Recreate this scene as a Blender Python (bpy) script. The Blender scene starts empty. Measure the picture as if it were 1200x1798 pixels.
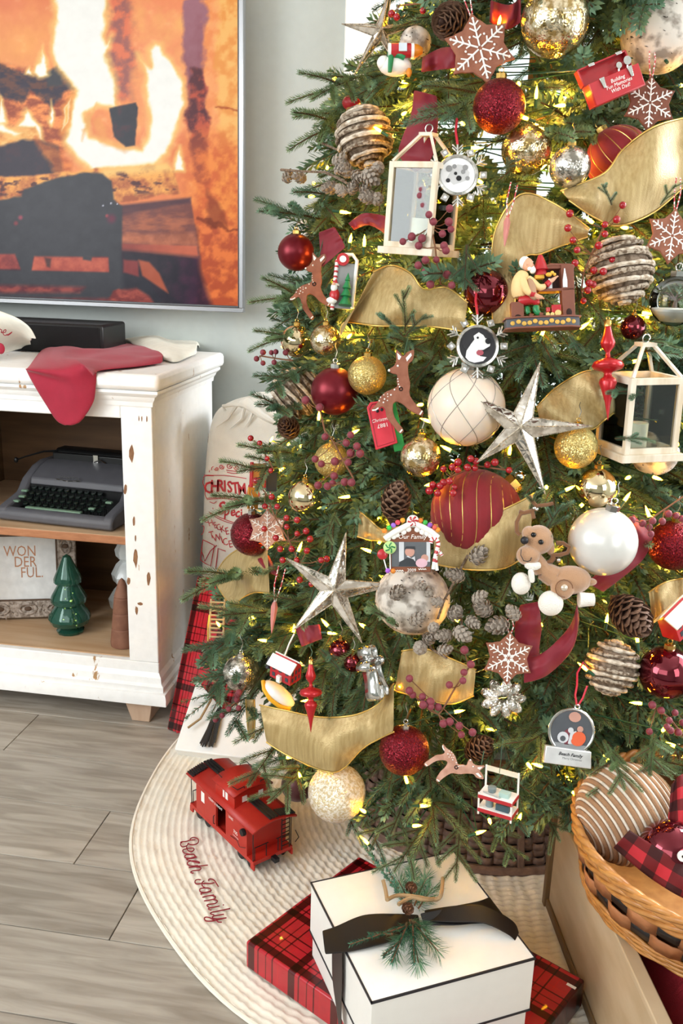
import bpy, math, random
import numpy as np
from mathutils import Vector, Matrix, Euler, noise
random.seed(7); RNG=np.random.RandomState(7)
SC=bpy.context.scene; COL=SC.collection
# ------------------------------------------------------------ camera (1200x1798 frame)
F,YAW,PIT,ROL,H=1614.05,-0.155263,0.27778,-0.0307107,1.3
_f=Vector((math.sin(YAW)*math.cos(PIT),math.cos(YAW)*math.cos(PIT),-math.sin(PIT)))
_r=Vector((math.cos(YAW),-math.sin(YAW),0)); _d=_f.cross(_r)
RT=math.cos(ROL)*_r+math.sin(ROL)*_d; DN=-math.sin(ROL)*_r+math.cos(ROL)*_d; FW=_f
CP=Vector((0,0,H))
cam=bpy.data.cameras.new('camera'); camo=bpy.data.objects.new('camera',cam); COL.objects.link(camo)
cam.sensor_fit='VERTICAL'; cam.sensor_height=36; cam.sensor_width=24; cam.lens=F*36/1798; cam.clip_start=.05; cam.clip_end=60
camo.matrix_world=Matrix(((RT.x,-DN.x,-FW.x,0),(RT.y,-DN.y,-FW.y,0),(RT.z,-DN.z,-FW.z,H),(0,0,0,1)))
SC.camera=camo
# ------------------------------------------------------------ world, lamps, exposure
W=bpy.data.worlds.new('daylight'); SC.world=W; W.use_nodes=True
W.node_tree.nodes['Background'].inputs[0].default_value=(.93,.97,1,1); W.node_tree.nodes['Background'].inputs[1].default_value=1.7
def area(name,loc,target,sx,sy,power,color=(1,1,1)):
    l=bpy.data.lights.new(name,'AREA'); l.shape='RECTANGLE'; l.size=sx; l.size_y=sy; l.energy=power; l.color=color
    o=bpy.data.objects.new(name,l); COL.objects.link(o); o.location=loc
    o.rotation_euler=(Vector(target)-Vector(loc)).to_track_quat('-Z','Y').to_euler(); return o
area('window_daylight_right',(2.0,1.9,1.55),(-1,1.9,.7),1.4,1.7,36,(.97,.98,1))
area('window_daylight_front',(1.85,-.5,1.7),(-.8,2.3,.55),1.0,1.4,26,(.97,.985,1))
area('window_daylight_back',(1.6,2.55,2.0),(-1,2.35,.5),.5,1.0,70,(.97,.985,1))
area('window_daylight_left',(-2.7,-.3,1.9),(.1,2.0,.7),1.6,1.7,80,(.96,.98,1))
area('soft_fill_rear',(-1.2,-1.6,2.2),(0,2.2,.6),2.4,1.6,42,(.97,.985,1))  # added soft fill from behind the camera, no window there
SC.view_settings.view_transform='Standard'; SC.view_settings.look='None'; SC.view_settings.gamma=1
SC.view_settings.use_curve_mapping=False; SC.view_settings.exposure=0.02
SC.cycles.use_denoising=True; SC.cycles.sample_clamp_indirect=4; SC.cycles.max_bounces=8; SC.cycles.transparent_max_bounces=12
SC.cycles.caustics_reflective=False; SC.cycles.caustics_refractive=False
# ------------------------------------------------------------ picture ray -> world point
def ray(px,py): return FW+RT*((px-600)/F)+DN*((py-899)/F)
def on_y(px,py,Y): r=ray(px,py); return CP+r*(Y/r.y)
def on_z(px,py,z): r=ray(px,py); return CP+r*((z-H)/r.z)
def on_x(px,py,X): r=ray(px,py); return CP+r*(X/r.x)
def depth(px,py,t): return CP+ray(px,py)*t
AX,AY,R0,SL=.05,2.12,.80,.22
def proj(p):
    q=Vector(p)-CP; z=q.dot(FW); return 600+F*q.dot(RT)/z, 899+F*q.dot(DN)/z, z
_cc={}
def cone_t(px,py,k=1.0):
    key=(round(px),round(py),round(k,3))
    if key in _cc: return _cc[key]
    r=ray(px,py); best=(9,0)
    t=.7
    while t<2.5:
        p=CP+r*t; d=math.hypot(p.x-AX,p.y-AY)-k*(R0-SL*p.z)
        if d<=0: best=(d,t); break
        if d<best[0]: best=(d,t)
        t+=.01
    _cc[key]=best[1]; return best[1]
def C(px,py,k=1.0): return depth(px,py,cone_t(px,py,k))
# ------------------------------------------------------------ materials
def srgb(c):
    if isinstance(c,str):
        c=tuple(int(c[i:i+2],16)/255 for i in (0,2,4))
    return tuple(((x+.055)/1.055)**2.4 if x>.04045 else x/12.92 for x in c)+(1,)
MATS={}
def mat(name,color,rough=.5,metal=0,var=.08,scale=40,bump=0,bscale=200,coat=0,trans=0,ior=1.45,sheen=0,color2=None,lo=.4,hi=.6,stretch=None,alpha=1,sub=0,emit=None,estr=0,coord='Object',detail=3,wave=None,rvar=0):
    if name in MATS: return MATS[name]
    m=bpy.data.materials.new(name); m.use_nodes=True; nt=m.node_tree; N=nt.nodes; L=nt.links
    b=N['Principled BSDF']; c=srgb(color)
    tc=N.new('ShaderNodeTexCoord'); src=tc.outputs[coord]
    if stretch:
        mp=N.new('ShaderNodeMapping'); mp.inputs['Scale'].default_value=stretch; L.new(src,mp.inputs[0]); src=mp.outputs[0]
    if wave:
        n=N.new('ShaderNodeTexWave'); n.inputs['Scale'].default_value=scale; n.inputs['Distortion'].default_value=wave[0]; n.bands_direction=wave[1]; n.inputs['Detail'].default_value=detail
        fac=n.outputs['Fac']
    else:
        n=N.new('ShaderNodeTexNoise'); n.inputs['Scale'].default_value=scale; n.inputs['Detail'].default_value=detail; fac=n.outputs['Fac']
    L.new(src,n.inputs['Vector'])
    cr=N.new('ShaderNodeValToRGB'); L.new(fac,cr.inputs[0])
    if color2 is not None:
        c2=srgb(color2); cr.color_ramp.elements[0].position=lo; cr.color_ramp.elements[1].position=hi
        cr.color_ramp.elements[0].color=c; cr.color_ramp.elements[1].color=c2
    else:
        cr.color_ramp.elements[0].position=.3; cr.color_ramp.elements[1].position=.7
        cr.color_ramp.elements[0].color=tuple(x*(1-var) for x in c[:3])+(1,); cr.color_ramp.elements[1].color=tuple(min(1,x*(1+var)) for x in c[:3])+(1,)
    L.new(cr.outputs[0],b.inputs['Base Color'])
    b.inputs['Roughness'].default_value=rough; b.inputs['Metallic'].default_value=metal
    b.inputs['Coat Weight'].default_value=coat; b.inputs['Transmission Weight'].default_value=trans; b.inputs['IOR'].default_value=ior
    b.inputs['Sheen Weight'].default_value=sheen; b.inputs['Alpha'].default_value=alpha
    if sub: b.inputs['Subsurface Weight'].default_value=sub; b.inputs['Subsurface Scale'].default_value=.01
    if emit: b.inputs['Emission Color'].default_value=srgb(emit) ; b.inputs['Emission Strength'].default_value=estr
    if bump:
        n2=N.new('ShaderNodeTexNoise'); n2.inputs['Scale'].default_value=bscale; n2.inputs['Detail'].default_value=2; L.new(tc.outputs[coord],n2.inputs['Vector'])
        bp=N.new('ShaderNodeBump'); bp.inputs['Strength'].default_value=bump; bp.inputs['Distance'].default_value=.002; L.new(n2.outputs['Fac'],bp.inputs['Height']); L.new(bp.outputs[0],b.inputs['Normal'])
    MATS[name]=m; return m
def glitter(name,c,dark):
    m=mat(name,c,rough=.35,metal=.75); nt=m.node_tree; N=nt.nodes; L=nt.links; b=N['Principled BSDF']
    tc=N.new('ShaderNodeTexCoord'); v=N.new('ShaderNodeTexVoronoi'); v.inputs['Scale'].default_value=700; L.new(tc.outputs['Object'],v.inputs['Vector'])
    cr=N.new('ShaderNodeValToRGB'); cr.color_ramp.elements[0].color=srgb(dark); cr.color_ramp.elements[1].color=srgb(c)
    cr.color_ramp.elements[0].position=.1; cr.color_ramp.elements[1].position=.8
    L.new(v.outputs['Color'],cr.inputs[0]); L.new(cr.outputs[0],b.inputs['Base Color'])
    sub=N.new('ShaderNodeVectorMath'); sub.operation='SUBTRACT'; sub.inputs[1].default_value=(.5,.5,.5); L.new(v.outputs['Color'],sub.inputs[0])
    sc=N.new('ShaderNodeVectorMath'); sc.operation='SCALE'; sc.inputs['Scale'].default_value=.8; L.new(sub.outputs[0],sc.inputs[0])
    g=N.new('ShaderNodeNewGeometry'); ad=N.new('ShaderNodeVectorMath'); L.new(g.outputs['Normal'],ad.inputs[0]); L.new(sc.outputs[0],ad.inputs[1])
    nm=N.new('ShaderNodeVectorMath'); nm.operation='NORMALIZE'; L.new(ad.outputs[0],nm.inputs[0]); L.new(nm.outputs[0],b.inputs['Normal']); return m
def crackle(name,c,c2,scale=160,rough=.15,metal=.9,amt=.35):
    m=mat(name,c,rough=rough,metal=metal,color2=c2,scale=scale*.5,lo=.42,hi=.58); nt=m.node_tree; N=nt.nodes; L=nt.links; b=N['Principled BSDF']
    tc=N.new('ShaderNodeTexCoord'); v=N.new('ShaderNodeTexVoronoi'); v.inputs['Scale'].default_value=scale; v.feature='DISTANCE_TO_EDGE'; L.new(tc.outputs['Object'],v.inputs['Vector'])
    bp=N.new('ShaderNodeBump'); bp.inputs['Strength'].default_value=amt; bp.inputs['Distance'].default_value=.003; L.new(v.outputs[0],bp.inputs['Height']); L.new(bp.outputs[0],b.inputs['Normal']); return m
def checks(name,base,bands,period,axes=('X','Y'),rough=.35,coord='Object',coat=0):
    """plaid: bands=[(lo,hi,darken)] along two axes, multiplied"""
    m=mat(name,base,rough=rough,coord=coord,coat=coat); nt=m.node_tree; N=nt.nodes; L=nt.links; b=N['Principled BSDF']
    tc=N.new('ShaderNodeTexCoord'); sp=N.new('ShaderNodeSeparateXYZ'); L.new(tc.outputs[coord],sp.inputs[0])
    prev=None; col0=[l.from_socket for l in nt.links if l.to_socket==b.inputs['Base Color']][0]
    for a in axes:
        mu=N.new('ShaderNodeMath'); mu.operation='MULTIPLY'; mu.inputs[1].default_value=1/period; L.new(sp.outputs[a],mu.inputs[0])
        fr=N.new('ShaderNodeMath'); fr.operation='FRACT'; L.new(mu.outputs[0],fr.inputs[0])
        cr=N.new('ShaderNodeValToRGB'); cr.color_ramp.interpolation='CONSTANT'; e=cr.color_ramp.elements
        e[0].position=0; e[0].color=(1,1,1,1); e[1].position=.999; e[1].color=(1,1,1,1)
        for lo,hi,c in bands:
            x=e.new(lo); x.color=c+(1,); x=e.new(hi); x.color=(1,1,1,1)
        L.new(fr.outputs[0],cr.inputs[0])
        mx=N.new('ShaderNodeMixRGB'); mx.blend_type='MULTIPLY'; mx.inputs[0].default_value=1
        L.new(col0,mx.inputs[1]); L.new(cr.outputs[0],mx.inputs[2]); col0=mx.outputs[0]
    L.new(col0,b.inputs['Base Color']); return m
def thinglass(name,tint='f6faf8'):
    if name in MATS: return MATS[name]
    m=bpy.data.materials.new(name); m.use_nodes=True; nt=m.node_tree; nt.nodes.clear(); out=nt.nodes.new('ShaderNodeOutputMaterial'); mx=nt.nodes.new('ShaderNodeMixShader')
    tr=nt.nodes.new('ShaderNodeBsdfTransparent'); gl=nt.nodes.new('ShaderNodeBsdfGlossy'); fr=nt.nodes.new('ShaderNodeFresnel'); fr.inputs[0].default_value=1.45
    tr.inputs[0].default_value=srgb(tint); gl.inputs['Roughness'].default_value=.03
    nt.links.new(fr.outputs[0],mx.inputs[0]); nt.links.new(tr.outputs[0],mx.inputs[1]); nt.links.new(gl.outputs[0],mx.inputs[2]); nt.links.new(mx.outputs[0],out.inputs[0]); MATS[name]=m; return m
def emis(name,c,s,const=True):
    if name in MATS: return MATS[name]
    m=bpy.data.materials.new(name); m.use_nodes=True; nt=m.node_tree; b=nt.nodes['Principled BSDF']
    b.inputs['Base Color'].default_value=(0.3,.2,.1,1); b.inputs['Emission Color'].default_value=tuple(c)+(1,); b.inputs['Emission Strength'].default_value=s
    MATS[name]=m; return m
# ------------------------------------------------------------ mesh building
class MB:
    def __init__(s): s.v=[]; s.f=[]; s.m=[]; s.cur=0
    def add(s,vs,fs,mi=None):
        n=len(s.v); s.v.extend([tuple(v) for v in vs]); s.f.extend([tuple(i+n for i in f) for f in fs]); s.m.extend([s.cur if mi is None else mi]*len(fs)); return s
    def merge(s,o,M=None,mi=None):
        vs=o.v if M is None else [M@Vector(v) for v in o.v]
        n=len(s.v); s.v.extend([tuple(v) for v in vs]); s.f.extend([tuple(i+n for i in f) for f in o.f]); s.m.extend(o.m if mi is None else [mi]*len(o.f)); return s
    def box(s,a,b,mi=None,taper=None):
        x0,y0,z0=a; x1,y1,z1=b
        vs=[(x0,y0,z0),(x1,y0,z0),(x1,y1,z0),(x0,y1,z0),(x0,y0,z1),(x1,y0,z1),(x1,y1,z1),(x0,y1,z1)]
        return s.add(vs,[(0,3,2,1),(4,5,6,7),(0,1,5,4),(1,2,6,5),(2,3,7,6),(3,0,4,7)],mi)
    def lathe(s,prof,n=24,c=(0,0,0),axis='z',mi=None,sx=1,sy=1,rip=None):
        vs=[];k=len(prof)
        for i in range(n):
            a=2*math.pi*i/n; ca,sa=math.cos(a)*sx,math.sin(a)*sy
            for j,(r,z) in enumerate(prof):
                rr=r*(rip(a,j) if rip else 1)
                p=(rr*ca,rr*sa,z) if axis=='z' else ((rr*ca,z,rr*sa) if axis=='y' else (z,rr*ca,rr*sa))
                vs.append((p[0]+c[0],p[1]+c[1],p[2]+c[2]))
        fs=[]
        for i in range(n):
            i2=(i+1)%n
            for j in range(k-1):
                q=(i*k+j,i2*k+j,i2*k+j+1,i*k+j+1)
                fs.append(q if axis=='z' or axis=='x' else q[::-1])
        return s.add(vs,fs,mi)
    def sphere(s,c,r,n=24,m=12,mi=None,sx=1,sy=1,sz=1):
        prof=[(max(1e-5,r*math.sin(math.pi*j/m)),-r*math.cos(math.pi*j/m)*sz) for j in range(m+1)]
        return s.lathe(prof,n,c,'z',mi,sx,sy)
    def tube(s,pts,r,n=6,mi=None,closed=False,cap=True):
        P=[Vector(p) for p in pts]; k=len(P)
        if k<2: return s
        R=r if isinstance(r,(list,tuple)) else [r]*k
        vs=[];up=Vector((.123,.2,1)).normalized(); prev=None
        for i in range(k):
            a=P[i-1] if (i or closed) else P[i]; b=P[(i+1)%k] if (i<k-1 or closed) else P[i]
            t=(b-a); t=t.normalized() if t.length>1e-9 else Vector((0,0,1))
            u=prev-t*prev.dot(t) if prev is not None else t.cross(up)
            if u.length<1e-6: u=t.cross(Vector((1,0,0)))
            u.normalize(); prev=u; w=t.cross(u)
            for j in range(n):
                g=2*math.pi*j/n; vs.append(P[i]+(u*math.cos(g)+w*math.sin(g))*R[i])
        fs=[]
        for i in range(k if closed else k-1):
            i2=(i+1)%k
            for j in range(n):
                j2=(j+1)%n; fs.append((i*n+j,i*n+j2,i2*n+j2,i2*n+j))
        if not closed and cap: fs.append(tuple(range(n))[::-1]); fs.append(tuple((k-1)*n+j for j in range(n)))
        return s.add(vs,fs,mi)
    def prism(s,poly,y0,y1,mi=None,plane='xz'):
        n=len(poly); g=(lambda p,y:(p[0],y,p[1])) if plane=='xz' else (lambda p,y:(p[0],p[1],y))
        A=sum(poly[i][0]*poly[(i+1)%n][1]-poly[(i+1)%n][0]*poly[i][1] for i in range(n))
        if A<0: poly=poly[::-1]
        vs=[g(p,y0) for p in poly]+[g(p,y1) for p in poly]
        f0=tuple(range(n)); f1=tuple(range(n,2*n))[::-1]
        sd=[(i,i+n,(i+1)%n+n,(i+1)%n) for i in range(n)]
        if plane!='xz': f0=f0[::-1]; f1=f1[::-1]; sd=[q[::-1] for q in sd]
        return s.add(vs,[f0,f1]+sd,mi)
    def xf(s,M): s.v=[tuple(M@Vector(v)) for v in s.v]; return s
    def scale(s,k): s.v=[(v[0]*k,v[1]*k,v[2]*k) for v in s.v]; return s
def ball_prof(r,m=14,flat=1): return [(max(1e-5,r*math.sin(math.pi*j/m)),-r*math.cos(math.pi*j/m)*flat) for j in range(m+1)]
def mkmesh(name,mb,mats,smooth=40):
    me=bpy.data.meshes.new(name); me.from_pydata(mb.v,[],mb.f)
    for m in (mats if isinstance(mats,(list,tuple)) else [mats]): me.materials.append(m)
    if any(mb.m): me.polygons.foreach_set('material_index',mb.m)
    if smooth:
        me.shade_smooth()
        try: me.set_sharp_from_angle(angle=math.radians(smooth))
        except Exception: pass
    me.update(); return me
def obj(name,mb,mats,parent=None,smooth=40,label=None,cat=None,group=None,kind=None,loc=None,mw=None,bev=0,sub=0,solid=0,me=None):
    me=me or mkmesh(name,mb,mats,smooth)
    o=bpy.data.objects.new(name,me); COL.objects.link(o)
    if parent: o.parent=parent
    if loc is not None: o.location=loc
    if mw is not None: o.matrix_world=mw
    if solid: md=o.modifiers.new('solid','SOLIDIFY'); md.thickness=solid; md.offset=0
    if sub: md=o.modifiers.new('sub','SUBSURF'); md.levels=sub; md.render_levels=sub
    if bev: md=o.modifiers.new('bev','BEVEL'); md.width=bev; md.segments=2; md.limit_method='ANGLE'
    tag(o,label,cat,group,kind); return o
def tag(o,label=None,cat=None,group=None,kind=None):
    if label: o['label']=label
    if cat: o['category']=cat
    if group: o['group']=group
    if kind: o['kind']=kind
    return o
def empty(name,label=None,cat=None,group=None,loc=(0,0,0),kind=None):
    o=bpy.data.objects.new(name,None); COL.objects.link(o); o.location=loc; o.empty_display_size=.01
    return tag(o,label,cat,group,kind)
def textmb(txt,size,depth=.3,align='CENTER',shear=0,space=1,bold=0,res=2):
    cu=bpy.data.curves.new('txt','FONT'); cu.body=txt; cu.size=size; cu.align_x=align; cu.align_y='CENTER'; cu.shear=shear; cu.space_character=space
    cu.resolution_u=res; cu.offset=bold
    o=bpy.data.objects.new('txt',cu); COL.objects.link(o)
    dg=bpy.context.evaluated_depsgraph_get(); me=bpy.data.meshes.new_from_object(o.evaluated_get(dg))
    mb=MB(); mb.add([(v.co.x,-depth,v.co.y) for v in me.vertices],[tuple(p.vertices) for p in me.polygons])
    bpy.data.objects.remove(o); bpy.data.curves.remove(cu); bpy.data.meshes.remove(me); return mb
def catmull(P,n):
    P=[Vector(p) for p in P]; out=[]; k=len(P)
    if k==2: return [P[0].lerp(P[1],i/(n-1)) for i in range(n)]
    for i in range(n):
        t=i/(n-1)*(k-1); a=min(int(t),k-2); f=t-a
        p0,p1,p2,p3=P[max(a-1,0)],P[a],P[a+1],P[min(a+2,k-1)]
        out.append(.5*((2*p1)+(p2-p0)*f+(2*p0-5*p1+4*p2-p3)*f*f+(3*p1-p0-3*p2+p3)*f**3))
    return out
CAMROT=Matrix(((RT.x,FW.x,-DN.x),(RT.y,FW.y,-DN.y),(RT.z,FW.z,-DN.z)))  # local x right, y away, z up in view
OCC=[]  # (px,py,r,depth) places where ornaments must stay visible
class Th:
    """a thing seen at pixel px,py; parts are modelled in pixels and baked to metres"""
    def __init__(s,name,label,cat,px,py,k=1.03,tilt=0,group=None,occ=0,up=False,t=None,pitch=0,turn=0):
        t=t or cone_t(px,py,k); s.t=t; s.S=t/F; s.p=depth(px,py,t)
        s.R=CAMROT.to_4x4()
        if up:
            y=Vector((ray(px,py).x,ray(px,py).y,0)).normalized(); x=y.cross(Vector((0,0,1)))
            s.R=Matrix(((x.x,y.x,0),(x.y,y.y,0),(x.z,y.z,1))).to_4x4()
        s.R=s.R@Matrix.Rotation(math.radians(tilt),4,'Y')@Matrix.Rotation(math.radians(pitch),4,'X')@Matrix.Rotation(math.radians(turn),4,'Z')
        s.o=empty(name,label,cat,group); s.o.matrix_world=Matrix.Translation(s.p)@s.R
        if occ: OCC.append((px,py,occ,t))
    def part(s,name,mb,mats,parent=None,**kw):
        mb.scale(s.S)
        if 'bev' in kw: kw['bev']*=s.S
        if 'solid' in kw: kw['solid']*=s.S
        return obj(name,mb,mats,parent=parent or s.o,**kw)
# ============================================================ room shell
wallm=mat('wall_paint','c3cac6',rough=.75,var=.02,bump=.1,bscale=300)
whitep=mat('white_paint','f2f1ec',rough=.45,var=.03)
YB=2.83
WX0,WX1,WZ0,WZ1=-.472,1.75,.55,2.4      # window in the back wall
mb=MB()
for a,b in [((-3.2,YB,0),(WX0,YB+.12,2.6)),((WX1,YB,0),(2.2,YB+.12,2.6)),((WX0,YB,0),(WX1,YB+.12,WZ0)),((WX0,YB,WZ1),(WX1,YB+.12,2.6))]: mb.box(a,b)
obj('wall_back',mb,wallm,kind='structure')
mb=MB()
for a,b in [((2.2,-2.5,0),(2.32,YB+.12,.5)),((2.2,-2.5,2.4),(2.32,YB+.12,2.6)),((2.2,-2.5,.5),(2.32,.9,2.4)),((2.2,2.7,.5),(2.32,YB+.12,2.4))]: mb.box(a,b)
obj('wall_right',mb,wallm,kind='structure')
mb=MB(); mb.box((-3.32,-2.5,0),(-3.2,YB+.12,2.6)); obj('wall_left',mb,wallm,kind='structure')
mb=MB(); mb.box((-3.32,-2.62,0),(2.32,-2.5,2.6)); obj('wall_front',mb,wallm,kind='structure')
mb=MB(); mb.box((-3.32,-2.62,2.6),(2.32,YB+.12,2.7)); obj('ceiling',mb,mat('ceiling_paint','f0efec',rough=.8,var=.02),kind='structure')
mb=MB(); mb.box((-3.2,YB-.014,0),(WX0,YB,.1)); obj('baseboard_back',mb,whitep,kind='structure',bev=.004)
# window_1: casing, sashes, meeting rail and panes
w=empty('window_1',kind='structure')
mb=MB()
for a,b in [((WX0,YB-.03,WZ0-.1),(WX0+.10,YB,WZ1+.1)),((WX1-.1,YB-.03,WZ0-.1),(WX1,YB,WZ1+.1)),((WX0+.1,YB-.03,WZ0-.1),(WX1-.1,YB,WZ0+.02)),((WX0+.1,YB-.03,WZ1-.02),(WX1-.1,YB,WZ1+.1))]: mb.box(a,b)
obj('window_frame',mb,whitep,w,bev=.004)
mb=MB(); mb.box((WX0-.02,YB-.08,WZ0-.02),(WX1+.02,YB+.1,WZ0)); obj('window_sill',mb,whitep,w,bev=.004)
xs=[WX0+.1+(WX1-WX0-.2)*i/3 for i in range(4)]
gl=thinglass('window_glass')
for i in range(3):
    x0,x1=xs[i],xs[i+1]; mb=MB()
    for a,b in [((x0,YB+.02,WZ0),(x0+.035,YB+.05,WZ1)),((x1-.035,YB+.02,WZ0),(x1,YB+.05,WZ1)),((x0+.035,YB+.021,WZ0),(x1-.035,YB+.049,WZ0+.05)),((x0+.035,YB+.021,WZ1-.05),(x1-.035,YB+.049,WZ1)),((x0+.035,YB+.021,1.45),(x1-.035,YB+.049,1.49))]: mb.box(a,b)
    s=obj('sash',mb,whitep,w); mb=MB(); mb.box((x0+.03,YB+.033,WZ0+.04),(x1-.03,YB+.036,WZ1-.04)); obj('pane',mb,gl,s)
# floor of separate planks
plk=mat('plank_oak','9f968a',rough=.38,color2='b1a99d',scale=3,lo=.3,hi=.7,stretch=(1.2,9,1),detail=6,bump=.15,bscale=60)
nt=plk.node_tree; N=nt.nodes; L=nt.links; bs=N['Principled BSDF']; bs.inputs['Specular IOR Level'].default_value=.5
oi=N.new('ShaderNodeObjectInfo'); tc=N.new('ShaderNodeTexCoord'); mp=N.new('ShaderNodeMapping'); mp.inputs['Scale'].default_value=(2.0,17,1)
va=N.new('ShaderNodeVectorMath'); L.new(tc.outputs['Object'],va.inputs[0]); L.new(oi.outputs['Random'],va.inputs[1]); sc_=N.new('ShaderNodeVectorMath'); sc_.operation='SCALE'; sc_.inputs['Scale'].default_value=1
L.new(va.outputs[0],mp.inputs[0]); n=N.new('ShaderNodeTexNoise'); n.inputs['Scale'].default_value=2.5; n.inputs['Detail'].default_value=8; n.inputs['Distortion'].default_value=.8; L.new(mp.outputs[0],n.inputs['Vector'])
cr=N.new('ShaderNodeValToRGB'); cr.color_ramp.elements[0].position=.38; cr.color_ramp.elements[0].color=(.72,.70,.67,1); cr.color_ramp.elements[1].position=.62; cr.color_ramp.elements[1].color=(1.08,1.08,1.08,1)
L.new(n.outputs['Fac'],cr.inputs[0])
hsv=N.new('ShaderNodeMixRGB'); hsv.blend_type='MULTIPLY'; hsv.inputs[0].default_value=.85
old=[l.from_socket for l in L if l.to_socket==bs.inputs['Base Color']][0]; L.new(old,hsv.inputs[1]); L.new(cr.outputs[0],hsv.inputs[2])
tn=N.new('ShaderNodeMapRange'); tn.inputs[3].default_value=.86; tn.inputs[4].default_value=1.1; L.new(oi.outputs['Random'],tn.inputs[0])
m3=N.new('ShaderNodeMixRGB'); m3.blend_type='MULTIPLY'; m3.inputs[0].default_value=1; L.new(hsv.outputs[0],m3.inputs[1]); L.new(tn.outputs[0],m3.inputs[2]); L.new(m3.outputs[0],bs.inputs['Base Color'])
fl=empty('floor',kind='structure')
mb=MB(); mb.box((-3.2,-2.5,-.05),(2.2,YB,-.008)); obj('subfloor',mb,mat('subfloor_dark','4a443c',rough=.9),fl)
rows=[(i,.2*i) for i in range(-4,15)]
joints={8:[-.816+.0],7:[-1.9],6:[-.1],9:[-1.6,-.2]}
for i,y in rows:
    js=joints.get(i,[-2.0+((i*0.73)%1.3)])
    cuts=sorted(set([-3.2]+[j+1.25*k for j in js[:1] for k in range(-2,4) if -3.1<j+1.25*k<2.1]+[2.2]))
    y1=min(y+.2,YB)
    if y1-y<.02: continue
    for a,b in zip(cuts,cuts[1:]):
        mb=MB(); mb.box((a+.0012,y+.0012,-.012),(b-.0012,y1-.0012,0)); obj('plank',mb,plk,fl,smooth=0,bev=.0012)
# ============================================================ cabinet
def wornpaint():
    m=mat('worn_white_paint','f6f6f4',rough=.5,var=.03,bump=.15,bscale=120); nt=m.node_tree; N=nt.nodes; L=nt.links; b=N['Principled BSDF']
    tc=N.new('ShaderNodeTexCoord'); mp=N.new('ShaderNodeMapping'); mp.inputs['Scale'].default_value=(30,30,9); L.new(tc.outputs['Object'],mp.inputs[0])
    n=N.new('ShaderNodeTexNoise'); n.inputs['Scale'].default_value=1; n.inputs['Detail'].default_value=5; n.inputs['Roughness'].default_value=.6; L.new(mp.outputs[0],n.inputs['Vector'])
    cr=N.new('ShaderNodeValToRGB'); cr.color_ramp.elements[0].position=.655; cr.color_ramp.elements[1].position=.69; L.new(n.outputs['Fac'],cr.inputs[0])
    cr.color_ramp.elements[0].color=(0,0,0,1); cr.color_ramp.elements[1].color=(1,1,1,1)
    mx=N.new('ShaderNodeMixRGB'); old=[l.from_socket for l in L if l.to_socket==b.inputs['Base Color']][0]
    L.new(cr.outputs[0],mx.inputs[0]); L.new(old,mx.inputs[1]); mx.inputs[2].default_value=srgb('b08a60'); L.new(mx.outputs[0],b.inputs['Base Color']); return m
wp=wornpaint()
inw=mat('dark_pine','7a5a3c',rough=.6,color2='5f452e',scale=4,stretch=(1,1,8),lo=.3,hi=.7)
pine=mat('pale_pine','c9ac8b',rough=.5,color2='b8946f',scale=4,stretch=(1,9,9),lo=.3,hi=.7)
edgew=mat('raw_wood_edge','b87f58',rough=.6,color2='a06a48',scale=12,stretch=(2,10,10),lo=.3,hi=.7)
XR,XL,YF,YK=-.846,-2.75,2.22,2.74
cab=empty('tv_cabinet','distressed white painted wooden cabinet with open shelves below the television','cabinet',loc=(XR,YF,0))
def CB(name,boxes,m,bev=.003,lab=None):
    mb=MB()
    for a,b in boxes: mb.box(a,b)
    mb.xf(Matrix.Translation((-XR,-YF,0))); return obj(name,mb,m,cab,bev=bev,label=lab)
CB('worktop',[((XL-.03,YF-.03,.943),(XR+.032,YK+.03,.985))],wp,.012)
# cornice profile around front and right side
def mould(name,prof,z0):
    """prof list of (out,z); sweeps left-front corner -> right-front corner -> right-back"""
    mb=MB(); path=[((XL,YF),(0,-1)),((XR,YF),(1,-1)),((XR,YK),(1,0))]
    vs=[];k=len(prof)
    for (x,y),(ox,oy) in path:
        for o,z in prof: vs.append((x+ox*o,y+oy*o,z0+z))
    fs=[(i*k+j,(i+1)*k+j,(i+1)*k+j+1,i*k+j+1) for i in range(2) for j in range(k-1)]
    mb.add(vs,fs); mb.xf(Matrix.Translation((-XR,-YF,0))); obj(name,mb,wp,cab,smooth=20)
mould('cornice',[(.0,0),(.004,.0),(.006,.012),(.012,.02),(.014,.026),(.02,.03),(.026,.036),(.026,.043),(0,.043)],.9)
mould('base_moulding',[(0,.0),(.028,0),(.029,.02),(.025,.034),(.017,.036),(.018,.052),(.010,.058),(.008,.075),(.002,.085),(0,.088)],.069)
CB('side_panel',[((XR-.022,YF+.02,.07),(XR,YK,.943))],wp)
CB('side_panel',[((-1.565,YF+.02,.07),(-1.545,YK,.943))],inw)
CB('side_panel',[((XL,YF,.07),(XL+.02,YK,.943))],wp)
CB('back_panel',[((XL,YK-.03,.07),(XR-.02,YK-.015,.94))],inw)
CB('post',[((-.931,YF,.186),(XR,YF+.022,.903))],wp)
CB('post',[((-1.62,YF,.186),(-1.50,YF+.022,.903))],wp)
CB('top_rail',[((XL,YF,.866),(-.931,YF+.022,.903))],wp)
CB('base_rail',[((XL,YF,.07),(XR,YF+.022,.186))],wp)
CB('shelf',[((-1.545,YF+.004,.521),(XR-.022,YK-.03,.545))],[pine,edgew])
sh=[o for o in COL.objects if o.name.startswith('shelf')][-1]; sh.data.polygons[2].material_index=1
CB('shelf',[((-1.545,YF+.022,.165),(XR-.022,YK-.03,.187))],pine)
CB('ceiling_board',[((-1.545,YF+.022,.925),(XR-.022,YK-.03,.943))],inw)
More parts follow.
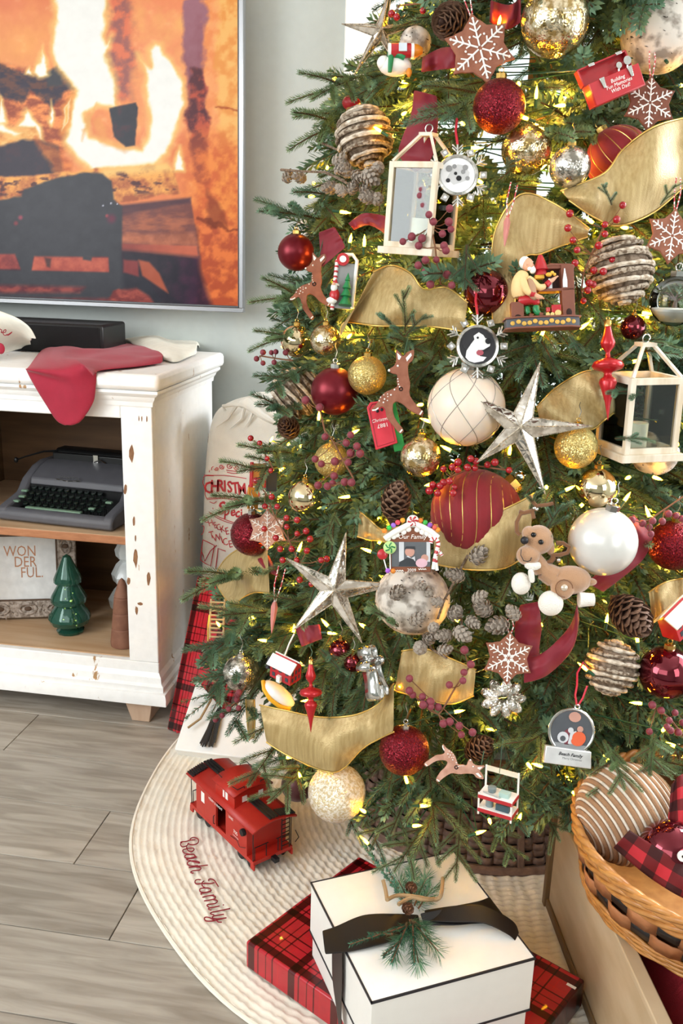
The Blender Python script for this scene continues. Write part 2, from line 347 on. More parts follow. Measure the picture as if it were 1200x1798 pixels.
for x in (XR-.02,-1.7,XL+.15):
    mb=MB(); a=x-.002; s_=[(a-.085,.069),(a,.069),(a-.01,.001),(a-.062,.001)]
    mb.prism(s_,YF+.0,YF+.09); mb.xf(Matrix.Translation((-XR,-YF,0))); obj('leg',mb,mat('raw_foot_wood','c9ad95',rough=.6,color2='bd9f86',scale=5,stretch=(8,8,1),lo=.3,hi=.7),cab,bev=.002)
# paint chips on the visible post (bare wood patches)
chip=mat('bare_wood','9c7452',rough=.7,color2='80583c',scale=60,lo=.35,hi=.65)
mb=MB()
for x,y,w_,h_ in [(231,796,5,17),(220,860,3,10),(238,978,4,18),(261,1015,3.5,14),(244,735,1,5),(249,735,1,5),(258,736,1.2,6),(226,1020,3,7),(246,1060,5,3),(240,1072,3,8),(235,915,2.2,8),(100+138,945,1.5,7)]:
    n_=9; pts=[]
    for i in range(n_):
        a=2*math.pi*i/n_; q=.75+.4*random.random(); pts.append(on_y(x+w_*math.cos(a)*q,y+h_*math.sin(a)*q,YF-.0006))
    c_=sum(pts,Vector())/n_; mb.add([c_]+pts,[(0,i+1,(i+1)%n_+1) for i in range(n_)])
mb.xf(Matrix.Translation((-XR,-YF,0))); obj('paint_chip',mb,chip,cab,kind='stuff')
# ============================================================ television with a fire on screen
TVY,TX0,TX1,TZ0,TZ1=2.70,-2.41,-.735,1.112,2.06
tv=empty('television','wide flat television on the wall playing a log fire','television',loc=(TX1,TVY,TZ0))
silver=mat('tv_silver','9b9da0',rough=.3,metal=.8,var=.02)
silv2=mat('tv_silver_dark','5c5e61',rough=.35,metal=.6,var=.02)
dark=mat('black_plastic','141416',rough=.45,var=.05)
def TB(name,boxes,m,bev=.0015,p=tv,org=(TX1,TVY,TZ0)):
    mb=MB()
    for a,b in boxes: mb.box(a,b)
    mb.xf(Matrix.Translation((-org[0],-org[1],-org[2]))); return obj(name,mb,m,p,bev=bev)
bz=.013
TB('bezel',[((TX0,TVY-.006,TZ0),(TX1,TVY+.02,TZ0+bz)),((TX0,TVY-.006,TZ1-bz),(TX1,TVY+.02,TZ1)),((TX0,TVY-.006,TZ0+bz),(TX0+bz,TVY+.02,TZ1-bz)),((TX1-bz,TVY-.006,TZ0+bz),(TX1,TVY+.02,TZ1-bz))],silver)
TB('inner_rim',[((TX0+bz,TVY-.003,TZ0+bz),(TX1-bz,TVY+.01,TZ0+bz+.006)),((TX1-bz-.004,TVY-.003,TZ0+bz),(TX1-bz,TVY+.01,TZ1-bz))],silv2)
TB('rear_housing',[((TX0+.01,TVY+.02,TZ0+.02),(TX1-.01,TVY+.045,TZ1-.02)),((TX0+.3,TVY+.045,TZ0+.12),(TX1-.3,TVY+.07,TZ1-.2))],dark)
TB('wall_mount',[((-1.7,TVY+.07,1.4),(-1.45,YB,1.8))],dark)
# the picture: colours computed per vertex of a flat grid
def fbm(x,y,s,o=5,seed=0):
    r=np.zeros_like(x); a=1; t=0; rs=np.random.RandomState(seed)
    for k in range(o):
        G=rs.rand(80,80); u=(x/s*(2**k))%79; v=(y/s*(2**k))%79
        i=u.astype(int); j=v.astype(int); fu=u-i; fv=v-j; fu=fu*fu*(3-2*fu); fv=fv*fv*(3-2*fv)
        g=(G[i,j]*(1-fu)+G[i+1,j]*fu)*(1-fv)+(G[i,j+1]*(1-fu)+G[i+1,j+1]*fu)*fv
        r+=a*g; t+=a; a*=.55
    return r/t
def pmask(px,py,poly,soft):
    """signed-distance soft mask of polygon"""
    P=np.array(poly,float); d=np.full(px.shape,1e9); ins=np.zeros(px.shape,bool); n=len(P)
    for i in range(n):
        a=P[i]; b=P[(i+1)%n]; e=b-a; w0=px-a[0]; w1=py-a[1]
        t=np.clip((w0*e[0]+w1*e[1])/(e@e+1e-9),0,1); d=np.minimum(d,(w0-e[0]*t)**2+(w1-e[1]*t)**2)
        c=((a[1]>py)!=(b[1]>py)); xx=(b[0]-a[0])*(py-a[1])/((b[1]-a[1]) if b[1]!=a[1] else 1e-9)+a[0]; ins^=(c&(px<xx))
    d=np.sqrt(d); sd=np.where(ins,d,-d); return np.clip(.5+sd/(2*soft),0,1)
def fire(px,py):
    h=lambda s:np.array([int(s[i:i+2],16)/255 for i in (0,2,4)])
    n1=fbm(px,py,40,6,1); n2=fbm(px,py,14,5,2); n3=fbm(px*.5,py,10,5,3); wx=px+(fbm(px,py,26,4,4)-.5)*26; wy=py+(fbm(px,py,26,4,5)-.5)*26
    img=h('f08a55')[None]*np.ones(px.shape+(3,))
    def mix(m,c): 
        nonlocal img
        img=img*(1-m[...,None])+(c if getattr(c,'ndim',1)>1 else c)*m[...,None]
    def tex(c1,c2,t): t=np.clip(t,0,1)[...,None]; return h(c1)*(1-t)+h(c2)*t
    mix(np.clip((n1-.35)*2.5,0,1),h('ffa25c')); mix(np.clip((n2-.62)*5,0,1)*.5,h('ffc98a'))
    mix(pmask(wx,wy,[(-2000,-900),(60,-900),(60,30),(0,60),(-2000,60)],40)*.5,h('e8785a'))
    mix(pmask(wx,wy,[(-2000,60),(90,40),(80,130),(-2000,120)],40)*.55,h('ffb45e'))
    # back wall stone joints
    mix(pmask(wx,wy,[(185,-900),(240,-900),(235,170),(190,180)],8),tex('a8655c','e87852',(n2-.4)*4)); 
    mix(pmask(wx,wy,[(228,-300),(325,-300),(330,240),(240,240)],14)*.7,tex('ff9a68','ffbf72',(n1-.3)*2))
    mix(pmask(wx,wy,[(318,-900),(362,-900),(362,180),(338,200),(322,90)],5),tex('a8707a','8a4a52',(py/200)+n2-.6))
    mix(pmask(wx,wy,[(338,120),(362,120),(372,330),(345,320),(330,200)],4),tex('5e2a32','c05038',(n2-.4)*4))
    mix(pmask(wx,wy,[(361,-900),(600,-900),(600,600),(368,600),(366,200)],3),tex('f7a150','ffbe6a',(n2-.35)*4))
    mix(pmask(wx,py,[(361,-900),(380,-900),(382,600),(366,600)],5)*.5,h('ff8f62'))
    mix(pmask(px,wy,[(378,188),(600,190),(600,193),(378,192)],1.2)*.7,h('a03c18'))
    mix(pmask(wx,wy,[(368,240),(600,300),(600,560),(300,560),(335,250)],30)*.8,tex('d9622f','f58838',(n2-.35)*3.5))
    mix(pmask(wx,wy,[(345,385),(600,420),(600,560),(330,560)],20)*.6,tex('a84530','e26a3a',(n2-.4)*4))
    mix(pmask(wx,wy,[(366,330),(380,350),(400,400),(372,400)],4)*.7,h('8a3a20')); mix(pmask(px,wy,[(345,385),(370,388),(400,402),(600,410),(600,414),(395,407),(345,390)],1.5)*.6,h('6a2412'))
    # lower dark floor
    mix(pmask(px,py,[(-2000,370),(300,370),(345,400),(350,470),(380,560),(-2000,560)],6),tex('3a2030','5a2c38',(n2-.4)*3))
    # glowing back between logs on the left
    mix(pmask(wx,py,[(-2000,110),(-10,108),(45,120),(90,120),(140,170),(130,260),(60,290),(-2000,280)],5),tex('a24a2c','ff9850',(n3-.35)*3.5))
    # logs
    mix(pmask(wx,wy,[(-2000,95),(0,108),(25,118),(50,130),(70,135),(95,118),(128,150),(110,170),(90,185),(60,160),(40,185),(0,170),(-2000,150)],3),tex('33283a','6b4034',(n3-.42)*5))
    mix(pmask(px,py,[(80,128),(94,120),(108,132),(110,150),(84,152)],3),h('3a3a40'))
    # flame tongues
    def flame(poly,s1=7,s2=3,inner='fffdf4',mid='ffd27a',amt=1):
        m=pmask(wx*.6+px*.4,wy*.3+py*.7,poly,s1); mix(np.clip(m*1.3,0,1)*amt,h(mid)); mix(np.clip((m-.55)*4,0,1)*amt,h('ffefc0')); mix(np.clip((m-.72)*5,0,1)*amt,h(inner))
    flame([(96,-900),(205,-900),(190,30),(180,60),(185,75),(196,60),(190,95),(197,120),(204,150),(206,190),(170,185),(150,200),(160,240),(205,255),(250,262),(262,240),(262,190),(256,150),(255,130),(238,95),(250,110),(262,118),(256,90),(268,76),(284,80),(286,95),(302,105),(312,130),(324,150),(325,180),(318,215),(310,235),(296,270),(270,290),(225,296),(160,302),(132,280),(115,250),(122,220),(128,180),(132,160),(118,142),(98,122),(90,100),(94,60)],9)
    flame([(62,128),(68,100),(73,82),(78,110),(84,132),(70,138)],5); flame([(46,130),(54,118),(62,134)],4)
    flame([(-2000,200),(0,205),(15,222),(45,232),(30,240),(0,232),(-2000,232)],8); flame([(30,222),(48,190),(58,210),(72,222),(80,250),(70,245),(60,225),(45,225)],6)
    flame([(85,215),(90,175),(95,200),(92,225)],4); flame([(110,235),(112,190),(128,165),(122,215)],6,mid='f59a40',inner='ffc060')
    flame([(305,300),(312,275),(318,255),(322,280),(326,300)],5); flame([(0,160),(4,190),(12,215),(-8,220)],5); 
    mix(pmask(px,wy,[(-2000,228),(20,236),(60,228),(70,245),(40,260),(-2000,262)],6)*.9,tex('f7a04a','ffd280',(n3-.35)*3))
    mix(pmask(wx,py,[(152,215),(162,190),(166,180),(160,220),(148,248)],3)*.8,h('f2b060'))
    mix(pmask(wx,py,[(166,215),(180,250),(220,268),(232,262),(195,245),(178,205)],4)*.6,h('f6a85a'))
    # dark log behind flames, second left log
    mix(pmask(wx*.3+px*.7,py,[(192,190),(238,180),(242,190),(238,255),(222,258),(200,240)],1.5),tex('35363e','553038',(n2-.5)*3))
    mix(pmask(wx*.4+px*.6,wy*.4+py*.6,[(-2000,262),(0,256),(40,246),(75,248),(105,258),(112,300),(100,306),(0,312),(-2000,312)],3),tex('3a3440','46303a',(n2-.5)*3))
    mix(pmask(wx,wy,[(60,245),(75,248),(108,262),(132,300),(100,308)],5)*.7,tex('c05a28','f58a3c',(n3-.35)*3))
    # birch log across
    mix(pmask(px,wy*.4+py*.6,[(-2000,312),(0,311),(80,308),(120,300),(180,298),(240,292),(292,285),(306,300),(316,338),(250,350),(200,356),(-2000,352)],2),tex('b46240','ffb25a',(n2-.3)*2.5+.5-(py-300)/60))
    mix(pmask(px,py,[(180,296),(295,284),(305,300),(180,310)],6)*.6,h('ffdc8a'))
    mix(np.clip((fbm(px*.6,py*1.3,12,4,9)-.56)*9,0,1)*pmask(px,py,[(-40,318),(170,305),(300,300),(312,335),(200,345),(-40,345)],4)*.85,h('4c2c34'))
    # split log right
    mix(pmask(px,py,[(212,362),(335,348),(352,455),(212,440)],1.5),tex('7e4a44','b4684c',(fbm(px*.5,py*1.4,14,4,11)-.35)*3))
    mix(pmask(px,py,[(214,412),(342,408),(346,432),(214,425)],4)*.7,tex('b0664a','d07c58',(n2-.4)*3)); mix(pmask(px,py,[(212,428),(346,432),(348,450),(212,440)],1.5)*.8,tex('a04840','dd7050',(px-230)/100))
    mix(pmask(px,py,[(212,360),(335,347),(334,356),(212,378)],3)*.8,h('4e3440'))
    # iron and black cavity, grey wash of room reflection put into the colour
    iron='3e3f45'
    mix(pmask(px,wy*.3+py*.7,[(-2000,358),(0,352),(38,345),(42,332),(75,322),(105,312),(140,303),(180,306),(196,318),(200,350),(215,362),(214,440),(190,452),(-2000,450)],2),h(iron))
    mix(pmask(px,py,[(-2000,446),(26,446),(38,473),(-2000,474)],2),tex('8a3c3c','b85548',(n2-.4)*3)); mix(pmask(px,py,[(60,450),(192,452),(194,480),(54,476)],2),tex('b05044','c8624c',(n2-.4)*3))
    mix(pmask(px,py,[(78,452),(90,454),(88,470),(82,468)],2)*.8,h('3a2c30')); mix(pmask(px,py,[(145,449),(162,451),(160,458),(146,456)],1.5),h(iron))
    mix(pmask(px,py,[(26,440),(60,440),(55,478),(38,478)],1.5),h(iron)); mix(pmask(px,py,[(190,440),(214,440),(216,520),(194,520)],1.5),h(iron))
    mix(pmask(px,py,[(-2000,474),(0,474),(190,478),(245,482),(265,500),(285,530),(-2000,505)],2),h(iron))
    mix(pmask(px,py,[(-2000,500),(0,500),(150,504),(140,514),(-2000,520)],4)*.9,tex('6a2c34','a84c44',(n3-.35)*4))
    mix(pmask(px,wy,[(200,512),(240,506),(262,520),(272,535),(190,530)],3),tex('7a3434','b05548',(n3-.4)*4)); mix(pmask(px,py,[(-2000,518),(190,524),(190,540),(-2000,536)],4)*.8,tex('6a2c34','983e3c',(n3-.35)*4))
    mix(pmask(px,py,[(216,455),(265,458),(275,475),(262,480),(300,510),(285,520),(245,490),(216,480)],2)*.0,h(iron))
    mix(pmask(px,py,[(214,440),(300,448),(350,452),(345,560),(216,560)],6)*.85,tex('2c2c36','4a2440',(px-300)/60+n2-.5))
    mix(pmask(px,py,[(217,456),(243,458),(244,486),(217,478)],2),h('8a3c3c')); mix(pmask(px,py,[(243,456),(262,460),(280,480),(296,515),(285,508),(250,484)],2),h('b0583f'))
    mix(pmask(px,py,[(200,512),(240,506),(262,520),(272,535),(190,530)],3),tex('7a3434','b05548',(n3-.4)*4))
    for q in [(188,379,3,'b04a50'),(196,384,8,'6a3044'),(36,382,4,'a04858'),(28,392,4,'8a4048'),(181,361,1.5,'d8d8e8'),(195,357,1.5,'f0f0ff'),(206,358,1.3,'e0e0f0')]:
        mix(np.clip(1.4-np.hypot(px-q[0],py-q[1])/q[2],0,1),h(q[3]))
    return np.clip(img+(n2[...,None]-.5)*.05,0,1)
nx_,nz_=420,300
ax=np.concatenate([np.linspace(TX0+bz+.001,-1.62,60,endpoint=False),np.linspace(-1.62,TX1-bz-.004,300)]); az=np.linspace(TZ0+bz+.006,TZ1-bz,330)
GX,GZ=np.meshgrid(ax,az); R_=np.array([list(RT),list(DN),list(FW)]); Q=np.stack([GX,np.full_like(GX,TVY),GZ-H],-1)@R_.T
ppx=600+F*Q[...,0]/Q[...,2]; ppy=899+F*Q[...,1]/Q[...,2]
col=fire(ppx,ppy)
nx_,nz_=len(ax),len(az); V=np.stack([GX-TX1,np.full_like(GX,-.0),GZ-TZ0],-1).reshape(-1,3)
I=np.arange(nx_*nz_).reshape(nz_,nx_); Fq=np.stack([I[:-1,:-1],I[:-1,1:],I[1:,1:],I[1:,:-1]],-1).reshape(-1,4)
me=bpy.data.meshes.new('screen'); me.vertices.add(len(V)); me.vertices.foreach_set('co',V.astype(np.float32).ravel()); me.loops.add(Fq.size); me.loops.foreach_set('vertex_index',Fq.astype(np.int32).ravel())
me.polygons.add(len(Fq)); me.polygons.foreach_set('loop_start',np.arange(0,Fq.size,4,dtype=np.int32)); me.update(); me.validate()
ca=me.color_attributes.new('fire','FLOAT_COLOR','POINT'); lin=np.where(col>.04045,((col+.055)/1.055)**2.4,col/12.92)
ca.data.foreach_set('color',np.concatenate([lin.reshape(-1,3),np.ones((lin.size//3,1))],1).astype(np.float32).ravel())
sm=bpy.data.materials.new('screen_picture'); sm.use_nodes=True; nt=sm.node_tree; b=nt.nodes['Principled BSDF']; at=nt.nodes.new('ShaderNodeAttribute'); at.attribute_name='fire'
nt.links.new(at.outputs['Color'],b.inputs['Emission Color']); b.inputs['Emission Strength'].default_value=.93; b.inputs['Base Color'].default_value=(.004,.004,.004,1); b.inputs['Roughness'].default_value=.25; b.inputs['Specular IOR Level'].default_value=.12
me.materials.append(sm); so=bpy.data.objects.new('screen',me); COL.objects.link(so); so.parent=tv
# ============================================================ soundbar
sb=empty('soundbar','long black soundbar on the cabinet top below the television','soundbar',loc=(-1.9,2.55,.987))
org=(-1.9,2.55,.987)
TB('body',[((-2.2,2.535,.987),(-1.108,2.71,1.071))],dark,.008,sb,org); TB('grille',[((-2.19,2.531,.992),(-1.118,2.536,1.064))],mat('grille_fabric','1b1c1e',rough=.9,bump=.6,bscale=2500),.0,sb,org)
# ============================================================ ornament materials
goldcap=mat('gold_cap','c9a45c',rough=.25,metal=1,var=.05); silcap=mat('silver_cap','d0d0cc',rough=.2,metal=1,var=.05)
M_={'redglit':glitter('red_glitter','8c1e2a','380810'),'goldglit':glitter('gold_glitter','e2cf8c','9a7c34'),
'redmatte':mat('red_satin','6c1420',rough=.33,metal=.55,var=.05),'redgloss':mat('burgundy_mirror','6e1424',rough=.06,metal=.85,var=.05,coat=.6),
'champ':mat('champagne_mirror','ecd9b0',rough=.06,metal=1,var=.04),'mercury':crackle('mercury_glass','f0e2c2','a88f5c'),'silvcrack':crackle('silver_crackle','efeae0','8e8a80',rough=.2),
'pearl':mat('pearl_white','d6d5d0',rough=.28,metal=.15,var=.03,coat=.4),'brownball':mat('brown_satin','4d2a2c',rough=.4,metal=.3),
'clear':mat('clear_glass','f6f4ee',rough=.03,trans=.85,metal=.0,ior=1.3,var=0),'seeded':crackle('seeded_glass','fbf3e2','d9c49a',scale=420,rough=.2,metal=.35,amt=.6),
'birch':mat('birch_bark','8f857a',rough=.85,color2='d8d0c5',scale=45,lo=.38,hi=.55,bump=.5,bscale=60)}
twine=mat('jute_twine','a58862',rough=.9,bump=.4,bscale=900); gcord=mat('gold_cord','d9b766',rough=.35,metal=.7); wirem=mat('wire_hook','8a8a84',rough=.3,metal=.9); greenw=mat('green_wire','3c5a40',rough=.5)
bakers=mat('bakers_twine','c23a44',rough=.7,color2='f2ece6',scale=260,lo=.48,hi=.52)
def capmb(r,z,m=0,w=.2,h=.2):
    mb=MB(); cw=max(4,r*w); ch=max(5,r*h)
    mb.lathe([(.01,z-ch*.15),(cw,z-ch*.15),(cw,z+ch*.75),(cw*.85,z+ch*.85),(.01,z+ch*.85)],14,rip=lambda a,j:1+.05*math.cos(7*a)); 
    mb.tube([(cw*.45*math.cos(a),0,z+ch*.9+cw*.45+cw*.45*math.sin(a)) for a in [i*math.pi/5 for i in range(10)]],max(.7,cw*.1),5,closed=True); return mb
def hang(t,z,L=26,m=None,r=.7,wob=3):
    mb=MB(); mb.tube([(0,0,z),(wob,2,z+L*.4),(-wob*.5,8,z+L*.8),(0,14,z+L)],r,5); t.part('hanger',mb,m or wirem)
def ball(label,px,py,r,m,k=1.02,group=None,cap='g',tilt=0,name='bauble',occ=1,flat=1,pitch=0,h=1):
    t=Th(name,label,'ornament',px,py,k,tilt,group,occ=r*.92 if occ else 0,up=True,pitch=pitch)
    mb=MB(); mb.sphere((0,0,0),r,40,20,sz=flat); t.part('globe',mb,M_[m] if isinstance(m,str) else m,smooth=80)
    if cap: t.part('cap',capmb(r,r*flat),goldcap if cap=='g' else silcap)
    if cap and h: hang(t,r*flat+r*.4,24)
    return t
G=lambda s:s
ball('large red glitter ball hanging high beside the snowflake cookie',877,187,46,'redglit',group='red glitter baubles')
ball('red glitter ball low on the tree above the lying deer cookie',710,1317,44,'redglit',group='red glitter baubles',cap='s')
ball('red glitter ball on the left edge in front of the cloth sack',443,938,38,'redglit',group='red glitter baubles',cap='s')
ball('dark red glitter ball at the right edge beside the white pearl ball',1183,957,44,'redglit',group='red glitter baubles',k=.97)
ball('satin burgundy ball on the left outline above the fawn cookie',520,443,32,'redmatte',group='satin red baubles')
ball('satin red ball left of the gold glitter ball',588,687,42,'redmatte',group='satin red baubles',cap='s')
ball('glossy burgundy ball behind the red ribbon left of the carved santa',855,515,41,'redgloss',group='glossy burgundy baubles',k=.99)
ball('glossy burgundy ball at the lower right beside the bark ball',1170,1181,47,'redgloss',group='glossy burgundy baubles')
ball('small burgundy ball deep in the branches under the left mirror star',598,1143,21,'redgloss',group='glossy burgundy baubles',k=.93,occ=0)
ball('small burgundy ball beside the red drop finial under the left star',620,1163,17,'redgloss',group='glossy burgundy baubles',k=.93,occ=0)
ball('gold glitter ball beside the standing fawn cookie',645,659,34,'goldglit',group='gold glitter baubles')
ball('gold glitter ball behind frosted berries at left',583,808,31,'goldglit',group='gold glitter baubles',k=.98)
ball('gold glitter ball under the right tip of the large mirror star',1012,785,38,'goldglit',group='gold glitter baubles')
ball('crackled silver glass ball with gold cap below the red toolbox',1001,293,36,'silvcrack',group='mercury glass baubles',h=1)
ball('mercury glass ball below the red tag, mottled gold and silver',739,802,36,'mercury',group='mercury glass baubles')
ball('mottled mercury glass ball touching the shiny gold ball at left',572,597,27,'mercury',group='mercury glass baubles')
ball('large embossed champagne glass ball at the top of the picture',975,38,59,'mercury',group='mercury glass baubles',cap=None)
ball('pale mercury glass ball tucked behind the photo snowflake, upper right',925,262,44,'mercury',k=.9,occ=0,group='mercury glass baubles',cap=None)
ball('small shiny gold ball on the left outline',521,599,28,'champ',group='shiny champagne baubles')
ball('shiny champagne ball beside the red berries above the left star',536,873,30,'champ',group='shiny champagne baubles')
ball('shiny champagne ball directly above the white pearl ball',1048,857,36,'champ',group='shiny champagne baubles',k=1.0)
ball('large white pearl ball with silver cap beside the plush reindeer',1059,951,60,'pearl',cap='s',tilt=9,k=1.06)
ball('shiny silver glass ball low on the left by the white gift',424,1181,32,'silvcrack',group='mercury glass baubles',cap='s')
ball('glowing seeded glass ball hanging lowest beside the tree collar',592,1392,51,'seeded',k=.99,cap='s')
ball('dark brown satin ball under the lowest gold ribbon',523,1378,29,'brownball',k=.9,occ=0)
ball('cream ball peeking out behind the satin burgundy ball',540,412,26,'pearl',k=.92,occ=0,cap=None)
ball('small glossy ball with gold cap below the bark twist ball',1112,575,22,'redgloss',k=.95,occ=0,group='glossy burgundy baubles')
# white ball with silver lattice
t=Th('lattice_bauble','large glowing white ball with silver diamond lattice','ornament',819,715,1.0,occ=66,up=True)
r=68; mb=MB(); mb.sphere((0,0,0),r,48,24); t.part('globe',mb,mat('frosted_white','e6d6c4',rough=.35,var=.02,sub=.2),smooth=80)
mb=MB()
for s in (1,-1):
    for i in range(7):
        a0=2*math.pi*i/7; mb.tube([((r+.2)*math.sin(th)*math.cos(a0+s*(th-.2)*.75),(r+.2)*math.sin(th)*math.sin(a0+s*(th-.2)*.75),(r+.2)*math.cos(th)) for th in [.15+2.85*j/24 for j in range(25)]],.55,4,cap=False)
t.part('lattice',mb,mat('silver_thread','9a948c',rough=.4,metal=.8)); t.part('cap',capmb(r,r),silcap)
# pleated velvet balls
def velvet(label,px,py,r,tilt,k=.98,tw=1.2,n=12,occ=.7):
    t=Th('pleated_bauble',label,'ornament',px,py,k,tilt,'pleated red velvet baubles',occ=r*occ)
    mb=MB(); vs=[]; NU,NV=96,20
    for i in range(NU):
        for j in range(NV+1):
            th=math.pi*j/NV; a=2*math.pi*i/NU+tw*(th-1.57)*.6; q=r*(1-.03*abs(math.cos(n*math.pi*i/NU))**6*math.sin(th))
            vs.append((q*math.sin(th)*math.cos(a)+1e-4*i,q*math.sin(th)*math.sin(a),q*math.cos(th)*.95))
    mb.add(vs,[(i*(NV+1)+j,i*(NV+1)+j+1,((i+1)%NU)*(NV+1)+j+1,((i+1)%NU)*(NV+1)+j) for i in range(NU) for j in range(NV)])
    t.part('globe',mb,mat('red_velvet','7c0d18',rough=.7,sheen=.15,bump=.3,bscale=900),smooth=80)
    mb=MB()
    for i in range(n):
        mb.tube([(r*.972*math.sin(th)*math.cos(2*math.pi*i/n+tw*(th-1.57)*.6),r*.972*math.sin(th)*math.sin(2*math.pi*i/n+tw*(th-1.57)*.6),r*.972*math.cos(th)*.95) for th in [.1+2.94*j/20 for j in range(21)]],.9,5,cap=False)
    t.part('gold_piping',mb,gcord); t.part('cap',capmb(r,r*.93),goldcap)
velvet('big pleated red velvet ball with gold piping above the wide gold ribbon',838,905,84,48,tw=1.8,k=.93,n=14)
velvet('pleated red velvet ball behind the gold ribbon, upper right',1085,277,56,-30,tw=.3,n=14,k=.88)
# bark and wood slice balls
def bark(label,px,py,r,tilt=0,k=.98,n=11,dark='8a7460',light='e2d6c4',occ=.85,rx=1):
    t=Th('bark_bauble',label,'ornament',px,py,k,tilt,'bark strip baubles',occ=r*occ)
    mb=MB(); mb.sphere((0,0,0),r*.9,24,12); t.part('core',mb,mat('bark_core','5d4c3c',rough=.9,color2='8b7a68',scale=120,bump=.8,bscale=200),smooth=80)
    rs=random.Random(int(px)); 
    for j in range(n):
        th=math.pi*(j+.6)/(n+.2); zc=r*math.cos(th); R=r*math.sin(th)*.97; w=r*.085; mb=MB(); c1=rs.uniform(-.12,.12); c2=rs.uniform(0,6)
        mb.tube([((R+rs.uniform(-.6,.6))*math.cos(a),(R+rs.uniform(-.6,.6))*math.sin(a),zc+c1*R*math.cos(a+c2)+rs.uniform(-.5,.5)) for a in [2*math.pi*i/26 for i in range(26)]],[w*rs.uniform(.75,1.15) for i in range(26)],6,closed=True)
        t.part('bark_strip',mb,mat('strip_light',light,rough=.7,color2='a08c74',scale=90,lo=.4,hi=.62,bump=.5,bscale=300) if j%2==0 else mat('strip_frosted','b9ab98',rough=.85,color2='6e5c4a',scale=160,lo=.42,hi=.58,bump=.9,bscale=500))
    return t
bark('bark strip ball at the upper left above the white cones',640,240,50,-12)
bark('wood shaving ball right of the carved santa',1090,475,56,-8,n=13)
bark('twig ball on the left outline below the shiny gold ball',522,690,44,50,k=.93)
bark('bark strip ball at the lower right behind green tips',1076,1172,46,12)
def birchball(label,px,py,r,k=.97,occ=.8):
    t=Th('birch_bauble',label,'ornament',px,py,k,8,'birch bark baubles',occ=r*occ)
    mb=MB(); mb.sphere((0,0,0),r,32,16,sz=.95); t.part('globe',mb,M_['birch'],smooth=80)
    rs=random.Random(int(px)); mb=MB()
    for i in range(80):
        a=rs.uniform(0,6.28); th=rs.uniform(.3,2.8); L=rs.uniform(.03,.14); p=[]
        for q in (0,.5,1): p.append((r*1.0*math.sin(th+q*L*.3)*math.cos(a+q*L),r*math.sin(th+q*L*.3)*math.sin(a+q*L),r*.95*math.cos(th+q*L*.3)))
        mb.tube(p,[.3,rs.uniform(.7,1.5),.3],4)
    t.part('bark_marks',mb,mat('bark_mark','4a4038',rough=.9)); return t
birchball('large birch bark ball under the gingerbread house frame',725,1052,66,k=.96)
birchball('birch bark ball in the top right corner by the window',1158,62,66,k=.95)
birchball('birch bark ball hanging under the right lantern',1150,795,42,k=.93)
birchball('frosted white ball behind the penguin at the top left',730,75,28,k=.93,occ=0)
# clear snow scene ball
t=Th('snow_scene_bauble','clear glass ball holding a snowy scene of a bare tree','ornament',1186,528,1.03,occ=38,up=True)
mb=MB(); mb.sphere((0,0,0),44,32,16); t.part('globe',mb,thinglass('thin_glass'),smooth=80)
mb=MB(); mb.lathe([(.1,-38),(22,-36),(38,-18),(38,-14),(.1,-12)],24); t.part('snow',mb,whitep)
mb=MB(); mb.tube([(0,0,-14),(1,0,0),(0,0,8)],[5,3,1.5],6)
for i in range(9):
    a=i*.7; mb.tube([(0,0,-4+i),(10*math.cos(a),5*math.sin(a),4+i),(20*math.cos(a),9*math.sin(a),12+i*.6)],[1.5,1,.4],4)
t.part('bare_tree',mb,mat('dark_trunk','5e4f48',rough=.8)); t.part('cap',capmb(44,42,w=.3,h=.25),silcap); hang(t,56,30)
# crystal ornament of clear wire loops
t=Th('crystal_bauble','clear sparkling crystal petal ornament beneath the iced cookie','ornament',884,1226,1.02,occ=40)
mb=MB()
for i in range(9):
    a=i*2*math.pi/9; c=(22*math.cos(a)*1.1,4*math.sin(3*a),20*math.sin(a)); q=MB(); q.sphere((0,0,0),13,10,6,sx=1.3,sy=.5,sz=.75); mb.merge(q,Matrix.Translation(c)@Matrix.Rotation(-a,4,'Y'))
t.part('petal',mb,crackle('crystal','f6f1e6','9b9484',scale=120,rough=.05,metal=.75,amt=.8),smooth=20)
# ------------------------------------------------------------ mirror stars
mirror=crackle('antique_mirror','e8e4dc','b2aba0',scale=90,rough=.12,metal=.95,amt=.25); leadm=mat('star_edging','8b8072',rough=.5,metal=.6,color2='c8bda8',scale=300)
def star(label,c,tips,k=1.08,dep=13,inner=.24):
    t=Th('mirror_star',label,'ornament',c[0],c[1],k,group='antique mirror stars')
    for a in tips: OCC.append(((c[0]+a[0])/2,(c[1]+a[1])/2,16,t.t))
    OCC.append((c[0],c[1],26,t.t))
    P=[Vector((x-c[0],0,c[1]-y)) for x,y in tips]; n=5
    I=[]
    for i in range(n):
        m=(P[i].normalized()+P[(i+1)%n].normalized()).normalized(); I.append(m*inner*(P[i].length+P[(i+1)%n].length)/2)
    mb=MB(); vs=[(0,-dep,0),(0,dep,0)]+[tuple(p) for p in P]+[tuple(p) for p in I]; fs=[]
    for i in range(n):
        a=2+i; b=7+i; cc=7+(i-1)%n
        for f in ((0,a,b),(0,cc,a),(1,b,a),(1,a,cc)): fs.append(f)
    mb.add(vs,fs); t.part('mirror_facets',mb,mirror,smooth=0)
    mb=MB()
    for i in range(n):
        mb.tube([(0,-dep,0),tuple(P[i])],[1.5,.8],5)
        mb.tube([tuple(I[i]),tuple(P[i])],[1.3,.8],5); mb.tube([tuple(I[i-1]),tuple(P[i])],[1.3,.8],5); mb.tube([(0,-dep,0),tuple(I[i])],[1.1,1.1],5)
    t.part('edging',mb,leadm)
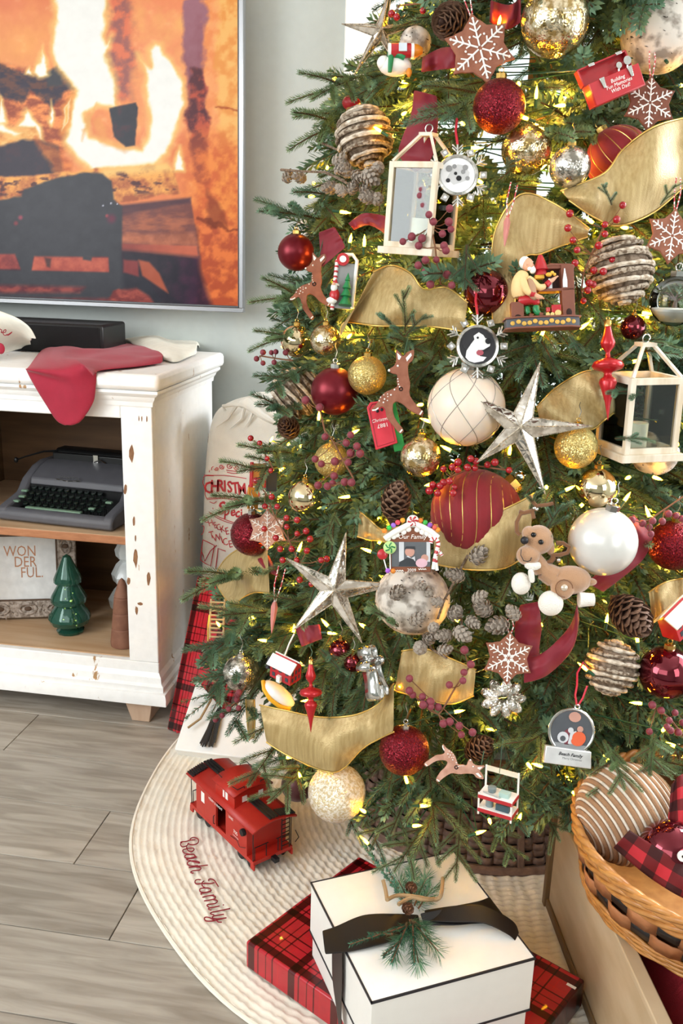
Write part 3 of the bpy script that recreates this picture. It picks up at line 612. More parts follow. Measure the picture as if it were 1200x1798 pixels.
star('large antique mirror star right of the white lattice ball',(912,751),[(949,636),(1041,748),(958,868),(838,812),(822,690)])
star('large antique mirror star at the left over the red berries',(587,1036),[(608,935),(700,1026),(636,1129),(515,1107),(503,980)])
star('antique mirror star at the upper left outline against the window',(670,56),[(688,-25),(738,42),(690,104),(622,132),(600,42)],k=.97,inner=.2)
# ------------------------------------------------------------ snow dusted / brown cones
def conescale():
    mb=MB(); P=[(-.5,0,0),(.5,0,0),(.62,.75,.12),(.3,1.05,.34),(0,1.12,.42),(-.3,1.05,.34),(-.62,.75,.12)]
    B=[(x*.8,y*.9,z-.2) for x,y,z in P]; n=len(P); mb.add(P+B,[tuple(range(n)),tuple(range(n,2*n))[::-1]]+[(i,i+n,(i+1)%n+n,(i+1)%n) for i in range(n)]); return mb
SCALE=conescale()
def pinecone(label,px,py,r,axis,m,k=1.03,n=64,L=1.35,grp='brown pine cones'):
    t=Th('pine_cone',label,'pine cone',px,py,k,group=grp,occ=r*.8)
    A=Vector(axis).normalized(); Q=A.to_track_quat('Z','Y').to_matrix().to_4x4()
    mb=MB(); mb.lathe([(.1,-r*L*.8),(r*.3,-r*L*.5),(r*.35,0),(r*.2,r*L*.6),(.1,r*L*.8)],8); mb.xf(Q); t.part('core',mb,mat('cone_core','3a241b',rough=.9))
    me=mkmesh('scale',MB().merge(SCALE).scale(r*.36*t.S),[m],30)
    for i in range(n):
        f=(i+.5)/n; zz=-r*L*.8+f*r*L*1.7; rad=r*.62*math.sin(math.pi*min(1,.12+f*.86))**.8*.75; a=i*2.39996; el=-.15+f*1.1
        s=.75+.45*math.sin(math.pi*f)
        M=Q@Matrix.Translation((rad*math.cos(a)*.55,rad*math.sin(a)*.55,zz*.62))@Matrix.Rotation(a-math.pi/2,4,'Z')@Matrix.Rotation(el,4,'X')@Matrix.Scale(s,4)
        o=bpy.data.objects.new('scale',me); COL.objects.link(o); o.parent=t.o
        M2=M.copy(); M2.translation=M.translation*t.S; o.matrix_local=M2
    return t
cbrown=mat('cone_brown','4a2d20',rough=.7,color2='8d6f58',scale=90,lo=.45,hi=.75); 
pinecone('brown pine cone beside the big pleated red ball',695,884,42,(.15,-.45,.85),cbrown)
pinecone('large open brown pine cone at the right below the pearl ball',1105,1078,52,(.35,-.75,-.5),cbrown,n=80)
pinecone('large brown pine cone at the top of the tree',795,38,50,(-.5,-.75,-.4),cbrown,n=80)
pinecone('brown pine cone on the left outline above the sack',508,752,30,(-.2,-.8,.3),cbrown,k=.95)
pinecone('brown pine cone deep behind the lying fawn cookie',840,1315,34,(.5,-.5,.5),cbrown,k=.9)
cfrost=mat('cone_frosted','a89d90',rough=.85,color2='6b5b4e',scale=160,lo=.5,hi=.68)
def smallcone():
    mb=MB(); mb.lathe([(.05,-.8),(.45,-.5),(.5,0),(.3,.6),(.05,.8)],8,mi=0)
    for i in range(34):
        f=(i+.5)/34; a=i*2.39996; rad=.5*math.sin(math.pi*(.1+f*.85)); M=Matrix.Translation((rad*math.cos(a),rad*math.sin(a),-.8+1.6*f))@Matrix.Rotation(a-math.pi/2,4,'Z')@Matrix.Rotation(.1+f*.9,4,'X')@Matrix.Scale(.36,4)
        mb.merge(SCALE,M,0)
    return mb
SMALL=mkmesh('cone',smallcone(),[cfrost],30)
def crop(x0,y0,s,pts): return [(x0+p[0]/s,y0+p[1]/s)+tuple(p[2:]) for p in pts]
def conespray(label,pts,stems,k=1.04):
    cx=sum(p[0] for p in pts)/len(pts); cy=sum(p[1] for p in pts)/len(pts); t=Th('cone_spray',label,'cone spray',cx,cy,k,group='sprays of frosted cones')
    inv=(Matrix.Translation(t.p)@t.R).inverted(); rs=random.Random(4)
    for p in pts:
        tt=cone_t(p[0],p[1],k)-rs.uniform(0,.03); w=depth(p[0],p[1],tt); o=bpy.data.objects.new('cone',SMALL); COL.objects.link(o); o.parent=t.o
        o.matrix_local=Matrix.Translation(inv@w)@Euler((rs.uniform(.6,2.4),rs.uniform(-.6,.6),rs.uniform(0,6))).to_matrix().to_4x4()@Matrix.Scale(p[2]*tt/F*1.12,4); OCC.append((p[0],p[1],p[2]*.8,tt))
    mb=MB()
    for s in stems: mb.tube([inv@C(x,y,k-.005) for x,y in s],[.0028]+[.0022]*(len(s)-1),6)
    obj('twig',mb,mat('frosted_twig','8a7765',rough=.9,color2='5b4838',scale=200),t.o)
conespray('spray of frosted little cones on the left outline over the sack side',crop(460,250,3.53,[(160,215,12),(238,220,12),(475,110,13),(525,175,15),(595,210,14),(430,280,15),(495,300,13),(560,285,13),(670,210,17),(665,340,15),(712,350,14),(640,290,13),(720,160,14),(480,170,11)]),[crop(460,250,3.53,q) for q in ([(120,170),(260,180),(400,185),(540,260),(640,300)],[(340,-10),(430,30),(500,60),(560,180)],[(400,190),(450,210),(520,240)])])
conespray('spray of frosted little cones at the centre under the wide gold ribbon',crop(620,820,3.75,[(825,585,19),(682,715,16),(830,860,14),(860,930,19),(785,1020,14),(960,1040,20),(1060,965,15),(670,965,16),(715,1095,17),(607,1110,15),(530,1060,12),(500,1130,14),(445,1190,15),(600,1205,13),(420,1005,15),(500,820,12),(290,830,16),(440,780,11),(560,890,12)]),[crop(620,820,3.75,q) for q in ([(760,580),(720,650),(660,770),(600,880),(560,1000)],[(700,960),(715,1010),(720,1060)],[(460,1100),(520,1200),(620,1260)])])
# ------------------------------------------------------------ berry sprays
frosted=mat('frosted_berry','7a2634',rough=.6,color2='c99aa0',scale=220,lo=.55,hi=.8); _n=frosted.node_tree; _b=_n.nodes['Principled BSDF']; _b.inputs['Sheen Weight'].default_value=1; _b.inputs['Sheen Roughness'].default_value=.2
redb=mat('red_berry','a00f1e',rough=.2,coat=.6); branchb=mat('berry_twig','7a5238',rough=.8)
def berrymesh(m):
    mb=MB(); mb.sphere((0,0,0),1,12,7); return mkmesh('berry',mb,[m],80)
BF,BR=berrymesh(frosted),berrymesh(redb)
def berries(label,pts,me,hub,r=7,k=1.05,group='frosted berry sprays',occ=1):
    cx=sum(p[0] for p in pts)/len(pts); cy=sum(p[1] for p in pts)/len(pts); t=Th('berry_spray',label,'berry spray',cx,cy,k,group=group)
    inv=(Matrix.Translation(t.p)@t.R).inverted(); rs=random.Random(8); mb=MB()
    for p in pts:
        tt=cone_t(p[0],p[1],k)-rs.uniform(0,.02); w=inv@depth(p[0],p[1],tt); o=bpy.data.objects.new('berry',me); COL.objects.link(o); o.parent=t.o; o.matrix_local=Matrix.Translation(w)@Matrix.Scale(r*rs.uniform(.88,1.1)*tt/F,4)
        if occ: OCC.append((p[0],p[1],r-2,tt))
        h=min(hub,key=lambda q:(q[0]-p[0])**2+(q[1]-p[1])**2); e=inv@C(h[0],h[1],k-.01); mb.tube([w,w.lerp(e,.5)+Vector((0,0,-.003)),e],.0009,4)
    if len(hub)>1: mb.tube([inv@C(x,y,k-.01) for x,y in hub],.0016,5)
    obj('twig',mb,branchb,t.o)
A6=lambda q:crop(460,250,3.53,q)
berries('frosted berry spray in front of the left white lantern',A6([(995,293),(985,330),(1003,390),(1036,448),(1064,492),(1165,410),(1160,492),(1173,538),(1120,567),(930,585),(875,615),(994,595),(973,640),(1130,640),(1142,670),(1015,730),(970,762),(1083,728),(1015,802),(1148,820),(1045,880),(1178,885)]),BF,A6([(1003,380),(1050,520),(1075,650),(1090,780),(1110,880)]),k=1.1)
berries('frosted berry sprig sticking out on the left against the wall',crop(440,520,3.53,[(78,348),(38,388),(78,415),(130,350),(158,345),(147,410),(218,350)]),BF,crop(440,520,3.53,[(60,370),(150,385),(260,400)]),r=5)
berries('frosted berry spray hanging in front of the left gold glitter ball',crop(440,520,3.53,[(343,645),(430,690),(463,872),(622,860),(595,910),(660,930),(622,972),(402,1010),(440,1040),(524,1024),(606,1030),(680,975),(520,1115),(420,1172),(585,1152),(627,1155),(478,1178),(510,1160)]),BF,crop(440,520,3.53,[(430,700),(460,830),(520,910),(570,1010),(640,1130)]),k=1.09)
berries('frosted berry spray over the lower gold ribbon above the lying fawn',crop(640,1100,3.75,[(660,155),(702,250),(657,302),(650,357),(561,385),(298,343),(298,423),(320,450),(383,462),(387,515),(438,528),(436,495),(485,530),(520,640),(563,627),(627,655),(713,697),(640,712)]),BF,crop(640,1100,3.75,[(690,270),(600,400),(520,540),(490,580)]),k=1.07)
berries('frosted berry spray at the right edge above the dark red ball',crop(1040,880,7.49,[(525,250),(665,290),(755,340),(775,430),(800,260),(925,265),(1005,165),(1105,190),(1180,230)]),BF,crop(1040,880,7.49,[(750,250),(950,110),(1200,-60)]),r=6.5)
berries('frosted berry spray at the lower right edge below the glossy ball',crop(880,1100,2.575,[(685,355),(725,380),(788,390),(762,425),(752,455),(768,470),(802,478),(822,435),(672,475)]),BF,crop(880,1100,2.575,[(700,370),(760,410),(830,500)]),r=6.5)
berries('frosted berry sprig beside the silver ball over the white gift',crop(0,900,2.5,[(1045,800),(1040,820),(1048,858),(1005,862),(975,890),(947,908),(1050,790)]),BF,crop(0,900,2.5,[(1080,760),(1040,830),(990,870)]),r=5.5)
rg_='red berry sprays'; A7=lambda q:crop(780,250,2.857,q); A3=lambda q:crop(340,820,3.333,q)
berries('bright red berry spray between the carved santa and wood shaving ball',A7([(632,357),(622,430),(647,490),(668,540),(658,605),(897,315),(867,387),(808,412),(808,460),(777,517),(846,590),(885,588),(752,642),(800,648),(728,705),(748,713),(722,742),(700,795)]),BR,A7([(800,430),(740,560),(700,660),(690,740)]),group=rg_,r=6.5)
berries('red berry spray over the left mirror star beside the pale cookie',A3([(367,80),(390,80),(418,230),(490,232),(458,175),(545,298),(607,310),(547,350),(415,362),(660,375),(607,390),(683,422),(482,415),(508,480),(575,480),(664,490),(522,545),(605,545),(748,545),(780,538),(622,660),(690,685)]),BR,A3([(420,150),(480,300),(560,430),(620,560),(680,660)]),group=rg_,r=5.8,k=1.07)
berries('red berry spray under the left arm of the large mirror star',crop(700,520,2.4,[(252,700),(228,720),(190,728),(250,732),(305,685),(327,695),(291,722),(322,724),(376,710),(407,700),(467,733),(130,820),(145,795),(175,800),(190,785),(165,830),(230,830),(235,805),(215,780)]),BR,crop(700,520,2.4,[(470,735),(330,715),(220,760),(150,810)]),group=rg_,r=6.5)
berries('red berry sprig on the left outline in front of the sack top',crop(330,690,5.135,[(567,408),(648,453),(665,505),(715,592),(750,700)]),BR,crop(330,690,5.135,[(600,430),(690,540),(780,700)]),group=rg_,r=5)
berries('pair of red berries at the top left beside the mirror star',[(688,24),(697,30),(743,19)],BR,[(700,10),(745,5)],group=rg_,r=6)
# ============================================================ ribbons on the tree
goldr=mat('gold_ribbon','a58c5a',rough=.42,metal=.22,color2='bda674',scale=3,stretch=(60,60,4),lo=.3,hi=.7,bump=.35,bscale=500)
redr=mat('red_velvet_ribbon','7c1426',rough=.6,sheen=.12,var=.06)
for m_ in (goldr,):
    _b=m_.node_tree.nodes['Principled BSDF']; _b.inputs['Anisotropic'].default_value=.4
def ribbon(label,A,B,m,k=1.03,group=None,waves=2.0,amp=.012,nu=28,nv=7,edge=True,occ=1,name='gold_ribbon',wind=0):
    def P3(p,i): 
        kk=p[2] if len(p)>2 else k
        return C(p[0],p[1],kk)
    a=catmull([P3(p,i) for i,p in enumerate(A)],nu); b=catmull([P3(p,i) for i,p in enumerate(B)],nu); c=sum(a,Vector())/nu
    vs=[];rs=random.Random(int(A[0][0])); ph=rs.uniform(0,6)
    for i in range(nu):
        for j in range(nv):
            f=j/(nv-1); p=a[i].lerp(b[i],f); d=(p-CP).normalized(); s=amp*(math.sin(ph+waves*2*math.pi*i/nu+f*1.3)+.35*math.sin(ph+5.3*waves*i/nu*2-f*2))-amp*1.6*math.sin(math.pi*f)+.010*noise.noise(p*20)+.003*math.sin(f*17+i*.35)*math.sin(i*.23+ph)
            vs.append(p-c+d*s)
    mb=MB(); mb.add(vs,[(i*nv+j,i*nv+j+1,(i+1)*nv+j+1,(i+1)*nv+j) for i in range(nu-1) for j in range(nv-1)])
    t=empty(name,label,'ribbon',group,loc=c); obj('ribbon_cloth',mb,m,t,smooth=180,solid=.0008,sub=1)
    if edge:
        for j in (0,nv-1):
            mb=MB(); mb.tube([vs[i*nv+j] for i in range(nu)],.0016,5); obj('wired_edge',mb,gcord if m is goldr else m,t,smooth=80)
    if occ:
        for i in range(0,nu,2):
            for f in (.1,.35,.65,.9):
                x,y,z=proj(c+Vector(vs[i*nv+int(f*(nv-1))])); OCC.append((x,y,13,z))
    return t
gg='gold ribbon loops'
ribbon('wide gold ribbon loop under the left lantern, left of the santa',[(655,478),(688,466),(722,480),(745,508),(785,505),(822,532)],[(598,592),(606,566),(660,572),(715,572),(765,574),(815,582)],goldr,1.04,gg,amp=.01)
ribbon('gold ribbon arching behind the carved santa',[(866,570),(864,470),(872,400),(915,341),(975,358),(1036,402)],[(902,565),(908,500),(922,452),(950,446),(985,432),(1032,416)],goldr,1.0,gg,amp=.008)
ribbon('broad gold ribbon at the right edge over the pleated ball',[(985,335),(1060,305),(1095,262),(1150,222),(1210,205)],[(1000,352),(1050,385),(1090,396),(1150,372),(1210,320)],goldr,1.02,gg,amp=.012)
ribbon('gold ribbon fold behind the red finial on the right',[(1062,646),(1020,655),(975,682),(943,715)],[(1092,712),(1062,738),(1030,756),(950,747)],goldr,.99,gg,amp=.008)
ribbon('wide gold ribbon across the middle below the big pleated ball',[(762,922),(800,920),(850,908),(905,885),(938,866)],[(762,990),(800,997),(850,1001),(890,996),(930,972)],goldr,1.03,gg,amp=.007,waves=1.2)
ribbon('small gold ribbon fold left of the gingerbread house frame',[(632,898),(650,913),(672,930),(700,925)],[(628,942),(650,948),(672,950),(700,965)],goldr,1.0,gg,amp=.005)
ribbon('gold ribbon fold below the frosted cones',[(706,1143),(750,1140),(800,1160),(836,1176)],[(693,1212),(740,1226),(790,1236),(832,1222)],goldr,1.0,gg,amp=.006)
ribbon('wide gold ribbon swag lowest on the left above the caboose',[(456,1238),(500,1247),(560,1259),(620,1256),(665,1236),(692,1200)],[(468,1303),(505,1326),(570,1354),(602,1350),(640,1312),(692,1285)],goldr,1.04,gg,amp=.012)
ribbon('gold ribbon loop on the left outline in front of the sack',[(470,963),(425,962),(393,985),(379,1018),(398,1054)],[(474,1042),(450,1040),(432,1046),(420,1056),(424,1064)],goldr,1.0,gg,amp=.008)
ribbon('gold ribbon end at the right edge beside the large cone',[(1140,1040),(1170,1022),(1205,1015)],[(1146,1088),(1175,1080),(1205,1070)],goldr,.97,gg,amp=.006)
ribbon('thin gold ribbon tail hanging beside the silver ball',[(432,1228),(434,1262),(438,1300)],[(447,1228),(448,1262),(446,1296)],goldr,1.0,gg,amp=.004)
gr='red velvet ribbon loops'
ribbon('red ribbon loop above the left lantern',[(727,158),(722,200),(705,245),(700,270),(714,292)],[(768,168),(770,215),(766,250),(756,283),(730,303)],redr,1.03,gr,amp=.007,edge=False,name='red_ribbon')
ribbon('red ribbon end beside the satin burgundy ball',[(560,408),(562,440),(565,470)],[(588,398),(600,418),(607,434)],redr,1.0,gr,amp=.004,edge=False,name='red_ribbon')
ribbon('red ribbon loop left of the left lantern',[(612,392),(640,374),(682,380)],[(622,404),(650,396),(684,416)],redr,1.0,gr,amp=.004,edge=False,name='red_ribbon')
ribbon('red ribbon behind the snowflake cookie at the top',[(742,100),(778,83),(814,84)],[(740,127),(780,122),(812,120)],redr,1.0,gr,amp=.006,edge=False,name='red_ribbon')
ribbon('dark red ribbon loop under the plush reindeer',[(914,1062),(904,1100),(910,1148),(935,1166)],[(946,1056),(952,1100),(948,1140),(952,1166)],redr,1.0,gr,amp=.006,edge=False,name='red_ribbon')
ribbon('red ribbon tail with notched end under the plush reindeer',[(922,1152),(955,1145),(1000,1100),(1014,1060)],[(920,1200),(962,1186),(1006,1140),(1018,1088)],redr,1.03,gr,amp=.005,edge=False,name='red_ribbon')
ribbon('red ribbon behind the white pearl ball',[(1112,902),(1095,965),(1030,1022)],[(1148,942),(1128,985),(1060,1040)],redr,.98,gr,amp=.006,edge=False,name='red_ribbon')
ribbon('red ribbon end under the left mirror star',[(518,1100),(562,1096)],[(530,1136),(566,1122)],redr,.99,gr,amp=.003,edge=False,name='red_ribbon')
ribbon('small red ribbon end below the left glitter ball',[(449,982),(472,974)],[(468,1006),(490,1012)],redr,1.0,gr,amp=.003,edge=False,name='red_ribbon')
ribbon('red ribbon at the top behind the red glitter ball',[(862,0),(895,8),(915,-5)],[(860,40),(890,52),(915,40)],redr,.95,gr,amp=.006,edge=False,name='red_ribbon',occ=0)
# ============================================================ flat iced cookies
ginger=mat('gingerbread','8a5540',rough=.8,color2='96604a',scale=60,bump=.2,bscale=400); gpale=mat('pale_gingerbread','c89c88',rough=.8,color2='b4846f',scale=60,bump=.2,bscale=400); gdark=mat('dark_gingerbread','6f4030',rough=.8,color2='7c4a38',scale=60,bump=.2,bscale=400)
icing=mat('white_icing','f4efe8',rough=.5,var=.02)
def cookie(label,px,py,R,tilt,m=ginger,k=1.06,style=0,L=60):
    t=Th('snowflake_cookie',label,'ornament',px,py,k,tilt,'iced snowflake cookies',occ=R*.85)
    P=[]
    for i in range(6):
        a=math.pi/3*i; 
        for da,q in ((-.26,.80),(-.17,.84),(0,1.04),(.17,.84),(.26,.80),(.52,.70)): P.append((R*q*math.sin(a+da),R*q*math.cos(a+da)))
    mb=MB(); mb.prism(P,-2.5,2.5); t.part('cookie',mb,m,bev=1,smooth=30)
    mb=MB(); w=max(1,R*.028)
    for i in range(6):
        a=math.pi/3*i; u=Vector((math.sin(a),0,math.cos(a))); v=Vector((math.cos(a),0,-math.sin(a))); f=Vector((0,-3.3,0))
        mb.tube([f+u*R*.06,f+u*R*.82],w,5)
        for q,l in ((.28,.12),(.48,.16),(.66,.13)):
            for s in (1,-1): mb.tube([f+u*R*q,f+u*R*(q+l*.8)+v*s*R*l],w*.85,5)
        mb.sphere(f+(u*math.cos(.52)+v*math.sin(.52))*R*.42,w*1.3,6,4); mb.sphere(f+u*R*.86,w*1.5,6,4)
        if style: mb.tube([f+u*R*.16+v*R*.05,f+u*R*.22,f+u*R*.16-v*R*.05],w*.8,5); mb.sphere(f+(u*math.cos(.52)+v*math.sin(.52))*R*.6,w,6,4)
    if style: mb.tube([(R*.13*math.cos(a),-3.3,R*.13*math.sin(a)) for a in [i*math.pi/8 for i in range(16)]],w,5,closed=True)
    t.part('icing',mb,icing,smooth=80,kind='stuff')
    mb=MB(); mb.tube([(-1,0,R*.85),(-5,3,R+L*.5),(-3,10,R+L)],1.2,5); mb.tube([(1,0,R*.85),(6,3,R+L*.5),(4,10,R+L)],1.2,5); t.part('twine',mb,bakers)
cookie('gingerbread snowflake cookie with white icing at the top of the tree',843,86,62,-14)
cookie('dark iced snowflake cookie in the top right beside the toolbox',1141,182,48,4,gdark,k=1.03)
cookie('iced snowflake cookie at the right edge beside the shaving ball',1180,415,48,8,ginger,k=1.05)
cookie('iced snowflake cookie beside the red ribbon tail, lower centre',893,1155,46,4,ginger,k=1.06,style=1,L=20)
cookie('pale iced snowflake cookie beside the left glitter ball',470,930,36,0,gpale,k=1.02,L=30)
DEER=[(585,95),(640,140),(680,190),(705,192),(745,140),(855,95),(835,250),(760,310),(765,450),(795,590),(775,730),(850,850),(990,990),(960,1030),(905,1020),(770,950),(690,870),(600,830),(550,860),(545,960),(580,1080),(710,1240),(665,1290),(630,1270),(530,1150),(460,1060),(440,940),(400,900),(350,930),(290,975),(235,950),(320,870),(360,780),(440,700),(560,650),(615,620),(600,540),(615,455),(540,440),(485,405),(500,370),(560,340),(600,260)]
def deer(label,px,py,sc,tilt,k=1.07,m=ginger,flip=1):
    q=lambda x,y:((x-610)/8*sc*flip,-(y-680)/8*sc)
    t=Th('fawn_cookie',label,'ornament',px,py,k,tilt,'fawn shaped cookies',occ=48*sc)
    P=[Vector((q(x,y)[0],q(x,y)[1],0)) for x,y in DEER]; n=len(P); S=[]
    for i in range(n):
        a,b=P[i],P[(i+1)%n]; S+= [a*.8+b*.2,a*.2+b*.8]
    mb=MB(); mb.prism([(p.x,p.y) for p in S],-2.6,2.6); t.part('cookie',mb,m,bev=1,smooth=30)
    mb=MB()
    for tri in ([(605,150),(665,205),(640,250),(620,245)],[(728,225),(800,150),(812,190),(745,275)]): mb.prism([q(*p) for p in tri],-3.6,-2.4)
    for x,y,r in [(615,335,14),(493,398,16),(615,517,8),(620,552,8),(626,592,9),(640,628,10),(570,668,11),(520,742,12),(472,730,8),(475,765,8),(420,742,8),(375,775,9),(430,800,11),(470,820,9),(415,847,11),(357,825,9)]:
        a,b=q(x,y); mb.sphere((a,-2.9,b),r/8*sc*1.2,7,4)
    for pl in ([(345,925),(300,955),(255,958)],[(925,1020),(960,965)],[(645,1270),(680,1228)]): mb.tube([(q(*p)[0],-2.9,q(*p)[1]) for p in pl],1.5*sc,5)
    t.part('icing',mb,icing,smooth=60,kind='stuff')
    mb=MB(); a,b=q(660,660); mb.tube([(a+3*math.cos(g),-2.4,b+3*math.sin(g)) for g in [i*.9 for i in range(7)]],1.2,5,closed=True); t.part('hole',mb,mat('hole_dark','2a1710',rough=.9))
    mb=MB(); a,b=q(705,185); c_=Matrix.Rotation(math.radians(-tilt),3,'Y')@Vector((8,8,34)); mb.tube([(a,0,b),(a+c_.x,c_.y,b+c_.z)],1,5); t.part('hanger',mb,greenw)
deer('fawn cookie standing above the red tag in the left centre',698,686,1.0,0)
deer('fawn cookie on the left outline below the burgundy ball',547,501,.80,4,k=1.03)
deer('fawn cookie lying sideways beside the mini workbench',800,1342,.72,95,m=gpale)
# ============================================================ photo snowflakes
pewter=mat('pewter','c9c8c2',rough=.28,metal=.9,color2='a5a39c',scale=200)
def disc(mb,cx,cz,r,y,mi,n=20,ex=1,rot=0,d=.5):
    P=[]
    for i in range(n):
        a=2*math.pi*i/n; x,z=r*math.cos(a)*ex,r*math.sin(a); P.append((cx+x*math.cos(rot)-z*math.sin(rot),cz+x*math.sin(rot)+z*math.cos(rot)))
    mb.prism(P,y-d,y,mi)
def flake(label,px,py,R,kind,k=1.08,tilt=0):
    t=Th('photo_snowflake',label,'ornament',px,py,k,tilt,'pewter photo snowflakes',occ=R*1.45)
    mb=MB(); mb.lathe([(.1,3),(R,3),(R*1.03,0),(R,-3),(R*.88,-4),(R*.84,-1),(.1,-1)],36,axis='y'); t.part('ring',mb,pewter)
    mb=MB()
    for i in range(6):
        a=math.pi/3*i; u=Vector((math.sin(a),0,math.cos(a))); v=Vector((math.cos(a),0,-math.sin(a))); mb.tube([u*R,u*R*1.52],2,6)
        for s in (1,-1):
            for q in (1.1,1.25): mb.tube([u*R*q,u*R*(q+.26)+v*s*R*.26],1.7,6)
        b=a+math.pi/6; c=Vector((math.sin(b),0,math.cos(b)))*R*1.25; q=MB(); q.box((-6,-2.5,-6),(6,2.5,6)); mb.merge(q,Matrix.Translation(c)@Matrix.Rotation(b+.78*(i%2==0),4,'Y'))
    t.part('arms',mb,pewter,bev=.6)
    mb=MB()
    for i in range(6):
        b=math.pi/3*i+math.pi/6; mb.sphere((math.sin(b)*R*1.25,-2.8,math.cos(b)*R*1.25),3.2,8,4,sy=.5)
    t.part('crystal',mb,mat('rhinestone','f4f6fa',rough=.05,metal=.6),smooth=10)
    g={0:'2b2a2e',1:'e6e6e6',2:'1a1a1d',3:'a8505c',4:'8c8c8c',5:'c4c4c4'}
    ms=[mat('photo_%d'%i,c,rough=.35,var=.03) for i,c in g.items()]
    mb=MB()
    if kind=='dog':
        r=R/38; disc(mb,0,0,R*.84,-1,0,30,d=.3)
        mb.prism([(x*r,z*r) for x,z in [(-22,-20),(-20,-8),(-12,4),(-8,18),(2,25),(10,20),(14,14),(20,14),(23,8),(22,0),(12,-8),(2,-10),(4,-18),(16,-20),(10,-27),(-6,-30),(-16,-27)]],-1.7,-1.2,1)
        mb.prism([(x*r,z*r) for x,z in [(-12,4),(-20,-8),(-26,-2),(-28,10),(-20,20),(-8,20),(-6,12)]],-2,-1.5,0)
        disc(mb,19*r,9*r,5.5*r,-2,2); disc(mb,0,15*r,2*r,-2,2); disc(mb,4*r,-12*r,5*r,-2,3,ex=1.3); mb.prism([(x*r,z*r) for x,z in [(0,-7),(10,-7),(22,0),(20,-6),(10,-12)]],-2.1,-1.6,2)
    else:
        r=R/38; disc(mb,0,0,R*.84,-1,1,30,d=.3)
        mb.prism([(x*r,z*r) for x,z in [(-20,-5),(-10,12),(0,20),(12,18),(22,5),(20,-8),(5,-14),(-8,-18)]],-1.6,-1.1,5)
        for a in ((-16,12,6,4),(-4,3,3,2),(10,6,4,4),(14,14,5,4),(-18,-10,4,0),(2,-6,5,2),(18,-6,4,4),(-6,16,4,4)): disc(mb,a[0]*r,a[1]*r,a[2]*r,-1.9,a[3],12)
    t.part('photo',mb,ms,smooth=0)
    mb=MB(); mb.tube([(0,0,R*1.5),(-3,3,R*1.5+25),(0,10,R*1.5+50)],2.2,6); t.part('ribbon_loop',mb,mat('red_satin_cord','c22338',rough=.4))
flake('pewter snowflake with a dog photo above the white lattice ball',839,608,37,'dog')
flake('pewter snowflake with a black and white photo over the left lantern',804,308,36,'bw')
# ============================================================ red drop finials
def finial(label,px,py,s,tilt,k=1.07):
    t=Th('drop_finial',label,'ornament',px,py,k,tilt,'red glass drop finials',up=False)
    for q in (-55,-20,20,50): OCC.append((px,py-q*s,14*s,t.t))
    pr=[(.3,-95),(2,-85),(6,-60),(12,-38),(17,-24),(15,-17),(8,-12),(7,-6),(10,-3),(26,2),(30,8),(26,16),(12,21),(5,24),(4,34),(12,44),(14,52),(9,66),(6,80),(5,86),(.3,87)]
    mb=MB(); mb.lathe([(r*s,(z)*s) for r,z in pr],28); t.part('finial_body',mb,mat('finial_red','b81c24',rough=.3,metal=.35,coat=.3),smooth=80)
    t.part('cap',capmb(24*s,84*s,w=.28,h=.5),goldcap); hang(t,100*s,22,greenw)
finial('long red drop finial in front of the right lantern',1068,650,.93,0,k=1.08)
finial('red drop finial hanging over the lowest gold swag',546,1222,.68,0,k=1.1)
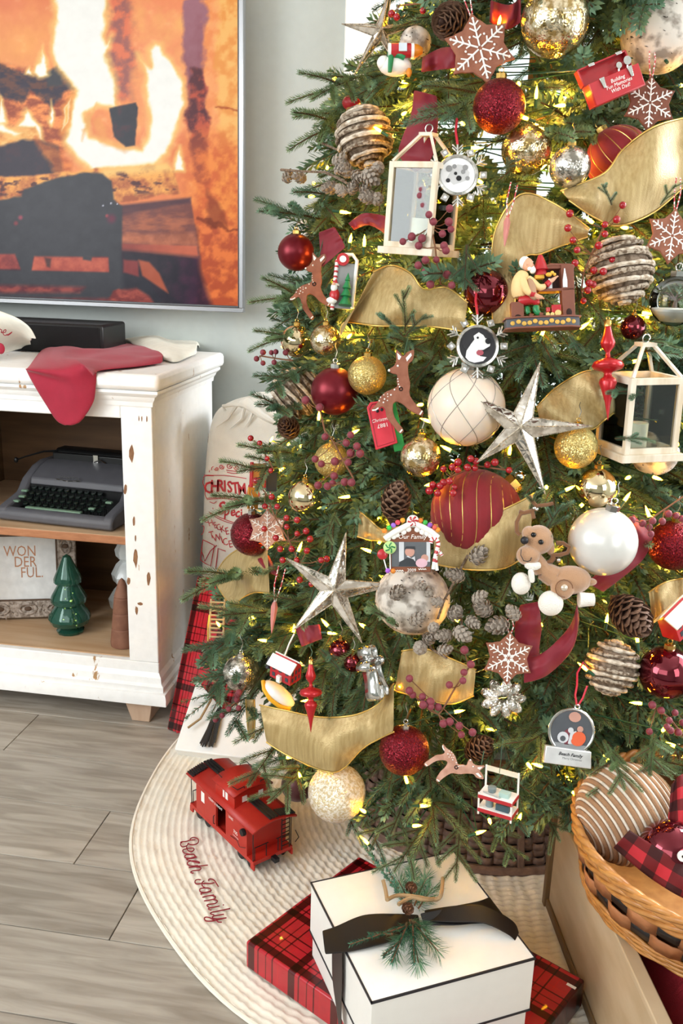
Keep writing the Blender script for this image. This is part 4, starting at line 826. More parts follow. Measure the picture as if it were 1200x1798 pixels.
# ============================================================ lanterns
lanw=mat('whitewashed_wood','e9dfcd',rough=.6,color2='cdbb9d',scale=8,stretch=(6,6,1.5),lo=.35,hi=.7)
def lantern(label,px,py,w,h,turn,tilt,k=1.02,pitch=0):
    t=Th('lantern',label,'lantern',px,py,k,tilt,'whitewashed wooden lanterns',up=True,pitch=pitch,turn=turn)
    for oy in (-h*.35,0,h*.35): OCC.append((px,py+oy,w*.62,t.t))
    p=w*.11; a=w/2
    for sx in (-1,1):
        for sy in (-1,1):
            mb=MB(); mb.box((sx*a-p/2,sy*a-p/2,-h/2+p),(sx*a+p/2,sy*a+p/2,h/2)); t.part('post',mb,lanw,bev=.5)
    mb=MB(); mb.box((-a-p*1.3,-a-p*1.3,-h/2-p*.3),(a+p*1.3,a+p*1.3,-h/2+p)); t.part('base',mb,lanw,bev=1)
    for s in (-1,1):
        for bx in (((-a+p/2,s*a-p/2,h/2-p*1.1),(a-p/2,s*a+p/2,h/2)),((s*a-p/2,-a+p/2,h/2-p*1.1),(s*a+p/2,a-p/2,h/2)),((-a+p/2,s*a-p/2,-h/2+p),(a-p/2,s*a+p/2,-h/2+p*2)),((s*a-p/2,-a+p/2,-h/2+p),(s*a+p/2,a-p/2,-h/2+p*2))):
            mb=MB(); mb.box(*bx); t.part('rail',mb,lanw,bev=.4)
    mb=MB()
    for sx in (-1,1):
        for sy in (-1,1): mb.tube([(sx*a,sy*a,h/2),(sx*a*.22,sy*a*.22,h/2+w*.55)],p*.38,4)
    mb.box((-a*.3,-a*.3,h/2+w*.53),(a*.3,a*.3,h/2+w*.6)); t.part('roof_frame',mb,lanw)
    mb=MB(); mb.tube([(7*math.cos(g),0,h/2+w*.6+7+7*math.sin(g)) for g in [i*math.pi/6 for i in range(12)]],1.2,6,closed=True); t.part('ring',mb,silcap)
    gm=thinglass('lantern_glass','eef3f1')
    for s in (-1,1):
        mb=MB(); mb.box((-a+p/2,s*a-.4,-h/2+p*2),(a-p/2,s*a+.4,h/2-p)); t.part('pane',mb,gm); mb=MB(); mb.box((s*a-.4,-a+p/2,-h/2+p*2),(s*a+.4,a-p/2,h/2-p)); t.part('pane',mb,gm)
    mb=MB(); mb.box((a-p/2+.5,-3,0),(a+p,3,8)); t.part('latch',mb,silcap)
    mb=MB(); mb.lathe([(.1,-h/2+p),(w*.2,-h/2+p),(w*.2,-h*.1),(.1,-h*.1)],18); t.part('candle',mb,mat('ivory_wax','f0e6d0',rough=.5,sub=.2)); 
lantern('whitewashed wooden lantern in the upper left of the tree behind frosted berries',742,368,84,150,-28,2)
lantern('whitewashed wooden lantern at the right behind the red finial',1122,728,92,140,32,-1,k=1.0)
# ============================================================ special ornaments
def M(name,c,rough=.5,**k): return mat(name,c,rough=rough,**k)
rd=M('resin_red','b5222a',.35,coat=.3); wh=M('resin_white','f1efe9',.4); gn=M('resin_green','1f7d48',.4,coat=.2); sknm=M('resin_skin','e0a888',.5); br=M('resin_brown','7c4836',.5); og=M('resin_orange','e38a24',.4); dk=M('resin_black','1d1c20',.4)
# toolbox
t=Th('toolbox','tiny open red toolbox ornament with silver latches at the upper right','ornament',1078,152,1.08,-24,occ=55,pitch=12,turn=8)
mb=MB(); mb.box((-50,-14,-19),(50,-11,19)); mb.box((-50,11,-19),(50,14,19)); mb.box((-50,-11,-19),(-47,11,19)); mb.box((47,-11,-19),(50,11,19)); mb.box((-50,-14,-20),(50,14,-18)); t.part('tray',mb,rd,bev=1)
mb=MB(); mb.box((-50,0,0),(50,3,30)); mb.box((-50,-12,0),(-47,3,30)); mb.box((47,-12,0),(50,3,30)); mb.box((-50,-12,27),(50,3,30)); mb.xf(Matrix.Translation((-2,13,19))@Matrix.Rotation(-.15,4,'X')); t.part('lid',mb,rd,bev=1)
for x in (-26,30):
    mb=MB(); mb.prism([(x-5,20),(x+5,20),(x+3,2),(x-2,2)],-17,-13.5); t.part('latch',mb,silcap,bev=.6); mb=MB(); mb.box((x-6,-.5,46),(x+6,2,51)); t.part('lid_catch',mb,silcap,bev=.5)
for x,z,r in ((20,29,5.5),(38,31,7.5)):
    mb=MB(); mb.tube([(x-6,0,0),(x,-2,z)],1.6,6); mb.lathe([(.1,-3),(r,-3),(r,3),(.1,3)],14,axis='y',c=(x,-2,z)); t.part('wrench',mb,silcap)
for s,z in (('Building',8),("Fun Memories",0),('With Dad!',-8)):
    mb=textmb(s,9,14.4,shear=.2); mb.xf(Matrix.Translation((3,0,z))); t.part('lettering',mb,wh,smooth=0)
# penguin with bottle
t=Th('penguin','penguin ornament with green scarf lying on its side holding a bottle','ornament',706,110,1.04,0,occ=34)
mb=MB(); mb.sphere((-12,0,-6),20,20,12,sx=1.45,sy=.9,sz=.85); t.part('belly',mb,wh)
mb=MB(); mb.sphere((-14,4,2),19,18,10,sx=1.35,sy=.9,sz=.75); t.part('back',mb,dk)
mb=MB(); mb.sphere((-32,-3,-2),12,16,10); t.part('head',mb,wh); mb=MB(); mb.tube([(-22,-16,10),(-20,-19,0),(-21,-17,-12),(-22,-15,-24)],[4,5,4.5,3.5],8); mb.tube([(-24,-10,8),(-6,-18,6),(4,-17,0)],[6,7,5],8); t.part('scarf',mb,gn)
mb=MB(); mb.lathe([(.1,-23),(11.5,-23),(12,-18),(12,10),(11,14),(.1,14)],18,axis='x',c=(2,-16,13)); t.part('bottle_label',mb,rd); mb=MB(); mb.lathe([(.1,13),(12.2,13),(12.2,18),(.1,18)],18,axis='x',c=(2,-16,13)); t.part('bottle_band',mb,wh); mb=MB(); mb.lathe([(.1,-27),(12.2,-27),(12.2,-22),(.1,-22)],18,axis='x',c=(2,-16,13)); t.part('bottle_band',mb,wh)
mb=MB(); mb.box((-7,-29.5,6),(7,-27.6,20)); t.part('label_patch',mb,M('pale_label','cfd8e0',.5))
mb=MB(); mb.lathe([(.1,18),(11,18),(10,25),(5,33),(.1,33)],16,axis='x',c=(2,-16,13)); mb.sphere((12,-10,-22),5,10,6,sz=1.6); t.part('orange_foot',mb,og)
# candy frame with santa and tree
t=Th('candy_frame','slim white photo frame ornament with santa and little green tree, left','ornament',606,500,1.06,6,occ=30)
mb=MB(); mb.tube([(-18,0,-46),(-18,0,40),(-10,0,52),(8,0,54),(17,0,44),(17,0,-40)],3.4,8); t.part('frame',mb,wh)
mb=MB()
for z in range(-42,42,9): mb.lathe([(3.6,z-1.8),(3.9,z),(3.6,z+1.8)],10,c=(-18,0,0)); 
mb.lathe([(.1,-2),(11,-2),(11,2),(.1,2)],18,axis='y',c=(-8,-3,43)); t.part('red_stripe',mb,rd)
mb=MB(); mb.lathe([(.1,-3),(6,-3),(6,-1),(.1,-1)],14,axis='y',c=(-8,-3.5,43)); t.part('mint_centre',mb,wh)
mb=MB(); mb.box((-15,1,-42),(15,3,38)); t.part('picture',mb,M('grey_picture','8d8f8e',.3))
mb=MB(); mb.lathe([(.1,28),(5,14),(3,13),(8,0),(4,-1),(10,-14),(5,-15),(12,-30),(.1,-30)],12,c=(4,-8,-8)); t.part('little_tree',mb,gn,smooth=20)
mb=MB(); mb.sphere((-16,-8,-22),9,14,8,sz=1.4); mb.lathe([(.1,14),(6,0),(.1,0)],12,c=(-16,-8,-6)); t.part('santa_suit',mb,rd); mb=MB(); mb.sphere((-18,-13,-10),6,12,8,sz=1.2); mb.sphere((-20,-10,-32),6,10,6,sx=1.6); mb.lathe([(6,-1),(7,1),(6,3)],12,c=(-16,-8,-5)); t.part('beard',mb,wh)
mb=MB(); mb.sphere((-19,-16,-5),3.5,10,6); t.part('face',mb,sknm)
# wood carved santa workshop
t=Th('santa_workshop','carved santa toymaker seated at a brown workbench with toys','ornament',954,512,1.1,-2,occ=66,turn=0)
OCC.append((950,560,40,t.t)); OCC.append((930,470,34,t.t)); OCC.append((990,540,26,t.t))
mb=MB(); mb.prism([(-68,-10),(-50,-18),(40,-18),(60,-10),(60,12),(-68,12)],-66,-48,plane='xy'); t.part('base',mb,M('blue_grey_base','54565c',.6))
for z in (-67,-49):
    mb=MB(); mb.prism([(-71,-13),(-52,-21),(42,-21),(63,-12),(63,14),(-71,14)],z,z+3,plane='xy'); t.part('base_rim',mb,br,bev=.6)
mb=MB()
for i in range(12): 
    x=-58+i*9.6; y=-19.2 if -50<x<40 else -15.5; mb.sphere((x,y,-57+2*math.sin(i*2)),3.6,8,5,sx=1.2,sy=.3,sz=1.1)
t.part('gold_leaf_motif',mb,M('gold_leaf','d6a94c',.5))
mb=MB(); mb.box((-58,-8,-46),(-36,8,-18)); t.part('stool',mb,br,bev=1); mb=MB(); mb.sphere((-47,-8.5,-46),6,10,6,sy=.2); t.part('stool_arch',mb,M('arch_dark','2e1812',.8))
mb=MB(); mb.box((31,-10,-46),(53,10,44)); t.part('bench_cabinet',mb,br,bev=1); mb=MB(); mb.box((-10,-10,-2),(53,10,3)); t.part('bench_top',mb,br,bev=.8); mb=MB(); mb.box((0,-6,38),(56,10,43)); mb.prism([(2,43),(14,48),(50,46),(56,43)],-6,8); t.part('shelf_top',mb,br,bev=.8)
mb=MB(); mb.box((2,7,3),(31,9,40)); t.part('back_board',mb,M('dark_back','3c211a',.7)); mb=MB(); mb.sphere((42,-10.5,-40),5,10,6,sy=.2,sz=1.4); t.part('bench_arch',mb,M('arch_dark','2e1812',.8))
mb=MB(); mb.tube([(-46,0,-16),(-30,-4,-14),(-14,-8,-16),(-12,-9,-26)],[11,10,8,7],10); t.part('trousers',mb,rd,sub=1); mb=MB(); mb.tube([(-14,-8,-24),(-16,-8,-34),(-12,-10,-40),(-8,-12,-41)],[7,6.5,6,4],10); mb.tube([(-28,-2,-24),(-30,-2,-34),(-26,-5,-40)],[6,6,5],8); t.part('stockings_legs',mb,gn,sub=1)
mb=MB(); mb.tube([(-10,-12,-42),(-4,-14,-43)],[4,3],8); mb.tube([(-26,-6,-42),(-20,-8,-43)],[4,3],8); t.part('shoe',mb,br)
shirt=M('cream_shirt','ecc98e',.6); mb=MB(); mb.tube([(-40,0,-12),(-41,0,4),(-39,0,20),(-34,0,32),(-32,-1,38)],[14,16.5,16,12,6],14); mb.tube([(-38,-10,26),(-36,-14,8),(-30,-17,-4),(-24,-18,-8)],[7,8,7,5.5],10); mb.tube([(-30,-8,26),(-16,-12,10),(-8,-12,2),(4,-14,8)],[7,7.5,7,5],10); t.part('shirt',mb,shirt,sub=1)
mb=MB(); mb.tube([(-26,-10,24),(-22,-14,8),(-24,-16,-8),(-14,-17,-18)],[5,8,9,5],10); t.part('apron',mb,M('tan_apron','b08a6c',.7),sub=1)
mb=MB(); mb.tube([(-25,-18,-7),(-19,-19,-10)],[5.8,5.5],10); mb.tube([(3,-14,8),(9,-14,13)],[5.3,5],10); t.part('cuff',mb,rd)
mb=MB(); mb.tube([(-19,-19,-10),(-12,-20,-14),(-6,-20,-15)],[4.5,4.5,3],8); mb.tube([(9,-14,13),(15,-14,17),(22,-14,22)],[4,3.6,1.5],8)
for q in range(3): mb.tube([(-8,-21+q*2,-14),(-3,-21+q*2,-17)],[1.3,1],5); mb.tube([(16,-16+q*2,18),(24,-16+q*2,22+q)],[1.2,.9],5)
t.part('hand',mb,sknm)
mb=MB(); mb.sphere((-26,-2,48),10,18,12,sz=1.15); mb.sphere((-17,-3,46),2.6,8,6); mb.sphere((-28,-11,47),2.5,8,6,sz=1.4); t.part('head',mb,sknm)
mb=MB(); mb.sphere((-30,1,52),10.5,16,10,sz=1.1); mb.tube([(-20,-4,42),(-17,-6,36),(-19,-6,30)],[6,7,3],10); mb.tube([(-27,-9,42),(-22,-8,36)],[3.5,5],8); mb.tube([(-19,-8,51),(-16,-5,51.5)],1.2,5); mb.tube([(-18,-7,43.5),(-14,-4,43)],1.8,5); t.part('hair_and_beard',mb,wh,sub=1)
mb=MB(); mb.sphere((-18.6,-7,49),1.1,6,4); t.part('eye',mb,dk)
mb=MB(); mb.lathe([(.1,46),(4,44),(8,34),(14,18),(9,17),(12,8),(.1,8)],14,c=(-2,2,20)); t.part('toy_clown',mb,rd); mb=MB(); mb.box((-14,-6,22),(2,4,28)); t.part('toy_block',mb,M('toy_yellow','e0b040',.4))
mb=MB(); mb.sphere((8,-14,26),4,8,6,sx=1.4); mb.sphere((14,-14,29),3.4,8,6); mb.sphere((18,-14,26),3,8,6); t.part('yellow_toy',mb,M('toy_yellow','e0b040',.4))
mb=MB(); mb.lathe([(.1,3),(4.5,3),(4.5,16),(2,18),(2,21),(.1,21)],12,c=(11,-5,0)); mb.lathe([(.1,3),(4,3),(4,16),(1.6,30),(1,36),(.1,36)],12,c=(36,-13,0)); t.part('jar',mb,M('glaze_white','e6e8ea',.2))
mb=MB(); mb.box((12,-12,-40),(28,-4,-26)); mb.lathe([(.1,0),(4,0),(4,8),(.1,8)],10,c=(6,-8,-38)); t.part('toy_engine',mb,rd,bev=1)
for x,z,r in ((22,-41,5.5),(12,-43,3.5),(4,-43,3.5)):
    mb=MB(); mb.lathe([(.1,-3),(r,-3),(r,0),(.1,0)],14,axis='y',c=(x,-11,z)); t.part('toy_wheel',mb,M('toy_cream','dcc27c',.5))
# red tag
t=Th('red_tag','red metal tag ornament printed Christmas 1887 behind the fawn cookie','ornament',671,745,1.05,-12,occ=30)
mb=MB(); mb.prism([(-20,-42),(20,-38),(20,30),(14,40),(-12,42),(-20,34)],-2,2); t.part('tag_plate',mb,M('tag_red','cc3040',.45),bev=1.2)
mb=MB(); mb.tube([(-16,-2.4,-37),(16,-2.4,-34),(16,-2.4,28),(11,-2.4,36),(-10,-2.4,38),(-16,-2.4,31)],.7,4,closed=True); t.part('raised_border',mb,M('tag_dark','8e1c28',.5))
mb=textmb('Christmas',8.5,2.6,shear=.3); mb.xf(Matrix.Translation((0,0,8))); t.part('lettering',mb,wh,smooth=0); mb=textmb('1887',10,2.6); mb.xf(Matrix.Translation((1,0,-2))@Matrix.Rotation(math.pi,4,'Y')); t.part('lettering',mb,wh,smooth=0)
mb=MB(); mb.sphere((-3,-2.4,24),3,8,5,sy=.3); mb.sphere((5,-2.4,25),3,8,5,sy=.3); t.part('stamp',mb,dk)
mb=MB(); mb.box((12,4,-52),(32,7,34)); t.part('green_ribbon',mb,M('kelly_green','1f8a3c',.5),bev=1)
# gingerbread house picture frame
t=Th('gingerbread_frame','gingerbread house picture frame ornament with candy roof above the birch ball','ornament',724,958,1.12,0,occ=50)
OCC.append((724,935,40,t.t)); OCC.append((690,975,24,t.t)); OCC.append((765,975,20,t.t))
k9=lambda x,y:((x-600)/9.23,-(y-540)/9.23)
mb=MB(); mb.prism([k9(*p) for p in [(250,960),(900,970),(905,480),(1000,440),(600,240),(150,440),(260,480)]],-3,3); t.part('gingerbread_wall',mb,M('frame_gingerbread','7d4a32',.7),bev=1)
mb=MB(); mb.tube([(k9(x,y)[0],-4,k9(x,y)[1]) for x,y in [(150,430),(300,330),(450,250),(600,170),(760,235),(900,310),(1020,410)]],[5,5.5,5.5,5.5,5.5,5.5,5],10)
for x,y in [(210,425),(300,395),(350,365),(460,320),(540,275),(680,280),(760,320),(840,345),(900,380),(960,400)]: mb.sphere((k9(x,y)[0],-4,k9(x,y)[1]),5,8,6,sy=.5)
t.part('icing_roof',mb,icing)
for x,y,c in [(150,300,'e8892c'),(225,250,'3cc04a'),(295,210,'9a6cd0'),(365,165,'d8485a'),(445,130,'e8a030'),(735,135,'e07a28'),(810,165,'3cb04a'),(885,205,'9a5cc0'),(960,245,'d86050'),(1015,285,'e8922c'),(205,945,'a05cc8'),(290,950,'e0862c')]:
    mb=MB(); X_,Z_=k9(x,y); mb.sphere((X_,-4,Z_),4.6,12,8); t.part('gumdrop',mb,M('gum_'+c,c,.35,sub=.2))
mb=MB(); X_,Z_=k9(610,145); mb.lathe([(.1,-8),(9,-7.5),(11,-4),(9,0),(.1,0)],24,axis='y',c=(X_,0,Z_)); t.part('peppermint',mb,wh); mb=MB()
for i in range(6):
    a=i*math.pi/3; mb.tube([(X_,-8.3,Z_),(X_+5*math.cos(a+.3),-8.2,Z_+5*math.sin(a+.3)),(X_+9*math.cos(a),-7.4,Z_+9*math.sin(a))],[.6,1.6,2],5)
t.part('swirl',mb,rd)
mb=MB(); a=k9(265,480); b=k9(895,880); mb.box((a[0],-3.8,b[1]),(b[0],-2.8,a[1]),0)
mb.box((k9(385,0)[0],-4.2,k9(0,800)[1]),(k9(465,0)[0],-3.6,a[1]),1); mb.box((k9(830,0)[0],-4.2,k9(0,800)[1]),(k9(890,0)[0],-3.6,a[1]),1)
disc(mb,*k9(560,640),8.5,-3.9,2,16); mb.prism([k9(*p) for p in [(380,870),(400,800),(510,740),(640,740),(680,870)]],-4.8,-4.0,3); mb.prism([k9(*p) for p in [(475,590),(500,550),(640,550),(650,600),(560,590)]],-4.9,-4.3,3); disc(mb,*k9(800,740),6.5,-4.2,2,14); disc(mb,*k9(750,820),8,-4.4,4,14,ex=1.3); mb.prism([k9(*p) for p in [(505,715),(530,700),(580,745),(640,710),(650,800),(620,760)]],-5.2,-4.9,1)
t.part('photo',mb,[M('ph_grey','5f6266',.3),M('ph_light','c9ccd0',.3),M('ph_skin','c09080',.4),M('ph_dark','33363a',.4),M('ph_pink','d8b0bc',.4)],smooth=0)
mb=textmb('Our Family',11,4.2,shear=.2); mb.xf(Matrix.Translation((0,0,15.5))); t.part('lettering',mb,icing,smooth=0); mb=textmb('2009',8,4.2); mb.xf(Matrix.Translation((-1,0,-43))); t.part('lettering',mb,icing,smooth=0)
mb=MB(); mb.tube([(k9(330+i*18,945+ (8 if i%2 else -8))[0],-4,k9(0,945+(8 if i%2 else -8))[1]) for i in range(8)],1,5); mb.tube([(k9(700+i*18,920+(8 if i%2 else -8))[0],-4,k9(0,920+(8 if i%2 else -8))[1]) for i in range(8)],1,5); t.part('icing_wave',mb,icing,kind='stuff')
def striped(t,pts,r,n=7):
    P=catmull([Vector(p) for p in pts],40); mb=MB(); mb.tube(P,r,9); t.part('candy_cane',mb,wh); mb=MB()
    for i in range(n):
        j=2+int(i*36/n); q=P[j:j+3]; 
        if len(q)==3: mb.tube(q,r*1.06,9)
    t.part('cane_stripe',mb,rd)
c3=lambda x,y:(k9(x,y)[0],-6,k9(x,y)[1])
striped(t,[c3(900,500),(c3(920,440)),c3(980,430),c3(1020,500),c3(1000,600),c3(960,760),c3(940,920)],3.6); striped(t,[c3(1080,700),c3(1040,640),c3(1000,650),c3(980,760),c3(1000,940)],3,5)
mb=MB(); X_,Z_=k9(235,570); mb.tube([(X_,-6,Z_),(X_+1,-5,Z_-38)],1.1,6); X2_,Z2_=k9(120,680); mb.tube([(X2_,-3,Z2_),(X2_+7,-3,Z2_-26)],1.1,6); t.part('lolly_stick',mb,wh)
mb=MB(); mb.sphere((X_,-6,Z_),11.5,20,10,sy=.4); t.part('lollipop',mb,M('lolly_green','b9dc8c',.35)); mb=MB()
for i in range(5):
    a=i*1.256; mb.tube([(X_,-10.8,Z_),(X_+4*math.cos(a+.5),-10.4,Z_+4*math.sin(a+.5)),(X_+9*math.cos(a),-8.6,Z_+9*math.sin(a))],[.5,1.3,1.5],5)
t.part('lolly_swirl',mb,gn); mb=MB(); mb.sphere((X2_,-3,Z2_),9.5,18,10,sy=.4); t.part('lollipop',mb,rd)
hang(t,k9(0,40)[1],26,greenw)
# plush reindeer
t=Th('plush_reindeer','soft tan plush reindeer with white scarf lying below the ribbon','plush toy',968,990,1.1,0,occ=60)
for a in ((936,955,34),(1000,1030,40),(925,1015,26)): OCC.append(a+(t.t,))
felt=mat('tan_felt','b58a66',rough=1,var=.06,sheen=.8,bump=.6,bscale=900); wfelt=mat('white_fleece','f0ebe0',rough=1,sheen=.8,bump=.9,bscale=600); antl=mat('antler_felt','7a5234',rough=1,sheen=.4)
k35=lambda x,y:((860+x/3.53)-968,-((820+y/3.53)-990))
def S3(mb,x,y,r,dy=0,**k): a,b=k35(x,y); mb.sphere((a,dy,b),r,20,12,**k)
mb=MB(); S3(mb,500,700,30,0,sx=1.25,sy=.8,sz=.85); S3(mb,440,745,21,-14,sy=.6); 
a,b=k35(330,640); mb.tube([k35(330,640)[0:1]+(0,)+k35(330,640)[1:],(k35(400,680)[0],0,k35(400,680)[1])],[17,20],10)
mb.tube([(k35(270,560)[0],-4,k35(270,560)[1]),(k35(330,640)[0],-2,k35(330,640)[1])],[14,16],10)
o=t.part('body',mb,felt); md=o.modifiers.new('r','REMESH'); md.mode='VOXEL'; md.voxel_size=1.3*t.S; md.use_smooth_shade=True; sm_=o.modifiers.new('s','SMOOTH'); sm_.factor=1; sm_.iterations=6
mb=MB(); S3(mb,300,450,26,-6,sy=.85); S3(mb,230,545,19,-14,sx=1.1,sy=.9,sz=.95); S3(mb,375,500,9,-4,sx=.8,sz=1.5); S3(mb,240,410,13,-8)
o=t.part('head',mb,felt); md=o.modifiers.new('r','REMESH'); md.mode='VOXEL'; md.voxel_size=1.2*t.S; md.use_smooth_shade=True; sm_=o.modifiers.new('s','SMOOTH'); sm_.factor=1; sm_.iterations=6
mb=MB(); S3(mb,198,452,7,-27); t.part('nose',mb,dk)
for x,y in ((255,418),(297,462)): mb=MB(); S3(mb,x,y,4.6,-29 if x>260 else -24); t.part('eye',mb,M('glossy_black','0e0d0e',.08))
mb=MB(); mb.tube([(k35(x,y)[0],-31,k35(x,y)[1]) for x,y in [(175,505),(172,540),(190,575),(215,580),(232,572),(238,555)]],.8,5); t.part('mouth',mb,dk)
def ant(L): 
    mb=MB()
    for q in L: mb.tube([(k35(x,y)[0],-6,k35(x,y)[1]) for x,y in q],3.6,8)
    return mb
t.part('antler',ant([[(270,320),(262,270),(290,240),(350,235),(390,225)],[(270,270),(210,285),(180,275)],[(290,245),(260,210),(240,180)],[(262,270),(190,290),(165,340),(165,400),(185,420)]]),antl)
t.part('antler',ant([[(375,545),(430,545),(480,530),(490,495),(450,470),(410,470)],[(400,545),(370,585),(350,590)],[(375,590),(400,560)]]),antl)
mb=MB(); S3(mb,270,255,3.5,-10); S3(mb,285,262,3.5,-10); S3(mb,420,575,4,-10); t.part('jingle_bells',mb,silcap)
mb=MB(); mb.tube([(k35(x,y)[0],d,k35(x,y)[1]) for x,y,d in [(200,590,-20),(250,620,-22),(310,600,-16)]],[7,9,7],10); mb.tube([(k35(x,y)[0],d,k35(x,y)[1]) for x,y,d in [(235,620,-24),(245,680,-24),(250,715,-24)]],[6,6,4],8); t.part('scarf',mb,wfelt,sub=1)
mb=MB(); S3(mb,190,720,17,-8,sx=1,sz=1.15); S3(mb,370,840,20,-12,sx=1.1,sz=1.1); t.part('paw',mb,wfelt); mb=MB(); mb.lathe([(14,-14),(12,0),(11,12),(.1,12)],18,axis='x',c=(k35(600,820)[0],-4,k35(600,820)[1])); mb.lathe([(.1,-14),(14,-14)],18,axis='x',c=(k35(600,820)[0],-4,k35(600,820)[1])); t.part('paw',mb,wfelt)
mb=MB(); S3(mb,620,712,10,0,sx=1.3,sz=.7); t.part('tail',mb,felt); mb=MB(); S3(mb,440,740,6,-28,sy=.5); t.part('button',mb,M('crystal_button','d8c8b4',.15,metal=.4))
mb=MB(); mb.tube([(k35(440,745)[0]+15*math.cos(a),-27,k35(440,745)[1]+15*math.sin(a)) for a in [i*.4 for i in range(13)]],1.2,6); t.part('seam',mb,antl)
# silver photo globe
t=Th('photo_globe','silver snow globe shaped photo ornament with engraved base','ornament',1003,1292,1.1,8,occ=46)
kg=lambda x,y:((x-550)/8.571,-(y-700)/8.571)
mb=MB(); mb.tube([(39*math.cos(a),0,8+39*math.sin(a)) for a in [math.radians(-48+276*i/34) for i in range(35)]],2.6,8); t.part('ring',mb,silcap)
mb=MB(); mb.prism([(-42,-22),(38,-22),(42,-52),(-42,-52)],-6,6); t.part('base',mb,mat('polished_silver','f2f2f2',rough=.3,metal=.6),bev=1.5)
mb=MB(); disc(mb,0,8,37,-.5,0,32); mb.prism([(-34,-14),(34,-14),(28,-22),(-28,-22)],-1.6,-1.1,1); disc(mb,-14,-4,10,-1.8,2,14); disc(mb,-14,-6,5,-2.3,0,10); disc(mb,-2,10,5,-1.8,2,12); mb.prism([(-12,8),(-4,14),(-2,-16),(-10,-16)],-1.6,-1.2,4); mb.prism([(-2,6),(8,10),(6,-14),(-4,-14)],-1.9,-1.3,2); disc(mb,14,-2,12,-2,3,16); disc(mb,14,14,5.5,-2,5,12); disc(mb,2,34,9,-1.7,5,14,ex=1.2); disc(mb,12,-8,8,-2.4,3,12,ex=1.4)
t.part('photo',mb,[M('globe_grey','54575c',.25),M('globe_mid','8b8e90',.3),M('ph_light','c9ccd0',.3),M('globe_orange','d8603a',.4),M('globe_maroon','7a3a44',.4),M('ph_skin','c09080',.4)],smooth=0)
mb=textmb('Beach Family',8,6.4,shear=.3,bold=.15); mb.xf(Matrix.Translation((2,0,-32))); t.part('lettering',mb,dk,smooth=0); mb=textmb('Merry Christmas',5,6.4); mb.xf(Matrix.Translation((6,0,-39))); t.part('lettering',mb,M('grey_engraving','77787a',.4),smooth=0)
mb=MB(); mb.tube([(4+4*math.cos(a),0,52+4*math.sin(a)) for a in [i*.7 for i in range(9)]],1.6,6,closed=True); t.part('eyelet',mb,silcap)
mb=MB(); mb.tube([(3,0,54),(-2,2,72),(0,6,88)],1.8,6); mb.tube([(5,0,54),(12,2,68),(18,6,90)],1.8,6); mb.tube([(0,6,88),(-2,8,110),(6,8,130),(16,8,120)],1.8,6); t.part('red_cord',mb,M('red_satin_cord','c22338',.4))
# tin cookie cutter
t=Th('cookie_cutter','shiny tin gingerbread man cookie cutter at the lower left of the tree','ornament',655,1185,1.1,-14,occ=42)
OCC.append((645,1150,24,t.t)); OCC.append((650,1225,24,t.t))
G=[(0,52),(9,48),(12,38),(8,30),(22,28),(30,20),(24,12),(12,12),(12,-8),(20,-30),(14,-42),(5,-38),(0,-20),(-5,-38),(-14,-42),(-20,-30),(-12,-8),(-12,12),(-24,12),(-30,20),(-22,28),(-8,30),(-12,38),(-9,48)]
G=catmull([Vector((x,z,0)) for x,z in G+G[:1]],72)[:-1]; mb=MB(); n=len(G); A=Matrix.Rotation(math.radians(62),3,'Z')
vs=[A@Vector((g.x,-13,g.y)) for g in G]+[A@Vector((g.x,13,g.y)) for g in G]; mb.add(vs,[(i,(i+1)%n,n+(i+1)%n,n+i) for i in range(n)]); t.part('tin_band',mb,mat('tin','cfcfcc',rough=.16,metal=1,var=.03),smooth=50,solid=1)
mb=MB(); mb.tube([A@Vector((g.x,-13,g.y)) for g in G],.9,5,closed=True); t.part('rolled_edge',mb,silcap)
# red farm house
def house(label,px,py,s,tilt,k,roofc=wh,turn=-35):
    t=Th('house_ornament',label,'ornament',px,py,k,tilt,occ=26*s,pitch=24,turn=turn)
    mb=MB(); mb.box((-22*s,-14*s,-20*s),(22*s,14*s,8*s)); mb.prism([(-14*s,8*s),(14*s,8*s),(0,20*s)],-21.9*s,21.9*s); q=MB(); q.prism([(-14*s,8*s),(14*s,8*s),(0,20*s)],-21.9*s,21.9*s); mb=MB(); mb.box((-22*s,-14*s,-20*s),(22*s,14*s,8*s)); mb.merge(q,Matrix.Rotation(math.pi/2,4,'Z')); t.part('wall',mb,rd)
    for sg in (-1,1):
        q=MB(); q.box((-26*s,-1*s,-1.2*s),(26*s,21*s,1.2*s)); q.xf(Matrix.Translation((0,-19*s if sg<0 else 19*s,5.5*s))@(Matrix.Rotation(math.radians(40),4,'X') if sg<0 else Matrix.Rotation(math.pi,4,'Z')@Matrix.Rotation(math.radians(40),4,'X'))); t.part('roof',q,roofc,bev=.6)
    for x in (-14,0,14):
        for z in (-12,0):
            mb=MB(); mb.box(((x-3)*s,-14.6*s,(z-3)*s),((x+3)*s,-13.9*s,(z+4)*s)); t.part('window',mb,M('toy_window','3a4048',.3)); mb=MB(); mb.box((22*s,(x*.6-2)*s,(z-3)*s),(22.6*s,(x*.6+2)*s,(z+4)*s)); t.part('window',mb,M('toy_window','3a4048',.3))
    mb=MB(); mb.box((-4*s,-20*s,-20*s),(4*s,-14*s,-8*s)); t.part('porch',mb,wh,bev=.5); return t
t=house('little red house ornament with white snowy roof above the gold swag',502,1172,1.05,4,1.06)
mb=MB(); mb.lathe([(.1,14),(3,8),(2,7),(5,0),(3,-1),(6.5,-9),(.1,-9)],10,c=(-34,-6,-2)); t.part('tiny_tree',mb,dk); mb=MB(); mb.tube([(-4,0,22),(2,4,48),(10,6,70)],1.6,5); t.part('hanger',mb,wh)
